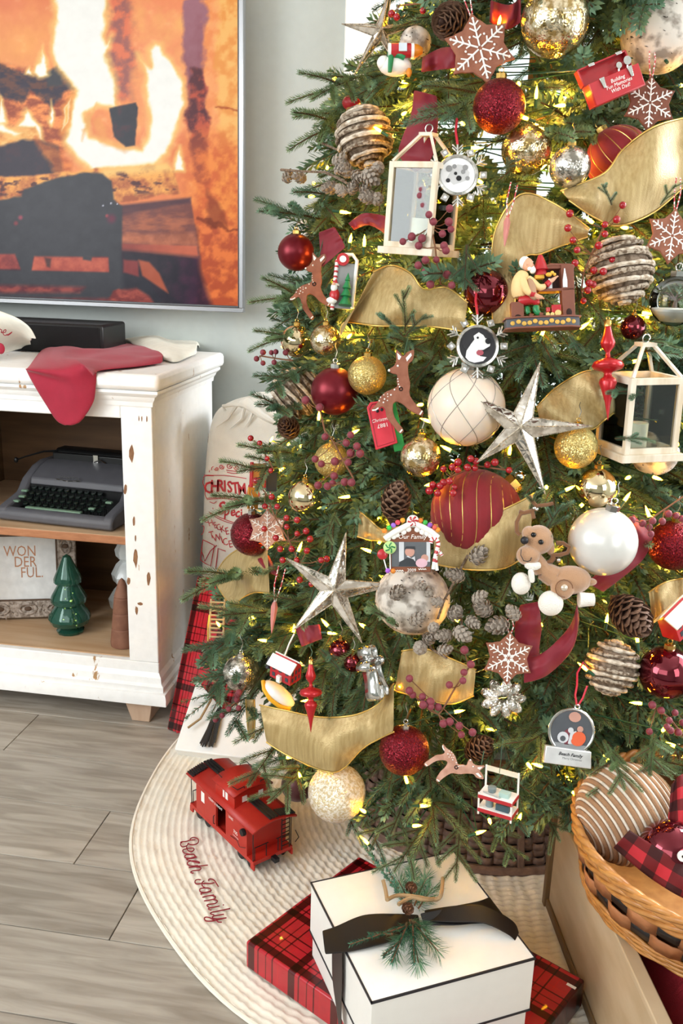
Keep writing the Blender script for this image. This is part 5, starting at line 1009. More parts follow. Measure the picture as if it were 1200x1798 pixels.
t=Th('snow_drift','yellow and white snowy base ornament under the red house','ornament',490,1218,1.02,38,occ=14); mb=MB(); mb.sphere((0,0,0),27,20,10,sx=1.25,sz=.5); t.part('snow',mb,wh); mb=MB(); mb.tube([(-36,-6,2),(-26,-14,-7),(-8,-18,-13),(12,-18,-13),(30,-10,-6)],4,8); t.part('yellow_rim',mb,M('rim_yellow','e8a91c',.4))
house('red cottage ornament with cream eaves at the right edge',1190,1085,1.3,-26,1.05,M('cream_eaves','e9ddc4',.5),turn=25)
# mini workbench cart
t=Th('mini_workbench','tiny white and red two tier workbench ornament hanging low at centre','ornament',876,1388,1.1,0,occ=38,pitch=14,turn=-30)
for x in (-30,30):
    for y in (-16,16): mb=MB(); mb.tube([(x,y,-46),(x,y,-4 if y<0 else 34)],1.8,6); t.part('leg',mb,wh)
for z,m in ((-8,wh),(-34,wh)):
    mb=MB(); mb.box((-31,-17,z),(31,17,z+2)); t.part('shelf',mb,m); mb=MB(); mb.box((-31,-18,z-6),(31,-16.6,z+.5)); mb.box((30.6,-17,z-6),(32,17,z+.5)); t.part('red_trim',mb,rd)
mb=MB(); mb.box((-31,15,24),(31,18,33)); t.part('back_rail',mb,M('cream_eaves','e9ddc4',.5))
gm_=M('tool_grey','7d8b8c',.5); bu=M('tool_blue','41565e',.5)
mb=MB(); mb.lathe([(.1,-6),(7,-6),(8,2),(5,3),(.1,3)],14,c=(-12,0,1)); t.part('toy_pan',mb,gm_); mb=MB(); mb.box((4,-10,-6),(22,4,2)); t.part('toy_box',mb,M('tool_mint','a9c4bc',.5)); mb=MB(); mb.lathe([(.1,-32),(7,-32),(7,-18),(.1,-18)],14,c=(-14,-4,0)); t.part('toy_tin',mb,gm_); mb=MB(); mb.box((0,-12,-32),(24,8,-20)); t.part('toy_chest',mb,bu); mb=MB(); mb.tube([(-25,-8,-5),(-5,-12,-4),(8,-14,-5)],1.4,5); t.part('toy_tool',mb,silcap); hang(t,34,60,greenw,.6,1)
# book ornament, ladder, icicles
t=Th('book_ornament','small red and tan book shaped ornament in front of the sack print','ornament',452,842,1.02,2,occ=22,turn=25)
mb=MB(); mb.box((-10,-4,-12),(12,4,28)); t.part('tan_cover',mb,M('book_tan','c08a4c',.6)); mb=MB(); mb.box((-13,-5,-14),(-9,5,30)); mb.box((12,-5,-14),(15,5,30)); t.part('red_spine',mb,rd,bev=.6)
mb=MB(); mb.box((-16,-3,-52),(2,3,-14)); t.part('lower_book',mb,M('book_orange','d08a30',.6)); mb=MB(); mb.box((18,-2,-20),(36,3,22)); t.part('dark_book',mb,M('book_navy','3a4454',.5)); mb=MB(); mb.tube([(2,0,28),(6,0,44)],1,5); t.part('hanger',mb,wirem)
t=Th('sled_ornament','small twig slatted sled ornament on the left edge by the plaid gift','ornament',382,1088,.99,2,occ=22)
for x in (-12,12): mb=MB(); mb.tube([(x,0,-34),(x-1,0,0),(x,0,36)],2,6); t.part('runner',mb,M('pale_twig','b9a47c',.7))
for i in range(9): mb=MB(); mb.tube([(-13,-2,-30+i*7.6),(13,-2,-30+i*7.6)],1.7,6); t.part('slat',mb,M('pale_twig','b9a47c',.7))
mb=MB(); mb.tube([(-15,0,-38),(-16,0,-10),(-14,0,8)],1.8,6); t.part('gold_edge',mb,gcord)
for lab,px,py,L in (('slim pink glass icicle ornament hanging before the gold ribbon arch',889,408,26),('slim pink icicle ornament on the left below the mirror star',480,1085,28)):
    t=Th('icicle_ornament',lab,'ornament',px,py,1.06,6,'pink icicles',occ=12); mb=MB(); mb.lathe([(.1,-L),(1.5,-L*.8),(4,-4),(5.5,L*.7),(3,L),(.1,L)],10,rip=lambda a,j:1+.1*math.cos(4*a)); t.part('icicle',mb,M('pink_glass','dd8f86',.3,trans=.2)); mb=MB(); mb.tube([(-1,0,L),(-4,2,L+30),(0,4,L+64)],1.2,5); mb.tube([(1,0,L),(8,2,L+30),(12,4,L+60)],1.2,5); t.part('twine',mb,bakers)
t=Th('santa_ornament','small santa shaped ornament at the upper left outline','ornament',617,185,.98,4,occ=18); mb=MB(); mb.sphere((0,0,4),14,14,9,sz=.9,sx=1.2); t.part('red_body',mb,rd); mb=MB(); mb.lathe([(9,-20),(8,-4),(5,4)],12); t.part('brown_trunk',mb,M('trunk_tan','a8743c',.6))
# ============================================================ things on and in the cabinet
# typewriter (local: x right, y back, z up), sits on the upper shelf turned a little
SHZ=.5462
a_=on_z(6,893,SHZ+.02); b_=on_z(178,925,SHZ+.02)
typ=empty('typewriter','grey portable typewriter on the upper cabinet shelf','typewriter',loc=on_z(95,905,SHZ+.02)); typ.location.z=SHZ+.002
typ.location=Vector((-1.14,2.425,SHZ+.001)); typ.rotation_euler=(0,0,math.radians(-5)); typ.scale=(1.07,)*3
tgrey=mat('crinkle_grey_paint','56565b',rough=.45,var=.05,bump=.3,bscale=900); tblack=mat('typewriter_black','101112',rough=.4); kgreen=mat('key_green','6e8a74',rough=.4); keyb=mat('key_black','16201c',rough=.2,coat=.4)
W2=.165
def body(w,inset=0): # side profile (y,z)
    return [(-.15,.0),(-.155,.012),(-.15,.03),(-.135,.038),(-.06,.055),(-.03,.085),(.02,.11),(.06,.118),(.14,.115),(.15,.05),(.15,0)]
mb=MB(); P=body(0)
for s0,s1 in ((-W2,-W2+.028),(W2-.028,W2)):
    mb=MB(); mb.prism([(y,z) for y,z in P],s0,s1); mb.v=[(v[1],v[0],v[2]) for v in mb.v]; mb.f=[f[::-1] for f in mb.f]
    obj('side_shell',mb,tgrey,typ,bev=.008)
mb=MB(); mb.prism([(-.155,.002),(-.155,.022),(-.145,.032),(-.128,.034),(-.128,.002)],-W2+.0,W2-.0); mb.v=[(v[1],v[0],v[2]) for v in mb.v]; mb.f=[f[::-1] for f in mb.f]; obj('front_shell',mb,tgrey,typ,bev=.006)
mb=MB(); mb.prism([(-.035,.07),(-.03,.088),(.02,.112),(.055,.12),(.075,.119),(.075,.09),(.0,.07)],-W2+.027,W2-.027); mb.v=[(v[1],v[0],v[2]) for v in mb.v]; mb.f=[f[::-1] for f in mb.f]; obj('top_cover',mb,tgrey,typ,bev=.004)
mb=MB(); mb.box((-W2+.02,-.13,.004),(W2-.02,.14,.02)); mb.box((-W2+.02,-.035,.02),(W2-.02,.0,.07)); obj('chassis',mb,tblack,typ)
kb=MB(); kb.lathe([(.0001,0),(.0072,0),(.0075,.003),(.0066,.0052),(.0001,.0045)],14); KM=mkmesh('key',kb,[keyb],30)
for r_ in range(4):
    for i in range(12 if r_ else 11):
        x=-.118+.0195*i+r_*.0055-(.004 if r_==3 else 0); y=-.045-r_*.021; z=.062-r_*.0085
        if x>.112: continue
        o=bpy.data.objects.new('key',KM); COL.objects.link(o); o.parent=typ; o.location=(x,y,z); o.rotation_euler=(math.radians(14),0,0)
        mb=MB(); mb.box((x-.001,y-.0015,.02),(x+.001,y+.0015,z)); obj('key_lever',mb,tblack,typ,smooth=0)
mb=MB(); mb.box((-.095,-.131,.03),(.065,-.118,.036)); obj('space_bar',mb,kgreen,typ,bev=.002)
for x,y,z in ((-.135,-.105,.038),(-.13,-.085,.046),(.118,-.075,.05),(.085,-.105,.038),(-.138,-.06,.055)):
    mb=MB(); mb.box((x-.009,y-.006,z),(x+.009,y+.006,z+.006)); obj('shift_key',mb,kgreen,typ,bev=.002)
mb=MB(); mb.tube([(-.125,.095,.128),(.17,.095,.128)],.019,20); obj('platen',mb,tblack,typ)
mb=MB(); mb.box((-.13,.07,.108),(.165,.085,.138)); mb.box((-.13,.108,.11),(.165,.135,.145)); obj('carriage',mb,tblack,typ,bev=.003)
mb=MB(); mb.tube([(-.12,.08,.14),(-.15,.06,.14),(-.19,.03,.128),(-.205,.015,.122)],[.0035,.003,.0022,.0022],6); mb.sphere((-.207,.012,.121),.006,10,6,sz=1.4); obj('return_lever',mb,tblack,typ)
mb=MB(); mb.box((-.002,.066,.118),(.012,.07,.14)); mb.tube([(.0,.066,.12),(.02,.064,.128),(.035,.066,.12)],.0018,5); obj('type_guide',mb,silcap,typ)
mb=MB(); mb.tube([(-.06,-.032,.0905),(-.03,-.033,.088),(.012,-.032,.0905)],.0013,6); obj('badge_trim',mb,silcap,typ)
mb=textmb('REMINGTON',.011,0,space=1.05); mb.xf(Matrix.Translation((-.024,-.0315,.0965))@Matrix.Rotation(math.radians(-30),4,'X')); obj('lettering',mb,tblack,typ,smooth=0,kind='stuff')
# framed word on the lower shelf
LZ=.1885
fr=empty('picture_frame','ornate grey frame with the word wonderful leaning on the lower shelf','picture frame')
FA,FB=on_z(-40,1105,LZ),on_z(96,1090,LZ); bl=Vector((-1.36,2.44,LZ)); 
u=(Vector((-1.175,2.50,LZ))-bl).normalized(); w_=.29; hh=.31; up_=(Vector((-u.y,u.x,0))*.13+Vector((0,0,1))).normalized()
nrm=u.cross(up_); br=Vector((-1.194,2.46,LZ+.003)); org=br-u*w_
fr.matrix_world=Matrix(((u.x,-nrm.x,up_.x,org.x),(u.y,-nrm.y,up_.y,org.y),(u.z,-nrm.z,up_.z,org.z+.004),(0,0,0,1)))
frm=mat('carved_frame','b3a69a',rough=.8,color2='7d6f62',scale=90,lo=.4,hi=.62,bump=1,bscale=250); fdark=mat('frame_recess','5a4636',rough=.8)
bw=.058
for a,b in (((0,0,0),(w_,.02,bw)),((0,0,hh-bw),(w_,.02,hh)),((0,0,bw),(bw,.02,hh-bw)),((w_-bw,0,bw),(w_,.02,hh-bw))):
    mb=MB(); mb.box(a,b); obj('frame_rail',mb,frm,fr,bev=.004)
def oval(mb,cx,cz,rx,rz,r,y=-.001): mb.tube([(cx+rx*math.cos(a),y,cz+rz*math.sin(a)) for a in [i*math.pi/9 for i in range(18)]],r,6,closed=True)
k_=[(x,bw/2,.024,.015) for x in (.065,.145,.225)]+[(x,hh-bw/2,.024,.015) for x in (.065,.145,.225)]+[(bw/2,z,.014,.022) for z in (.09,.155,.22)]+[(w_-bw/2,z,.014,.022) for z in (.09,.155,.22)]
for cx,cz,rx,rz in k_:
    mb=MB(); oval(mb,cx,cz,rx,rz,.0045); obj('carved_scroll',mb,frm,fr); mb=MB(); mb.sphere((cx,0,cz),.011,10,6,sy=.4,sz=.7); obj('carved_boss',mb,fdark if 1 else frm,fr)
mb=MB(); rs=random.Random(2)
for i in range(90):
    s=rs.random()
    if s<.5: p=(rs.uniform(.005,w_-.005),rs.choice([rs.uniform(.005,bw-.008),rs.uniform(hh-bw+.008,hh-.005)]))
    else: p=(rs.choice([rs.uniform(.005,bw-.008),rs.uniform(w_-bw+.008,w_-.005)]),rs.uniform(.03,hh-.03))
    a=rs.uniform(0,6); mb.tube([(p[0]+.006*math.cos(a+q)*q,-.001,p[1]+.006*math.sin(a+q)*q) for q in (.2,.8,1.4,2)],.0018,4)
obj('filigree',mb,frm,fr,kind='stuff')
mb=MB(); mb.box((bw-.002,.004,bw-.002),(w_-bw+.002,.014,hh-bw+.002)); obj('print_card',mb,mat('print_paper','dfe0de',rough=.6),fr)
mb=MB()
for a,b in (((bw-.004,-.002,bw-.004),(w_-bw+.004,.006,bw)),((bw-.004,-.002,hh-bw),(w_-bw+.004,.006,hh-bw+.004)),((bw-.004,-.002,bw),(bw,.006,hh-bw)),((w_-bw,-.002,bw),(w_-bw+.004,.006,hh-bw))): mb.box(a,b)
obj('inner_lip',mb,fdark,fr)
cop=mat('copper_print','c08a6a',rough=.35,metal=.6)
for s,x,z in (('WON',.128,.205),('DER',.142,.172),('FUL.',.160,.139)):
    mb=textmb(s,.046,0); mb.xf(Matrix.Translation((x,.0036,z))@Matrix.Scale(.78,4,(1,0,0))); obj('lettering',mb,cop,fr,smooth=0)
# decorative trees
def tiered(name,label,p,prof,m,n=40,smooth=30,rip=None):
    t=empty(name,label,'ornament tree',loc=p); mb=MB(); mb.lathe(prof,n,rip=rip); obj('tree_body',mb,m,t,smooth=smooth); return t
gg_=mat('green_glass','2f6a58',rough=.06,trans=.55,metal=.1,ior=1.3,coat=.5,var=.05)
s=.0185
pr=[(.001,.0),(2.1,.0),(2.2,.5),(1.6,.9),(1.9,1.3),(3.0,2.0),(3.35,3.0),(3.2,3.8),(2.2,5.6),(2.0,6.0),(2.75,6.4),(2.85,7.2),(2.6,8),(1.7,9.9),(1.6,10.2),(2.2,10.6),(2.2,11.3),(1.9,12.2),(.6,15.8),(.001,16.3)]
p=on_z(124,1108,LZ); 
t=tiered('glass_tree','dark green glass tree with fairy lights on the lower shelf',p,[(r*s*.98,z*s*.80) for r,z in pr],gg_,rip=lambda a,j:1+.02*math.cos(12*a))
mb=MB(); sp=[(.018*math.cos(i*1.3)*(1-i/30),.018*math.sin(i*1.3)*(1-i/30),.02+i*.0065) for i in range(20)]; mb.tube(sp,.0006,4); obj('fairy_wire',mb,gcord,t)
for i in range(1,19,2):
    mb=MB(); mb.sphere(sp[i],.0018,6,4); obj('fairy_bulb',mb,emis('tiny_glow',(1,.7,.2),6),t)
p=on_z(218,1130,LZ); p.y=2.335; 
tiered('wooden_tree','small brown tiered wooden tree at the shelf corner',Vector((-.985,2.315,LZ)),[(r*1.15,z*1.15) for r,z in [(.001,0),(.032,.0),(.033,.01),(.029,.045),(.0275,.047),(.0285,.05),(.025,.085),(.0235,.087),(.0245,.09),(.021,.125),(.0195,.127),(.0205,.13),(.008,.168),(.001,.176)]],mat('brown_wood_tree','7d5340',rough=.7,color2='8a5f4a',scale=30))
tiered('ceramic_tree','tall white scalloped ceramic tree behind the brown tree',Vector((-1.035,2.53,LZ)),[(r*.85,z*1.02) for r,z in [(.001,0),(.05,.0),(.085,.03),(.09,.055),(.07,.085),(.055,.1),(.072,.115),(.077,.135),(.06,.165),(.045,.178),(.06,.192),(.063,.21),(.048,.235),(.035,.245),(.045,.262),(.04,.285),(.012,.32),(.001,.325)]],mat('white_ceramic','dfe6e6',rough=.3,coat=.3),rip=lambda a,j:1+.06*math.cos(9*a))
# ---------- stockings on the top
velred=mat('stocking_velvet','a01c36',rough=.75,sheen=.15,var=.06,bump=.3,bscale=300); cream=mat('cream_wool','ebe9dc',rough=.95,var=.04,bump=.6,bscale=900); edred=mat('red_thread','8e1f2c',rough=.7)
TZ=.9875
def cloth(rows,fn,nu=26,nv=16,th=.012,wr=.003,seed=1):
    """rows: list of (left,right) world points"""
    a=catmull([r[0] for r in rows],nu); b=catmull([r[1] for r in rows],nu); vs=[]
    for i in range(nu):
        for j in range(nv):
            f=j/(nv-1); p=a[i].lerp(b[i],f); q=noise.noise(p*14+Vector((seed,0,0)))*wr*math.sin(math.pi*f)**.5; e=math.sin(math.pi*f)**.4*th
            vs.append(fn(p,q+e,i/(nu-1),f))
    mb=MB(); mb.add(vs,[(i*nv+j,i*nv+j+1,(i+1)*nv+j+1,(i+1)*nv+j) for i in range(nu-1) for j in range(nv-1)]); return mb
zt=TZ+.002; yf=YF-.034
def dr(px,py): return on_y(px,py,yf-.004)
st=empty('stocking','crimson velvet stocking draped over the front edge of the cabinet','stocking')
rows=[(on_z(288,628,zt),on_z(286,638,zt)),(on_z(235,606,zt),on_z(240,645,zt)),(on_z(150,610,zt),on_z(175,652,zt)),(on_z(85,608,zt),on_z(165,662,zt)),(Vector((dr(48,622).x,yf-.002,zt)),Vector((dr(170,662).x,yf-.002,zt))),(dr(46,650),dr(168,690)),(dr(62,680),dr(164,708)),(dr(82,712),dr(152,728)),(dr(100,738),dr(140,742)),(dr(116,746),dr(126,746))]
def fn(p,h,u,f):
    q=min(1,max(0,(u-.36)/.12)); return p+Vector((0,-h*q,h*(1-q)+.001))
mb=cloth(rows,fn,40,16,.013,.012); obj('stocking_velvet',mb,velred,st,smooth=180,solid=.004,sub=1)
st=empty('stocking','white folded stocking lying beside the crimson stocking','stocking')
rows=[(on_z(206,603,zt),on_z(235,612,zt)),(on_z(262,592,zt+.02),on_z(288,632,zt)),(on_z(300,602,zt+.01),on_z(310,636,zt)),(on_z(340,602,zt),on_z(330,628,zt)),(on_z(350,612,zt),on_z(345,622,zt))]
mb=cloth(rows,lambda p,h,u,f:p+Vector((0,0,h)),24,14,.02,.012); obj('stocking_wool',mb,cream,st,smooth=180,solid=.004,sub=1)
st=empty('stocking','cream stocking with red embroidered name at the left edge of the cabinet','stocking')
ypl=2.26
rows=[(on_y(-120,560,ypl+.1),on_z(-120,640,zt)),(on_y(-30,545,ypl+.06),on_z(-30,632,zt)),(on_y(20,556,ypl+.03),on_z(10,622,zt)),(on_y(50,575,ypl),on_z(40,614,zt)),(on_y(64,598,ypl),on_z(58,611,zt))]
mb=cloth(rows,lambda p,h,u,f:p+Vector((0,-h,h*.4+.004)),26,16,.022,.01); obj('stocking_wool',mb,cream,st,smooth=180,solid=.004,sub=1)
mb=MB()
def scr(mb,pts,fn,r=.0011):
    P=[fn(x,y) for x,y in pts]
    if len(P)>2: P=catmull(P,len(P)*4)
    mb.tube(P,r,5)
fe=lambda x,y:on_y(x/5,520+y/5,ypl-.031)
for q in ([(-30,300),(-5,280),(-12,320),(0,290),(15,300),(10,320),(25,315)],[(15,320),(45,318),(52,295),(35,300),(28,330),(45,345),(65,335)],[(60,345),(105,315),(85,335),(70,345)]): scr(mb,q,fe)
obj('embroidery',mb,edred,st,kind='stuff')
mb=MB(); mb.sphere(on_y(1,612,ypl-.03),.012,14,8,sy=.5,sz=1.2); obj('red_trim',mb,velred,st)
# ============================================================ cloth sack
sk=empty('cloth_sack','white drawstring cloth sack printed in red, standing between cabinet and tree','sack'); SY=2.47
P=lambda x,y,dy=0:on_y(x,y,SY+dy)
prof=[(345,438,1045),(345,440,980),(347,450,900),(350,465,820),(356,478,760),(366,482,730),(385,475,718),(412,452,712),(424,440,706),(426,438,700)]
rows=[]; vs=[]; nb=22
for i,(l,r_,y) in enumerate([(345,520,1130)]+[(l,r_+40,y) for l,r_,y in prof]):
    a=P(l,y); b=P(r_,y); c=(a+b)/2; hw=(b-a).length/2; d=.13 if i<7 else .13*max(.2,hw/.12)
    for j in range(nb):
        th=2*math.pi*j/nb; e=1+.03*noise.noise(Vector((math.cos(th)*2,math.sin(th)*2,i*.7)))
        cs,sn=math.cos(th),math.sin(th); vs.append(Vector((c.x+hw*abs(cs)**.6*(1 if cs>0 else -1)*e,c.y+.11+ -d*abs(sn)**.6*(-1 if sn>0 else 1)*-1*-1*e,c.z)))
mb=MB(); nr=len(vs)//nb; mb.add(vs,[(i*nb+j,i*nb+(j+1)%nb,(i+1)*nb+(j+1)%nb,(i+1)*nb+j) for i in range(nr-1) for j in range(nb)]+[tuple(range(nb))[::-1],tuple((nr-1)*nb+j for j in range(nb))])
sackm=mat('canvas_sack','f0ece2',rough=.95,var=.03,bump=.5,bscale=500)
obj('sack_body',mb,sackm,sk,smooth=80,sub=2)
mb=MB(); mb.tube([P(424,712,-.01),P(432,703,-.03),P(450,722,-.04),P(470,736,-.04),P(488,744,-.03)],[.016,.02,.012,.01,.008],8); obj('knot_ties',mb,sackm,sk,sub=1)
mb=MB(); mb.tube([P(396,722,-.02),P(392,713,-.02),P(410,711,-.03),P(428,712,-.03)],.005,6); obj('drawstring',mb,sackm,sk)
mb=MB()
for q in ([(415,712),(400,735),(380,750)],[(430,712),(425,735),(405,752)],[(445,720),(440,735),(430,750)]): mb.tube([P(x,y,-.028) for x,y in q],[.006,.004,.001],6)
obj('gathers',mb,sackm,sk)
pr_=mat('red_print','c23a42',rough=.8); SF=-.030
def sp2(x,y): return on_y(345+x/8.176,790+y/8.176,SY+SF+.01)
mb=MB()
L_=[[(110,360),(250,365),(400,368),(560,385),(720,412)],[(150,695),(270,685),(400,680),(560,705),(720,725)],[(190,905),(300,975),(420,1030),(600,1080)],[(180,890),(300,950),(440,1010),(600,1062)],[(105,410),(95,480),(130,560),(125,640),(150,700)],[(150,712),(270,702),(400,697),(560,722),(720,745)],[(100,400),(130,375),(250,372)],
[(190,745),(250,765),(290,740)],[(430,290),(500,300),(600,310)],[(440,320),(520,335),(600,335)],
[(95,1290),(180,1330),(260,1372),(235,1500),(205,1670),(130,1630),(60,1580),(75,1430),(95,1290)],[(80,1470),(100,1520),(120,1600),(200,1450),(290,1370)],[(420,1455),(310,1415),(295,1560),(275,1710)]]
for cx,cy,r,sg in ((470,230,42,1),(575,250,38,-1),(360,240,38,1),(680,240,40,1),(290,270,30,-1)): L_.append([(cx+sg*r*(1-i/14)*math.cos(i*.75),cy+r*(1-i/14)*math.sin(i*.75)) for i in range(12)])
L_+= [[(185,320),(190,290)],[(215,290),(225,250),(245,240)],[(240,850),(235,830)],[(80,1090),(110,1100),(100,1180),(70,1220)],[(60,1780),(160,1790),(260,1795)]]
for q in L_[:10]+L_[13:]: scr(mb,q,sp2,.0011)
for q in L_[10:13]: mb.tube([sp2(*p) for p in q],.0014,5)
obj('printed_lines',mb,pr_,sk,kind='stuff')
def txt_on(s,x,y,h,ang,fn,sx=1,sh=0,bold=0,px=1):
    mb=textmb(s,h,0,shear=sh,bold=bold); a=math.radians(ang)
    out=MB(); out.add([fn(x+(v[0]*sx*math.cos(a)+v[2]*math.sin(a)),y-(-v[0]*sx*math.sin(a)+v[2]*math.cos(a))) for v in mb.v],mb.f); return out
for s,x,y,h,a,sx,bo in (('C',175,548,235,4,.85,6),('H',262,528,235,3,.75,6),('R',345,520,235,0,.75,6),('I',408,530,230,-2,.75,6),('S',478,540,230,-4,.72,6),('T',560,555,230,-5,.8,6),('M',655,570,220,-6,.75,6),('A',770,590,220,-8,.75,6),('S',870,610,220,-8,.75,6)):
    obj('printed_letter',txt_on(s,x,y,h,a,sp2,sx,0,bo),pr_,sk,smooth=0)
for s,x,y,h,a,sx in (('S',340,850,250,-12,.9),('p',420,880,190,-14,.9),('e',510,895,180,-16,.9),('c',575,915,180,-16,.9),('i',630,925,185,-18,.9),('a',690,950,180,-18,.9),('l',770,950,200,-18,.9)):
    obj('printed_letter',txt_on(s,x,y,h,a,sp2,sx,.35,5),pr_,sk,smooth=0)
for s,x,y,h,a in (('C',140,1010,130,-14),('H',205,1050,130,-16),('E',270,1085,130,-18),('C',320,1115,130,-18),('K',375,1140,135,-16),('E',440,1170,150,-12),('D',530,1195,150,-10),('T',220,1225,150,-14),('W',295,1265,150,-16),('I',365,1295,150,-16),('C',415,1325,150,-14),('E',490,1355,150,-12)):
    obj('printed_letter',txt_on(s,x,y,h,a,sp2,.8),pr_,sk,smooth=0)
# ============================================================ gifts at the left behind the tree
ring=lambda *a:a
plaidbands=[(.06,.22,(.16,.10,.12)),(.30,.33,(.25,.12,.14)),(.50,.52,(.3,.15,.15)),(.66,.69,(.2,.12,.14)),(.80,.82,(1.15,.8,.7))]
plaidm=checks('plaid_paper','b3222e',plaidbands,.11,('X','Z'),rough=.22,coat=.3)
plaidf=checks('plaid_paper_flat','b3222e',plaidbands,.10,('X','Y'),rough=.3,coat=.2)
g=empty('plaid_gift','tall red plaid wrapped gift leaning beside the sack','gift')
b0=on_z(292,1281,.002); b1=on_z(322,1296,.002); t0=on_y(346,1010,2.36); X=(b1-b0).normalized(); wd=.21; dp=.06
Zv=(t0-b0).normalized(); Yv=Zv.cross(X).normalized(); X=Yv.cross(Zv); Lh=(t0-b0).length
g.matrix_world=Matrix(((X.x,Yv.x,Zv.x,b0.x),(X.y,Yv.y,Zv.y,b0.y),(X.z,Yv.z,Zv.z,b0.z),(0,0,0,1)))
mb=MB(); mb.box((0,0,.0),(wd,dp,Lh)); obj('wrapping',mb,plaidm,g,bev=.006)
mb=MB(); mb.box((wd*.2,-.0012,0),(wd*.22,.0,Lh)); obj('paper_seam',mb,plaidm,g)
g=empty('white_gift','tall white gift box with black tassel and evergreen sprig leaning under the tree','gift')
b0=on_z(306,1316,.03); b1=on_z(440,1345,.03); t0=on_y(360,1150,2.28); X=(b1-b0).normalized(); Zv=(t0-b0); Zv=(Zv-X*Zv.dot(X)*0.0).normalized(); Yv=Zv.cross(X).normalized(); X2=Yv.cross(Zv); Lh=(t0-b0).length
g.matrix_world=Matrix(((X2.x,Yv.x,Zv.x,b0.x),(X2.y,Yv.y,Zv.y,b0.y),(X2.z,Yv.z,Zv.z,b0.z),(0,0,0,1)))
whitebox=mat('white_card','f1f0ec',rough=.35,var=.02)
mb=MB(); mb.box((0,0,0),((b1-b0).length+.08,.04,Lh)); obj('box',mb,whitebox,g,bev=.003)
gi=g.matrix_world.inverted()
def lay(x,y,off=.012):  # point on the front face of that box
    n=Yv; r=ray(x,y); tt=(b0-n*off-CP).dot(n)/r.dot(n); return gi@(CP+r*tt)
blk=mat('black_satin','121214',rough=.4,sheen=.3)
mb=MB(); rs=random.Random(5)
for i in range(26):
    f=i/25; mb.tube([lay(392-6*f+4,1225),lay(372+14*f,1262),lay(352+26*f+rs.uniform(-4,4),1308+rs.uniform(-8,4))],[.002,.0028,.002],5)
mb.sphere(lay(388,1230),.008,8,6); obj('tassel',mb,blk,g)
mb=MB(); mb.tube([lay(330,1278,.02),lay(352,1262,.02),lay(370,1230,.025),lay(378,1205,.03)],.0032,6); mb.tube([lay(338,1196,.02),lay(360,1190,.02),lay(385,1200,.03)],.0028,6); obj('twine',mb,twine,g)
def needleclump(spec,fn,nl,m,parent,name='evergreen_sprig',w=.0011,dens=900,st=.0016):
    for p0,p1 in spec:
        mb=MB(); a=fn(*p0); b=fn(*p1); d=(b-a); L=d.length; d.normalize(); u=d.cross(Vector((.3,.2,1))).normalized(); v=d.cross(u); rs=random.Random(int(p0[0]+p1[1]))
        mb.tube([a,b],[st,st*.5],5,mi=1)
        for i in range(int(L*dens)):
            f=rs.random(); q=rs.uniform(0,6.28); r=(u*math.cos(q)+v*math.sin(q)); nd=(r+d*rs.uniform(.6,1.3)).normalized(); s=nd.cross(r)
            if s.length<1e-4: continue
            s=s.normalized()*w; c=a+(b-a)*f; l=nl*rs.uniform(.7,1.1); mb.add([c,c+nd*l*.5+s,c+nd*l,c+nd*l*.5-s],[(0,1,2,3)],0)
        obj(name,mb,[m,branchb],parent,smooth=0)
sprg=mat('fresh_needles','2f6a48',rough=.5,color2='4d8a62',scale=90)
needleclump([((385,1215),(322,1232)),((380,1218),(325,1262)),((385,1212),(345,1205)),((390,1215),(372,1252)),((388,1220),(405,1248))],lambda x,y:lay(x,y,.03),.016,sprg,g)
def minicone(p,r,parent):
    o=bpy.data.objects.new('small_cone',SMC); COL.objects.link(o); o.parent=parent; o.location=p; o.scale=(r,)*3; o.rotation_euler=(1.2,.3,.5); return o
_sm=MB(); _sm.lathe([(.05,-.8),(.4,-.5),(.45,0),(.3,.6),(.05,.8)],8)
for i in range(38):
    f=(i+.5)/38; a=i*2.39996; rad=.5*math.sin(math.pi*(.1+f*.85)); M=Matrix.Translation((rad*math.cos(a),rad*math.sin(a),-.8+1.6*f))@Matrix.Rotation(a-math.pi/2,4,'Z')@Matrix.Rotation(.1+f*.9,4,'X')@Matrix.Scale(.4,4)
    q=MB(); q.add([(-.5,0,0),(.5,0,0),(.6,.8,.15),(0,1.1,.35),(-.6,.8,.15),(0,.5,-.2)],[(0,1,2,3,4),(0,5,1),(1,5,2),(2,5,3),(3,5,4),(4,5,0)]); _sm.merge(q,M)
SMC=mkmesh('small_cone',_sm,[mat('mini_cone_brown','5e3a28',rough=.7,color2='8a6348',scale=200)],30)
minicone(lay(370,1210,.035),.014,g); minicone(lay(395,1200,.03),.011,g)
# ============================================================ skirt, collar
sk_=empty('tree_skirt','round cream quilted tree skirt with red embroidered words on the floor','tree skirt',loc=(.055,1.998,0))
mb=MB(); nr,na=126,420; vs=[]
for i in range(nr):
    r=.2+.63*i/(nr-1)
    for j in range(na):
        a=2*math.pi*j/na; rr_=r*(1+.006*math.sin(9*a+1)*(i/nr)); z=.003+.0058*abs(math.sin(math.pi*i/3.0))**.6*(.62+.38*math.sin(a*rr_*230+int(i/3)*2.1+2*noise.noise(Vector((a*9,i*.1,0)))))+.0032*noise.noise(Vector((rr_*math.cos(a)*28,rr_*math.sin(a)*28,0)))
        if i==nr-1: z=.0005
        vs.append((rr_*math.cos(a),rr_*math.sin(a),z))
mb.add(vs,[(i*na+j,(i+1)*na+j,(i+1)*na+(j+1)%na,i*na+(j+1)%na) for i in range(nr-1) for j in range(na)])
skm=mat('quilted_cotton','f0e8d8',rough=.95,var=.04,bump=.5,bscale=90); obj('quilted_cloth',mb,skm,sk_,smooth=80)
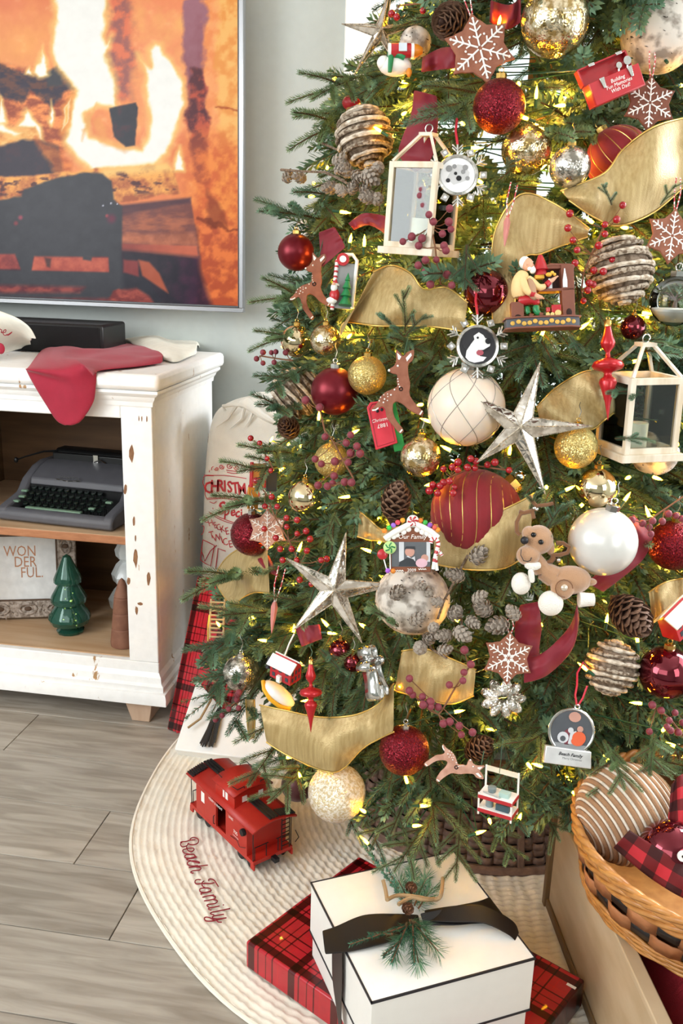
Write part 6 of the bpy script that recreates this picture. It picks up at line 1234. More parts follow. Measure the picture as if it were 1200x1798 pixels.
mb=MB(); mb.tube([(.83*math.cos(a)*(1+.006*math.sin(9*a+1)),.83*math.sin(a)*(1+.006*math.sin(9*a+1)),.005) for a in [2*math.pi*j/150 for j in range(150)]],.0045,6,closed=True); obj('bound_edge',mb,skm,sk_)
ft=lambda x,y:on_z(300+x/8.571,1450+y/8.571,.0105)-Vector((.055,1.998,0))
BF_=[[(145,250),(170,240),(230,235),(300,215),(372,208)],[(290,205),(310,185),(350,175),(395,190),(420,220),(405,260),(350,285),(290,280),(262,262)],[(262,262),(250,290),(215,310),(170,312),(148,290),(150,262),(170,245)],
[(240,315),(245,355),(280,385),(320,385),(350,360),(335,335),(290,335),(240,345),(190,360),(180,385),(205,410)],[(205,412),(300,428),(345,430),(375,465)],[(375,465),(345,430),(290,430),(225,440),(210,470),(250,490),(320,480),(375,465),(380,475),(300,490),(240,500),(250,515)],
[(250,515),(300,525),(420,560),(425,545),(370,528),(300,530),(255,550),(250,575),(280,600),(340,605),(410,598)],[(560,592),(480,600),(400,610),(340,620),(270,630)],[(380,615),(440,625),(455,645),(430,665),(370,670),(320,682),(300,700),(340,712)],
[(575,830),(570,810),(610,800),(660,825),(690,870),(718,915)],[(660,855),(600,868),(520,865),(450,870),(390,875),(365,850),(375,820),(410,810),(450,812)],[(500,830),(475,850),(470,880),(480,910),(520,935)],
[(610,975),(590,945),(530,935),(450,945),(435,970),(460,1000),(540,1000),(610,975),(560,1000),(460,1015),(460,1035)],[(650,1040),(560,1055),(475,1075)],[(610,1045),(665,1060),(670,1085),(640,1105),(560,1120),(500,1130)],[(640,1108),(690,1120),(700,1145),(660,1170),(570,1180),(545,1200),(570,1222)],
[(735,1205),(650,1225),(580,1235),(570,1255),(610,1270)],[(785,1188),(800,1192)],[(895,1245),(800,1265),(680,1290),(610,1305),(600,1325),(650,1340)],[(800,1330),(720,1345),(640,1360),(630,1385),(680,1400),(760,1395),(840,1385)],[(835,1385),(740,1405),(680,1420),(600,1435),(530,1430),(505,1395),(530,1375),(590,1385),(640,1415),(690,1425),(720,1450),(770,1450)]]
mb=MB()
for q in BF_: scr(mb,q,ft,.0013)
obj('embroidery',mb,edred,sk_,smooth=80,kind='stuff')
# wicker tree collar: eight panels of real weave
colr=mat('wicker_brown','7d6558',rough=.6,color2='665046',scale=60,lo=.35,hi=.65,bump=.4,bscale=300)
co=empty('tree_collar','brown woven wicker collar round the foot of the tree','tree collar',loc=(AX,2.125,0)); RC,RT2,HC=.378,.315,.235
rows_=14; nst=96
for k in range(8):
    mb=MB(); a0=2*math.pi*k/8+.25; 
    for i in range(rows_):
        z0=.022+i*(HC-.03)/rows_; z1=z0+(HC-.03)/rows_*.97; ns=10
        for j in range(ns):
            aa=a0+(math.pi/4)*(j/ns); ab=a0+(math.pi/4)*((j+1)/ns); o=.0055 if (i+j)%2 else .0
            am=(aa+ab)/2; P4=[]
            for (a,oo) in ((aa,-.001),(aa+(ab-aa)*.3,o),(ab-(ab-aa)*.3,o),(ab,-.001)):
                for z in (z0,z1):
                    R=RC+(RT2-RC)*z/HC+oo; P4.append((R*math.cos(a),R*math.sin(a),z))
            mb.add(P4,[(0,2,3,1),(2,4,5,3),(4,6,7,5)])
    obj('woven_panel',mb,colr,co,smooth=50,solid=.002)
    mb=MB(); R0_=RC+.008; mb.box((-.008,-.004,0),(.008,.006,HC)); 
    M=Matrix.Rotation(a0-math.pi/2,4,'Z')@Matrix.Translation((0,RC+.004,0))@Matrix.Rotation(math.atan2(RC-RT2,HC),4,'X'); mb.xf(M); obj('corner_stake',mb,colr,co,bev=.003)
for z,R in ((.011,RC+.003),(HC,RT2+.003)):
    mb=MB(); mb.tube([(R*math.cos(a),R*math.sin(a),z) for a in [2*math.pi*j/80 for j in range(80)]],.011,8,closed=True); obj('rim',mb,colr,co)
mb=MB(); mb.lathe([(RC-.01,.01),(RT2-.01,HC-.01)],64); obj('liner',mb,mat('liner_dark','2e221d',rough=.9),co)
# ============================================================ foreground gifts
def rectgift(name,label,p00,ang,w,d,z0,h,m,bev=.004,pname='wrapping'):
    t=empty(name,label,'gift'); t.matrix_world=Matrix.Translation((p00[0],p00[1],z0))@Matrix.Rotation(math.radians(ang),4,'Z'); mb=MB(); mb.box((0,0,0),(w,d,h)); obj(pname,mb,m,t,bev=bev); return t
ca,sa=math.cos(math.radians(-30)),math.sin(math.radians(-30))
# back corner (-.207,1.664) ; edges 61 deg down-left and -30 deg right
pg=rectgift('plaid_gift','flat red plaid wrapped gift on the skirt under the white ribboned box',(-.207-.334*math.cos(math.radians(61)),1.664-.334*math.sin(math.radians(61))),-30.5,.515,.334,.011,.058,plaidf)
mb=MB(); mb.box((.25,-.0012,.0),(.262,.334,.0585)); obj('paper_seam',mb,plaidf,pg); mb=MB(); mb.box((.495,.30,.0583),(.512,.306,.0589)); obj('clear_tape',mb,mat('tape','f2f2f2',rough=.2),pg)
ZT=.222; q=[on_z(x,y,ZT) for x,y in ((653,1760),(940,1682),(795,1494),(547,1550))]
ux=(q[1]-q[0]); wx=ux.length; ux.normalize(); uy=Vector((-ux.y,ux.x,0)); wy=(q[3]-q[0]).length
wb=empty('white_gift','square white lidded gift box with black edges and a wide black ribbon','gift'); wb.matrix_world=Matrix(((ux.x,uy.x,0,q[0].x),(ux.y,uy.y,0,q[0].y),(0,0,1,.0705),(0,0,0,1))); hb=ZT-.0705
boxw=mat('matte_white_board','eceae4',rough=.4,var=.015)
mb=MB(); mb.box((.004,.004,0),(wx-.004,wy-.004,hb-.1)); obj('box_base',mb,boxw,wb); mb=MB(); mb.box((0,0,hb-.1),(wx,wy,hb)); obj('lid',mb,boxw,wb,bev=.0008)
mb=MB(); e=.003
for z in (hb,hb-.1):
    for a,b in (((0,0),(wx,0)),((wx,0),(wx,wy)),((wx,wy),(0,wy)),((0,wy),(0,0))): mb.box((min(a[0],b[0])-e*.4,min(a[1],b[1])-e*.4,z-e),(max(a[0],b[0])+e*.4,max(a[1],b[1])+e*.4,z+e*.3))
for a in ((0,0),(wx,0),(wx,wy),(0,wy)): pass
obj('black_edging',mb,mat('black_edge','26252a',rough=.5),wb)
wi=wb.matrix_world.inverted(); top=lambda x,y,dz=.003:wi@on_z(x,y,ZT+dz)
def strip(name,A,B,m,parent,nu=30,nv=6,f=lambda u,v:0,solid=.0008):
    a=catmull(A,nu); b=catmull(B,nu); vs=[]
    for i in range(nu):
        for j in range(nv):
            p=a[i].lerp(b[i],j/(nv-1)); vs.append(p+Vector((0,0,f(i/(nu-1),j/(nv-1)))))
    mb=MB(); mb.add(vs,[(i*nv+j,i*nv+j+1,(i+1)*nv+j+1,(i+1)*nv+j) for i in range(nu-1) for j in range(nv-1)]); return obj(name,mb,m,parent,smooth=180,solid=solid,sub=1)
fy=lambda x,y:wi@(lambda r:CP+r*((q[0]-ux*.006-CP).dot(ux)/r.dot(ux)))(ray(x,y))
rib=mat('black_ribbon','100e0e',rough=.42,color2='181514',scale=8)
strip('ribbon_band',[top(566,1634,.012),top(590,1626,.012),top(640,1606,.018),top(700,1604,.014),top(735,1606,.01)],[top(571,1676,.004),top(612,1672,.004),top(650,1664,.006),top(700,1650,.008),top(740,1632,.006)],rib,wb)
strip('ribbon_band',[top(738,1604,.02),top(790,1592,.024),top(840,1582,.022),top(860,1574,.01)],[top(745,1625,.008),top(800,1625,.01),top(850,1622,.006),top(896,1628,.002)],rib,wb)
strip('ribbon_band',[top(745,1598,.012),top(800,1590,.03),top(850,1590,.03),top(900,1616,.012),top(912,1638,.0)],[top(750,1618,.012),top(800,1620,.02),top(850,1622,.02),top(890,1640,.01),top(905,1652,.0)],rib,wb)
strip('ribbon_tail',[fy(583,1668),fy(584,1720),fy(592,1780),fy(598,1830)],[fy(602,1668),fy(602,1720),fy(600,1785),fy(602,1830)],rib,wb,f=lambda u,v:0)
bq=empty('evergreen_bouquet','evergreen sprig bundle with two cones tied in jute on the ribboned box','greenery',loc=on_z(720,1610,ZT+.02)); bo=bq.location.copy(); bq.location=bo
tp=lambda x,y,dz=.018:on_z(x,y,ZT+dz)-bo
needleclump([((722,1590),(725,1520)),((722,1590),(700,1545)),((728,1590),(748,1540)),((735,1595),(760,1560)),((720,1615),(735,1690)),((722,1615),(770,1670)),((715,1620),(690,1680)),((725,1615),(755,1640))],tp,.028,mat('soft_pine','3f6a4c',rough=.55,color2='5c8a60',scale=80),bq,'pine_sprig',.0006,2200)
needleclump([((715,1590),(640,1484)),((700,1560),(672,1510)),((715,1625),(615,1658)),((690,1640),(650,1640)),((715,1625),(688,1690)),((700,1655),(672,1678)),((725,1620),(728,1690))],lambda x,y:tp(x,y,.022),.008,mat('juniper','2f6048',rough=.5,color2='4c8064',scale=80),bq,'juniper_sprig',.001,1900)
for x,y in ((722,1558),(716,1595)): minicone(tp(x,y,.034),.0125,bq)
jut=twine
for A in ([(735,1575),(700,1572),(680,1580)],[(735,1575),(765,1580),(775,1570),(778,1542)],[(680,1580),(678,1565),(673,1545)],[(700,1588),(722,1576),(745,1580),(762,1578)]):
    mb=MB(); mb.tube(catmull([tp(x,y,.034+(.01 if i==2 else 0)) for i,(x,y) in enumerate(A)],9),.0034,7); obj('jute_tie',mb,jut,bq)
# ============================================================ caboose
cb=empty('toy_caboose','red toy train caboose with black roof walks on the tree skirt','toy train'); P0=on_z(445,1524,.03)
lx=Vector((-.201,.184,0)).normalized(); ly=Vector((lx.y*-1*-1,-lx.x*-1*-1,0)); ly=Vector((.798,.602,0)); ly=(ly-lx*ly.dot(lx)).normalized()
# local x runs from the near end to the far left end, local y across to the right
cbM=Matrix(((lx.x,ly.x,0,P0.x),(lx.y,ly.y,0,P0.y),(0,0,1,.012),(0,0,0,1))); cb.matrix_world=cbM
cred=mat('caboose_red','b4281c',rough=.42,var=.04); cblk=mat('caboose_black','17171a',rough=.5,var=.1); LN,WD=.272,.102
def CC(name,boxes,m,bev=.0008,**kw):
    mb=MB()
    for a,b in boxes: mb.box(a,b)
    return obj(name,mb,m,cb,bev=bev,**kw)
CC('frame',[((-.0,0,.022),(LN,WD,.031))],cred)
x0,x1=.026,LN-.030; h0,h1=.031,.106
# side wall with door opening (near side y=0), window
CC('side_wall',[((x0,0,h0),(.112,.003,h1)),((.112,0,.098),(.150,.003,h1)),((.150,0,h0),(.205,.003,h1)),((.205,0,h0),(.222,.003,.062)),((.205,0,.09),(.222,.003,h1)),((.222,0,h0),(x1,.003,h1)),((.112,0,h0),(.150,.003,.036))],cred,.0003)
CC('side_wall',[((x0,WD-.003,h0),(x1,WD,h1))],cred); CC('end_wall',[((x0,.003,h0),(x0+.003,WD-.003,h1+.006))],cred); CC('end_wall',[((x1-.003,.003,h0),(x1,WD-.003,h1+.006))],cred)
CC('sliding_door',[((.150,-.0025,.035),(.172,-.0005,.098))],cred); CC('sliding_door',[((.109,.004,.035),(.118,.006,.098))],cred)
CC('window_pane',[((.205,.001,.062),(.222,.002,.09))],whitep)
def roof(xa,xb,ya,yb,z,rise,th=.004,ov=.006,name='roof'):
    mb=MB(); n=9; vs=[]
    for x in (xa-ov,xb+ov):
        for i in range(n):
            f=i/(n-1); vs.append((x,ya-ov+(yb-ya+2*ov)*f,z+rise*math.sin(math.pi*f)**.9))
    mb.add(vs,[(i,i+1,n+i+1,n+i) for i in range(n-1)]); return obj(name,mb,cred,cb,solid=th,smooth=60)
roof(.0,LN-.0,0,WD,h1,.012)
cx0,cx1=.085,.165; cz=.145
CC('cupola',[((cx0,.006,h1),(cx1,.009,cz)),((cx0,WD-.009,h1),(cx1,WD-.006,cz)),((cx0,.009,h1),(cx0+.003,WD-.009,cz+.006)),((cx1-.003,.009,h1),(cx1,WD-.009,cz+.006))],cred)
roof(cx0,cx1,.006,WD-.006,cz,.010,name='cupola_roof')
CC('cupola_window',[((cx0-.0006,.026,.122),(cx0+.0004,.038,.136)),((cx0-.0006,.068,.122),(cx0+.0004,.080,.136))],whitep,0); CC('cupola_window',[((.112,.0052,.120),(.122,.0062,.138)),((.124,.0052,.120),(.132,.0062,.138))],whitep,0)
CC('cupola_sash',[((.1215,.0045,.119),(.1245,.007,.139))],cred,0)
# roof walks (slatted, running along ridge) plus end platform pieces
zr=h1+.016
for i in range(3): CC('roof_walk',[((.17,WD/2-.012+i*.008,zr),(LN+.004,WD/2-.006+i*.008,zr+.003))],cblk,.0003)
for i in range(3): CC('roof_walk',[((-.004,WD/2-.012+i*.008,zr),(.08,WD/2-.006+i*.008,zr+.003))],cblk,.0003)
for i in range(8): CC('walk_slat',[((-.004,WD/2+.014+i*.0052,zr-.001-.0012*i),(.022,WD/2+.0175+i*.0052,zr+.002-.0012*i))],cblk,.0002)
for i in range(8): CC('walk_slat',[((LN-.022,-.004+i*.0052,zr-.011+.0014*i),(LN+.004,-.0005+i*.0052,zr-.008+.0014*i))],cblk,.0002)
def rail(name,pts,r=.0011): 
    mb=MB(); mb.tube(pts,r,5); return obj(name,mb,cblk,cb)
for xx,yy in ((cx1+.002,.012),(cx0-.002,.012),(cx0-.002,WD-.012),(cx1+.002,WD-.012)):
    z=cz+.006; rail('grab_rail',[(xx,yy+(.018 if yy<.05 else -.018),z+.006),(xx,yy+(.018 if yy<.05 else -.018),z+.010),(xx,yy,z+.008),(xx-(.02 if xx>.1 else -.02),yy,z+.006)])
for xe,s in ((.004,-1),(LN-.004,1)):
    for yy in (.006,WD*.35,WD*.65,WD-.006): rail('railing',[(xe,yy,.03),(xe,yy,.062)])
    rail('railing',[(xe,.006,.062),(xe,WD*.4,.062)]); rail('railing',[(xe,WD*.6,.062),(xe,WD-.006,.062)])
    rail('post',[(xe,.002,.03),(xe,.002,h1)]); rail('post',[(xe,WD-.002,.03),(xe,WD-.002,h1)])
for yy in (WD*.72,WD*.92): rail('ladder',[(.001,yy,.03),(.001,yy,h1+.004)],.0013)
for i in range(7): rail('rung',[(.001,WD*.72,.04+i*.0105),(.001,WD*.92,.04+i*.0105)])
rail('brake_wheel',[(-.004,WD+.004,.04),(-.006,WD+.012,.05),(-.004,WD+.004,.07)])
rail('door_handle',[(.155,-.003,.04),(.155,-.006,.043),(.155,-.006,.06),(.155,-.003,.063)])
rail('pipe',[(.03,-.001,.05),(.05,-.003,.042),(.06,-.003,.052),(.09,-.001,.046)],.0007)
mb=MB(); mb.lathe([(.0005,-.006),(.0075,-.006),(.0085,-.001),(.0075,.002),(.0005,.003)],16,axis='y',c=(.034,-.003,.088)); obj('marker_lamp',mb,cblk,cb)
for xc in (.045,LN-.045):
    CC('truck',[((xc-.03,.012,.008),(xc+.03,WD-.012,.024))],cblk)
    for dx in (-.02,.02):
        for yy in (.008,WD-.014):
            mb=MB(); mb.lathe([(.0005,0),(.0125,0),(.0135,.001),(.0135,.002),(.0115,.003),(.0115,.006),(.0005,.006)],20,axis='y',c=(xc+dx,yy,.0125)); obj('wheel',mb,cblk,cb)
CC('coupler',[((-.016,WD/2-.006,.018),(.0,WD/2+.006,.028))],cblk); CC('step',[((-.002,.0,.01),(.012,.004,.024))],cred); CC('step',[((-.002,WD-.004,.01),(.012,WD,.024))],cred); CC('step',[((LN-.012,.0,.01),(LN+.002,.004,.024))],cred)
def cbtext(s,x,z,h,sx=1):
    mb=textmb(s,h,0); mb.xf(Matrix.Translation((x,-.0008,z))@Matrix.Rotation(math.pi,4,'Z')@Matrix.Scale(-1,4,(0,1,0))@Matrix.Scale(sx,4,(1,0,0))); 
    mb.v=[(v[0],-.0034,v[2]) for v in mb.v]; obj('lettering',mb,whitep,cb,smooth=0)
cbtext('MERRY & BRIGHT',.150,.094,.0085,.9); cbtext('LINES',.085,.094,.0085,.9); cbtext('705',.066,.068,.012); cbtext('CHRISTMAS',.066,.058,.0045)
# ============================================================ wooden crate, basket and what is in it
oak=mat('crate_wood','c8b292',rough=.5,color2='b89f7c',scale=3,stretch=(3,3,9),lo=.3,hi=.7); oakd=mat('crate_edge','7a6244',rough=.6,color2='6b5438',scale=5,lo=.3,hi=.7)
cr_=empty('wooden_crate','light wooden crate holding a red knit blanket at the lower right','crate'); CO=Vector((.197,1.655,0)); dv=Vector((.205,-.979,0)).normalized(); rv=Vector((.979,.205,0))
cr_.matrix_world=Matrix(((rv.x,-dv.x,0,CO.x),(rv.y,-dv.y,0,CO.y),(0,0,1,.012),(0,0,0,1)))  # local y points away from viewer, wall runs to y=-.62
HZ=.235; LW=.66
def CR(name,a,b,m=oak,bev=.002): 
    mb=MB(); mb.box(a,b); obj(name,mb,m,cr_,bev=bev)
CR('side_board',(0,-LW,0),(.012,0,HZ-.012)); CR('top_rail',(-.004,-LW,HZ-.012),(.020,.0,HZ)); CR('top_rail',(.020,-LW,HZ-.022),(.027,0,HZ-.012),oakd)
CR('bottom_rail',(-.006,-LW,0),(-.0,-.0,.02),oakd); CR('corner_post',(-.010,-.004,0),(.014,.012,HZ-.001),oakd)
CR('back_board',(.014,-.002,0),(.62,.010,HZ)); CR('side_board',(.608,-LW,0),(.62,-.002,HZ)); CR('front_board',(0,-LW-.012,0),(.62,-LW,HZ)); CR('base_board',(.012,-LW,.004),(.608,-.002,.014))
# knit blanket inside
kn=empty('knit_blanket','dark red chunky knit blanket folded inside the crate','blanket',loc=cr_.matrix_world@Vector((.3,-.33,.012)))
kn.rotation_euler=(0,0,math.atan2(rv.y,rv.x)); knm=mat('red_knit','a02430',rough=.95,var=.1,bump=.5,bscale=500)
mb=MB(); nx,ny=110,130; vs=[]
for i in range(nx):
    for j in range(ny):
        x=-.262+.53*i/(nx-1); y=-.315+.63*j/(ny-1); e=min(1,(x+.262)/.05,(.268-x)/.05,(y+.315)/.05,(.315-y)/.05); e=max(0,e)**.5
        z=.03+(.155+.012*math.sin(x*14+y*6)+.006*math.sin(y*23))*e+.0045*abs(math.sin(x*math.pi/.011+ (1 if int((y+1)/.012)%2 else 0)*1.57))*e+.003*math.sin(y*math.pi/.012*2)*e; vs.append((x,y,z))
mb.add(vs,[(i*ny+j,(i+1)*ny+j,(i+1)*ny+j+1,i*ny+j+1) for i in range(nx-1) for j in range(ny-1)]); obj('knit_cloth',mb,knm,kn,smooth=80,solid=.004)
# basket
bk=empty('wicker_basket','honey coloured wicker basket with black checks resting on the crate','basket'); ZB,ZR=.252,.41
bc=Vector((.462,1.365,ZB)); bk.location=bc; RX,RY=.265,.262
hon=mat('honey_wicker','c98f4e',rough=.45,color2='a86d34',scale=40,lo=.3,hi=.7,coat=.2); tan=mat('tan_splint','bb7c50',rough=.5,color2='a66a42',scale=20); bks=mat('black_splint','1c1b1b',rough=.5)
def el(a,z,off=0): f=(z)/(ZR-ZB); k=.88+.12*f; return ((RX*k+off)*math.cos(a),(RY*k+off)*math.sin(a)+.075*(1-f),z)
NW=36
for row,(z0,z1) in enumerate(((.038,.078),(.080,.120))):
    for j in range(NW):
        a0=2*math.pi*j/NW; a1=2*math.pi*(j+1)/NW; o=(j+row)%2; m=tan if o else bks; w0=.006 if o else .001; mb=MB(); P4=[]
        for f,oo in ((-.12 if o else 0,0),(.25,w0),(.75,w0),(1.12 if o else 1,0)):
            for z in (z0+(.0 if o else .006),z1-(.0 if o else .006)): P4.append(el(a0+(a1-a0)*f,z,oo))
        mb.add(P4,[(0,2,3,1),(2,4,5,3),(4,6,7,5)]); obj('splint',mb,m,bk,smooth=60,solid=.0025)
def twist(z,amp,r,n,ph,name='wicker_strand'):
    mb=MB(); mb.tube([el(a,z+amp*math.sin(n*a+ph),.004+amp*.5*math.cos(n*a+ph)) for a in [2*math.pi*i/220 for i in range(220)]],r,5,closed=True); obj(name,mb,hon,bk,smooth=80)
for z in (.0,.007,.014,.021,.028,.034): twist(z,.003,.0034,22,z*500)
for p_ in range(4): twist(.136,.011,.0048,12,p_*math.pi/2)
for p_ in range(3): twist(.166,.007,.0055,20,p_*2.1,'rim_strand')
mb=MB(); mb.lathe([(.228,.0),(.252,.13)],48,sx=1.0,sy=.985); mb.v=[(v[0],v[1]+.075*(1-v[2]/.158),v[2]) for v in mb.v]; obj('inner_liner',mb,mat('basket_inside','6b4526',rough=.8),bk,smooth=60)
mb=MB(); mb.lathe([(.001,.002),(.232,.002)],40,c=(0,.074,0),sx=1,sy=.985); obj('bottom',mb,hon,bk)
# striped knit ball
t_=1.43
kb_=Th('striped_ball','large tan and cream striped knit ball in the basket','ball ornament',1100,1428,t=1.5,tilt=62,pitch=-38,occ=84,up=True); r=85
rs=random.Random(3); cream_y=mat('cream_yarn','e8dccb',rough=.95,bump=.8,bscale=900); tan_y=mat('tan_yarn','a8805f',rough=.95,bump=.8,bscale=900)
mb=MB(); mb.sphere((0,0,0),r*.96,28,14); kb_.part('ball_core',mb,tan_y)
for j in range(38):
    th=math.pi*(j+.5)/38; z=r*math.cos(th); R=r*math.sin(th); c=j%4==0 or j%4==1 and 0
    light=(j%2==0); w=r*math.pi/38*(.40 if light else .68)
    mb=MB(); mb.tube([((R-w*.3+.5*math.sin(60*a))*math.cos(a),(R-w*.3+.5*math.sin(60*a))*math.sin(a),z) for a in [2*math.pi*i/64 for i in range(64)]],w,6,closed=True); kb_.part('yarn_stripe',mb,cream_y if light else tan_y,smooth=80)
# buffalo check bow and bells
buf=checks('buffalo_check','b0202a',[(.0005,.5,(.28,.12,.14))],.046,('X','Y'),rough=.8,coord='UV')
def uvcloth(name,label,cat,A,B,zz,per=1.0):
    nu,nv=30,12; a=catmull(A,nu); b=catmull(B,nu); c=sum(a,Vector())/nu; t=empty(name,label,cat,loc=c)
    vs=[];uv=[]; 
    for i in range(nu):
        for j in range(nv):
            f=j/(nv-1); p=a[i].lerp(b[i],f); d=(p-CP).normalized(); vs.append(p-c-d*(.006*math.sin(math.pi*f)+.003*math.sin(i*.6+f*3))); uv.append((i/(nu-1)*zz[0],f*zz[1]))
    mb=MB(); mb.add(vs,[(i*nv+j,i*nv+j+1,(i+1)*nv+j+1,(i+1)*nv+j) for i in range(nu-1) for j in range(nv-1)]); o=obj('check_cloth',mb,buf,t,smooth=180,solid=.0015)
    ul=o.data.uv_layers.new(name='UVMap'); 
    for l in o.data.loops: ul.data[l.index].uv=uv[l.vertex_index]
    return t
D=lambda x,y,t:depth(x,y,t)
uvcloth('check_ribbon','red and black checked ribbon lying over the basket rim','ribbon',[D(1106,1458,1.39),D(1150,1486,1.365),D(1200,1518,1.345),D(1260,1550,1.34)],[D(1078,1488,1.395),D(1130,1532,1.365),D(1180,1566,1.335),D(1240,1596,1.325)],(.155,.06))
uvcloth('check_ribbon','red and black checked ribbon loop at the right edge behind the knit ball','ribbon',[D(1180,1378,1.44),D(1198,1360,1.44),D(1240,1350,1.44)],[D(1172,1462,1.41),D(1205,1470,1.40),D(1240,1480,1.40)],(.07,.12))
b_=Th('jingle_bell','shiny burgundy bell bauble with a cream button beside the checked ribbon','ornament',1178,1496,t=1.395,occ=40,tilt=20); r=56
mb=MB(); mb.sphere((0,0,0),r,32,16); b_.part('globe',mb,M_['redgloss'] if 'M_' in globals() else mat('burgundy_mirror','6e1424',rough=.06,metal=.85,coat=.6),smooth=80)
mb=MB(); mb.lathe([(.1,-4),(9,-4),(9,0),(6,-1),(.1,-1.5)],18,axis='y',c=(-4,-r*.96,13)); b_.part('button',mb,whitep); mb=MB(); mb.lathe([(.1,-5),(2.5,-5),(2.5,-3),(.1,-3)],8,axis='y',c=(-4,-r*.96,13)); b_.part('button_hole',mb,mat('dark_hole','332a24',rough=.9))
# ============================================================ the tree
needlem=mat('needles','4a6b52',rough=.5,color2='749373',scale=30,lo=.35,hi=.7)
_b=needlem.node_tree.nodes['Principled BSDF']; _b.inputs['Specular IOR Level'].default_value=.4
needle2=mat('needles_light','5f7a50',rough=.5,color2='889f70',scale=30,lo=.35,hi=.7)
twigm=mat('twig_bark','5a4630',rough=.8)
tree=empty('christmas_tree','tall green artificial Christmas tree standing in a wicker collar','christmas tree',loc=(AX,AY,.02))
rr=random.Random(11)
def twig(mb,p,d,L,nl=.0122,dens=2300,w=.0019):
    """needled twig from p along d"""
    d=d.normalized(); u=d.cross(Vector((0,0,1)))
    if u.length<.1: u=d.cross(Vector((1,0,0)))
    u.normalize(); v=d.cross(u); n=int(L*dens); k=5
    bend=Vector((0,0,-1))*L*.12
    cen=lambda t:p+d*(L*t)+bend*t*t
    mb.tube([cen(i/k) for i in range(k+1)],[.0022*(1-.5*i/k) for i in range(k+1)],4,mi=1,cap=False)
    for i in range(n):
        t=(i+rr.random())/n; c=cen(t); a=i*2.39996+rr.random()*.5
        r=(u*math.cos(a)+v*math.sin(a)); 
        flat=1-.35*abs(math.sin(a)) if False else 1
        up=.62+.5*t+rr.uniform(-.1,.1); l=nl*(1.0-.35*max(0,t-.85)/.15)*rr.uniform(.8,1.12)*min(1,.6+t*4)
        nd=(r+d*up).normalized(); s=nd.cross(r.cross(nd)).normalized() if False else nd.cross(r).normalized()*w*.5
        if s.length<1e-6: continue
        b=c+r*.0015; m=b+nd*l*.55; e=b+nd*l+d*l*.06
        mb.add([b,m+s,e,m-s],[(0,1,2,3)],0)
    return cen
def sprig(seed,L=.21,sides=5,**kw):
    global rr; rr=random.Random(seed); mb=MB(); D=Vector((0,1,0))
    cen=twig(mb,Vector((0,0,0)),D,L,**kw)
    for i in range(sides):
        t=.18+.62*i/max(1,sides-1)+rr.uniform(-.03,.03); s=1 if i%2 else -1
        ang=rr.uniform(.55,.8)*s; el=rr.uniform(-.25,.3)
        d=Vector((math.sin(ang),math.cos(ang),el)); twig(mb,cen(t),d,L*rr.uniform(.42,.52)*(1.15-.5*t),**kw)
    return mb
SPR=[mkmesh('branch',sprig(20+i,L=.19+.02*(i%3),sides=(4,5,6)[i%3]),[needlem if i%2 else needle2,twigm],0) for i in range(6)]
SPRF=[mkmesh('fill_branch',sprig(60+i,L=.22,sides=6,nl=.019,dens=650,w=.006),[needlem,twigm],0) for i in range(3)]
SPRT=[mkmesh('branch_tip',sprig(40+i,L=.12,sides=3,nl=.0105,dens=3000,w=.0015),[needle2 if i%2 else needlem,twigm],0) for i in range(3)]
def blocked(p0,p1,rad=14):
    for f in (0,.3,.55,.8,1):
        q=Vector(p0).lerp(Vector(p1),f); x,y,z=proj(q)
        for ox,oy,orr,ot in OCC:
            if z<ot+.05 and (x-ox)**2+(y-oy)**2<(orr+(20 if f>.4 else 6))**2: return True
    return False
def orient(d,roll):
    d=d.normalized(); x=d.cross(Vector((0,0,1))).normalized(); z=x.cross(d)
    return (Matrix((x,d,z)).transposed().to_4x4())@Matrix.Rotation(roll,4,'Y')
fillmode=False
placed=[]
rg=random.Random(5)
OL=[(-100,700),(0,715),(60,680),(110,635),(150,600),(200,592),(250,575),(300,575),(350,545),(400,525),(500,505),(560,492),(650,494),(720,488),(800,484),(860,472),(950,442),(1000,420),(1060,378),(1140,356),(1200,392),(1290,462),(1370,455),(1420,520)]
BL=[(300,1200),(365,1215),(435,1315),(500,1350),(560,1375),(620,1405),(700,1435),(800,1452),(900,1440),(960,1420),(1000,1405),(1100,1400),(1400,1400)]
def lerpl(L,x):
    for (a,b),(c,d) in zip(L,L[1:]):
        if x<=c: return b+(d-b)*(x-a)/(c-a) if x>a else b
    return L[-1][1]
def outside(p):
    x,y,z=proj(p); return x<lerpl(OL,y) or y>lerpl(BL,x)
def tryplace(th,z,kr,droop,meshes,scale,roll,check=True,az=0):
    R=(R0-SL*z); base=Vector((AX+math.cos(th)*R*kr,AY+math.sin(th)*R*kr,z))
    d=Vector((math.cos(th+az),math.sin(th+az),droop)); M=Matrix.Translation(base)@orient(d,roll)@Matrix.Scale(scale,4)
    tip=M@Vector((0,.2,0))
    if tip.y>YB-.11 or base.y>YB-.15: return
    if base.y<2.4 and (outside(tip) or outside(base) or outside(M@Vector((.05,.13,0))) or outside(M@Vector((-.05,.13,0)))): return
    if rg.random()<.5 and fillmode and z>1.4: return
    if tip.x<-.80 and tip.y>2.15 and z<1.0: return
    if check and blocked(base,tip): return
    placed.append((M,rg.randrange(len(meshes)),meshes,base,tip))
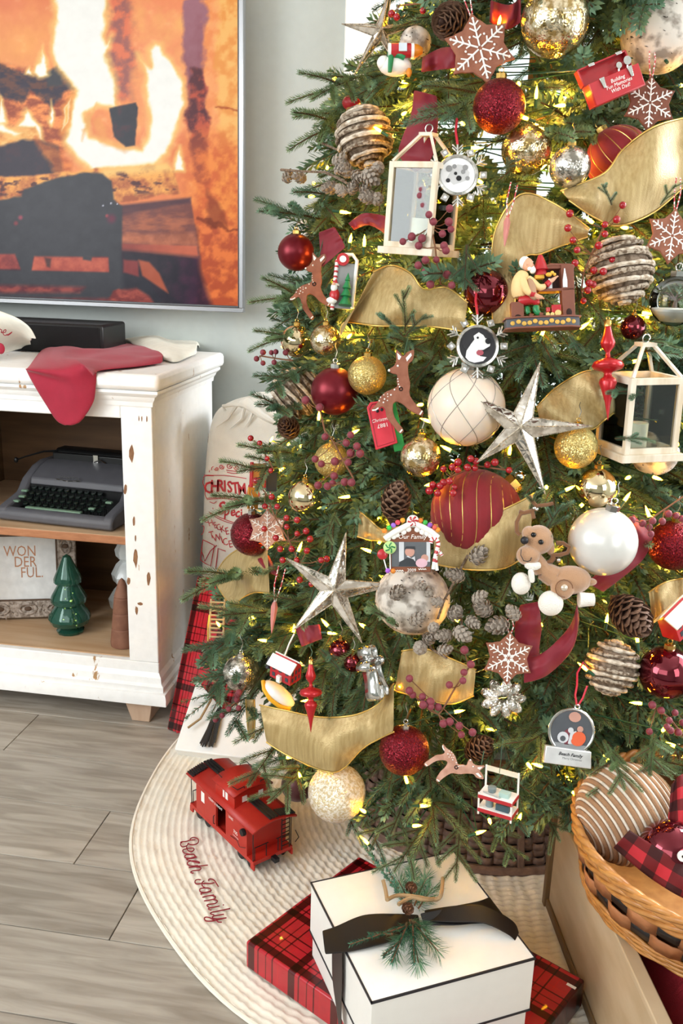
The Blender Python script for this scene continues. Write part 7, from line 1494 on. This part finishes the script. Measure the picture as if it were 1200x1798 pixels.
# whorled layers of branches; tips reach the cone surface
z=.34
while z<2.15:
    R=R0-SL*z; n=int(2*math.pi*R/.085)
    for i in range(n):
        th=2*math.pi*(i+rg.random()*.8)/n
        front=math.sin(th)<.35
        if not front and rg.random()<(.85 if math.sin(th)>.55 else .45): continue
        for att in range(3):
            kk=1.0-.19/R*rg.uniform(.75,1.15)
            n0=len(placed); tryplace(th+rg.uniform(-.06,.06),z+rg.uniform(-.05,.05),kk,rg.uniform(-.75,.15)-(.25 if z<.5 else 0),SPR,rg.uniform(.8,1.1),rg.uniform(-.5,.5),az=rg.uniform(-.5,.5))
            if len(placed)>n0: break
    z+=.075
outer=len(placed)
# short tips facing outward
for i in range(420):
    z=rg.uniform(.3,2.0); th=rg.uniform(math.pi*.95,math.pi*2.05); R=R0-SL*z
    tryplace(th,z,1-.1/R*rg.uniform(.9,1.8),rg.uniform(-.9,.6),SPRT,rg.uniform(.8,1.15),rg.uniform(-1,1),az=rg.uniform(-.9,.9))
# inner fill
inner=[]
n_=len(placed); fillmode=True
for i in range(1100):
    z=rg.uniform(.3,2.2); th=rg.uniform(math.pi*.8,math.pi*2.2); R=R0-SL*z
    tryplace(th,z,rg.uniform(.2,.68),rg.uniform(-.6,.4),SPRF,rg.uniform(.9,1.35),rg.uniform(-1,1),az=rg.uniform(-.9,.9))
fill=placed[n_:]; placed=placed[:n_]
# tips that break the outline on the left, as in the photograph (base px, tip px)
def spr_px(x0,y0,x1,y1,k0=.86,k1=1.0,mesh=None,s=None,front=0):
    t0=cone_t(x0,y0,k0)-front; t1=cone_t(x0,y0,k1)-front; a=depth(x0,y0,t0); b=depth(x1,y1,t1); d=b-a
    M=Matrix.Translation(a)@orient(d,rg.uniform(-.4,.4))@Matrix.Scale(d.length/(.2 if mesh is None else .12),4); placed.insert(0,(M,rg.randrange(3),mesh or SPR,a,b))
EDGE=[(600,395,468,350),(650,130,565,148),(600,190,570,215),(560,600,485,580),(560,640,475,665),(520,720,480,700),(540,820,420,810),(530,800,455,775),(520,880,412,870),(470,1010,380,1000),(520,1080,385,1060),(470,1080,350,1140),(480,1130,365,1200),(520,1210,440,1290),(500,1290,435,1370),(560,1330,490,1385),(470,1190,400,1265),(600,300,560,350),(560,520,500,510),
(690,1400,655,1480),(760,1430,705,1505),(810,1420,803,1520),(860,1450,905,1500),(720,1380,690,1460),(640,1370,615,1450),(940,1400,975,1455),(1000,1370,995,1420),(1070,1330,1055,1400),(1110,1330,1160,1400),(930,1380,900,1440),(1020,1260,900,1300),(1050,1330,1030,1420)]
for a in EDGE: spr_px(*a)
for a in [(1085,1310,1062,1388),(1060,1300,1098,1362),(1128,1308,1172,1392),(1150,1290,1140,1350)]: spr_px(*a,front=.13)
TIPS=[(712,585,712,508),(712,590,746,548),(708,590,668,545),(1075,360,1060,320),(1160,360,1185,320),(930,900,940,860),(955,940,985,880),(905,985,950,935),(700,1100,650,1060),(880,300,905,275),(820,430,815,500),(1080,770,1140,765),(1000,590,1020,615),(1150,600,1190,605),(590,900,570,940),(560,1140,600,1170),(1130,690,1070,680)]
for a in TIPS: spr_px(*a,k0=.99,k1=1.06,mesh=SPRT,front=.045)
seen=[p for p in placed if p[3].y<AY+.15]; rest=[p for p in placed if p[3].y>=AY+.15]
seen.sort(key=lambda p:(Vector(p[4])-CP).length)
def link_branch(p):
    M,i,ms,_,_=p; o=bpy.data.objects.new('branch',ms[i%len(ms)]); COL.objects.link(o); o.parent=tree; o.matrix_world=M
tree.matrix_world=Matrix.Translation((AX,AY,.02)); bpy.context.view_layer.update()
for p in seen[:300]:
    M,i,ms,_,_=p; o=bpy.data.objects.new('branch',ms[i%len(ms)]); COL.objects.link(o); o.parent=tree; o.matrix_local=Matrix.Translation((-AX,-AY,-.02))@M
def join(name,items):
    geo={}
    Vs,Fs,Mi=[],[],[]; off=0
    for M,i,ms,_,_ in items:
        me=ms[i%len(ms)]
        if me.name not in geo:
            v=np.empty(len(me.vertices)*3,np.float32); me.vertices.foreach_get('co',v); lt=np.empty(len(me.polygons),np.int32); me.polygons.foreach_get('loop_total',lt)
            mi=np.empty(len(me.polygons),np.int32); me.polygons.foreach_get('material_index',mi); lv=np.empty(len(me.loops),np.int32); me.loops.foreach_get('vertex_index',lv); geo[me.name]=(v.reshape(-1,3),lv,lt,mi)
        v,lv,lt,mi=geo[me.name]; A=np.array(M,dtype=np.float32); Vs.append(v@A[:3,:3].T+A[:3,3]-np.array([AX,AY,.02],np.float32)); Fs.append((lv+off,lt)); Mi.append(mi); off+=len(v)
    V=np.concatenate(Vs); lv=np.concatenate([f[0] for f in Fs]); lt=np.concatenate([f[1] for f in Fs]); mi=np.concatenate(Mi)
    me=bpy.data.meshes.new(name); me.vertices.add(len(V)); me.vertices.foreach_set('co',V.ravel()); me.loops.add(len(lv)); me.loops.foreach_set('vertex_index',lv.astype(np.int32))
    me.polygons.add(len(lt)); me.polygons.foreach_set('loop_start',np.concatenate([[0],np.cumsum(lt)[:-1]]).astype(np.int32)); me.materials.append(needlem); me.materials.append(twigm); me.polygons.foreach_set('material_index',mi.astype(np.int32)); me.update(calc_edges=True)
    o=bpy.data.objects.new(name,me); COL.objects.link(o); o.parent=tree; o['kind']='stuff'; return o
join('foliage',seen[300:]+rest+fill)
print('TREE',len(placed),len(seen),len(fill),[len(m.polygons) for m in SPR+SPRF+SPRT])
mb=MB(); mb.tube([(0,0,0),(0,0,2.4)],[.03,.012],10); obj('trunk',mb,twigm,tree)
# string of warm lights
sl=empty('string_lights','strand of warm white mini lights with green wire on the tree','string lights',loc=(AX,AY,.02))
bulbm=emis('bulb_glow',(1,.45,.012),75); sock=mat('green_socket','1d4a33',rough=.4)
bm_=MB(); bm_.lathe([(.0004,-.004),(.0031,-.003),(.0036,.003),(.003,.011),(.0012,.018),(.0003,.021)],8,mi=0); bm_.lathe([(.0004,-.02),(.0032,-.02),(.0036,-.003),(.0004,-.002)],8,mi=1)
BM=mkmesh('bulb',bm_,[bulbm,sock])
LI=[(705,15),(697,125),(912,148),(942,170),(990,185),(925,208),(880,410),(1030,20),(640,430),(600,372),(615,425),(545,345),(612,592),(668,230),(693,238),(795,290),(845,320),(1160,240),(1100,400),(1040,390),(500,610),(985,545),(952,588),(950,575),(1022,575),(1112,635),(560,735),(612,872),(492,825),(755,740),(790,790),(960,855),(1105,838),(1098,878),(1140,905),(1150,838),(995,860),(650,968),(575,1098),(445,1088),(432,1090),(385,1098),(467,1125),(530,1170),(640,1100),(875,995),(545,1230),(700,1200),(785,1200),(800,1250),(685,1280),(505,1330),(590,1330),(528,1365),(528,1315),(640,1425),(645,1480),(715,1373),(740,1415),(728,1450),(860,1440),(912,1438),(838,1463),(928,1342),(1068,1335),(1008,1392),(1125,1235),(1165,1282),(1185,1310),(1120,1125),(1030,1175),(805,1090),(700,1090),(760,850),(845,880),(1060,120),(1195,150),(560,1290),(950,1345),(1190,780),(1175,740),(830,260),(1165,100),(620,760),(470,960)]
allb=[]
for x,y in LI:
    t=cone_t(x,y,1.0); allb.append((depth(x,y,t),1))
rb=random.Random(3)
while len(allb)<255:
    z=rb.uniform(.35,2.0); th=rb.uniform(math.pi*.95,math.pi*2.05); k=rb.uniform(.62,.97); R=(R0-SL*z)*k
    allb.append((Vector((AX+math.cos(th)*R,AY+math.sin(th)*R,z)),0))
for p,_ in allb:
    o=bpy.data.objects.new('bulb',BM); COL.objects.link(o); o.parent=sl; o.location=p-Vector((AX,AY,.02)); o.rotation_euler=(rb.uniform(-1.8,1.8),rb.uniform(-1.8,1.8),rb.uniform(0,6)); o.scale=(.85,)*3
for i in range(64):
    z=rb.uniform(.4,1.95); th=rb.uniform(math.pi*1.0,math.pi*2.0); R=(R0-SL*z)*rb.uniform(.6,.86)
    l=bpy.data.lights.new('inner_glow_fill','POINT'); l.energy=.9; l.color=(1,.46,.06); l.shadow_soft_size=.006  # added warm fill among the branches, set apart from the modelled bulbs
    o=bpy.data.objects.new('inner_glow_fill',l); COL.objects.link(o); o.parent=sl; o.location=(math.cos(th)*R,math.sin(th)*R,z-.02)
mb=MB(); pts=sorted([p for p,_ in allb],key=lambda p:p.z)
for a,b in zip(pts,pts[1:]):
    a0=math.atan2(a.y-AY,a.x-AX)%(2*math.pi); b0=math.atan2(b.y-AY,b.x-AX)%(2*math.pi); ra=math.hypot(a.x-AX,a.y-AY); rb_=math.hypot(b.x-AX,b.y-AY); q=[]
    for i in range(7):
        f=i/6; g=a0+(b0-a0)*f; r=(ra+(rb_-ra)*f)*(1-.3*math.sin(math.pi*f)); q.append((r*math.cos(g),r*math.sin(g),a.z+(b.z-a.z)*f-.02))
    mb.tube(q,.0012,4,cap=False)
obj('cord',mb,sock,sl)
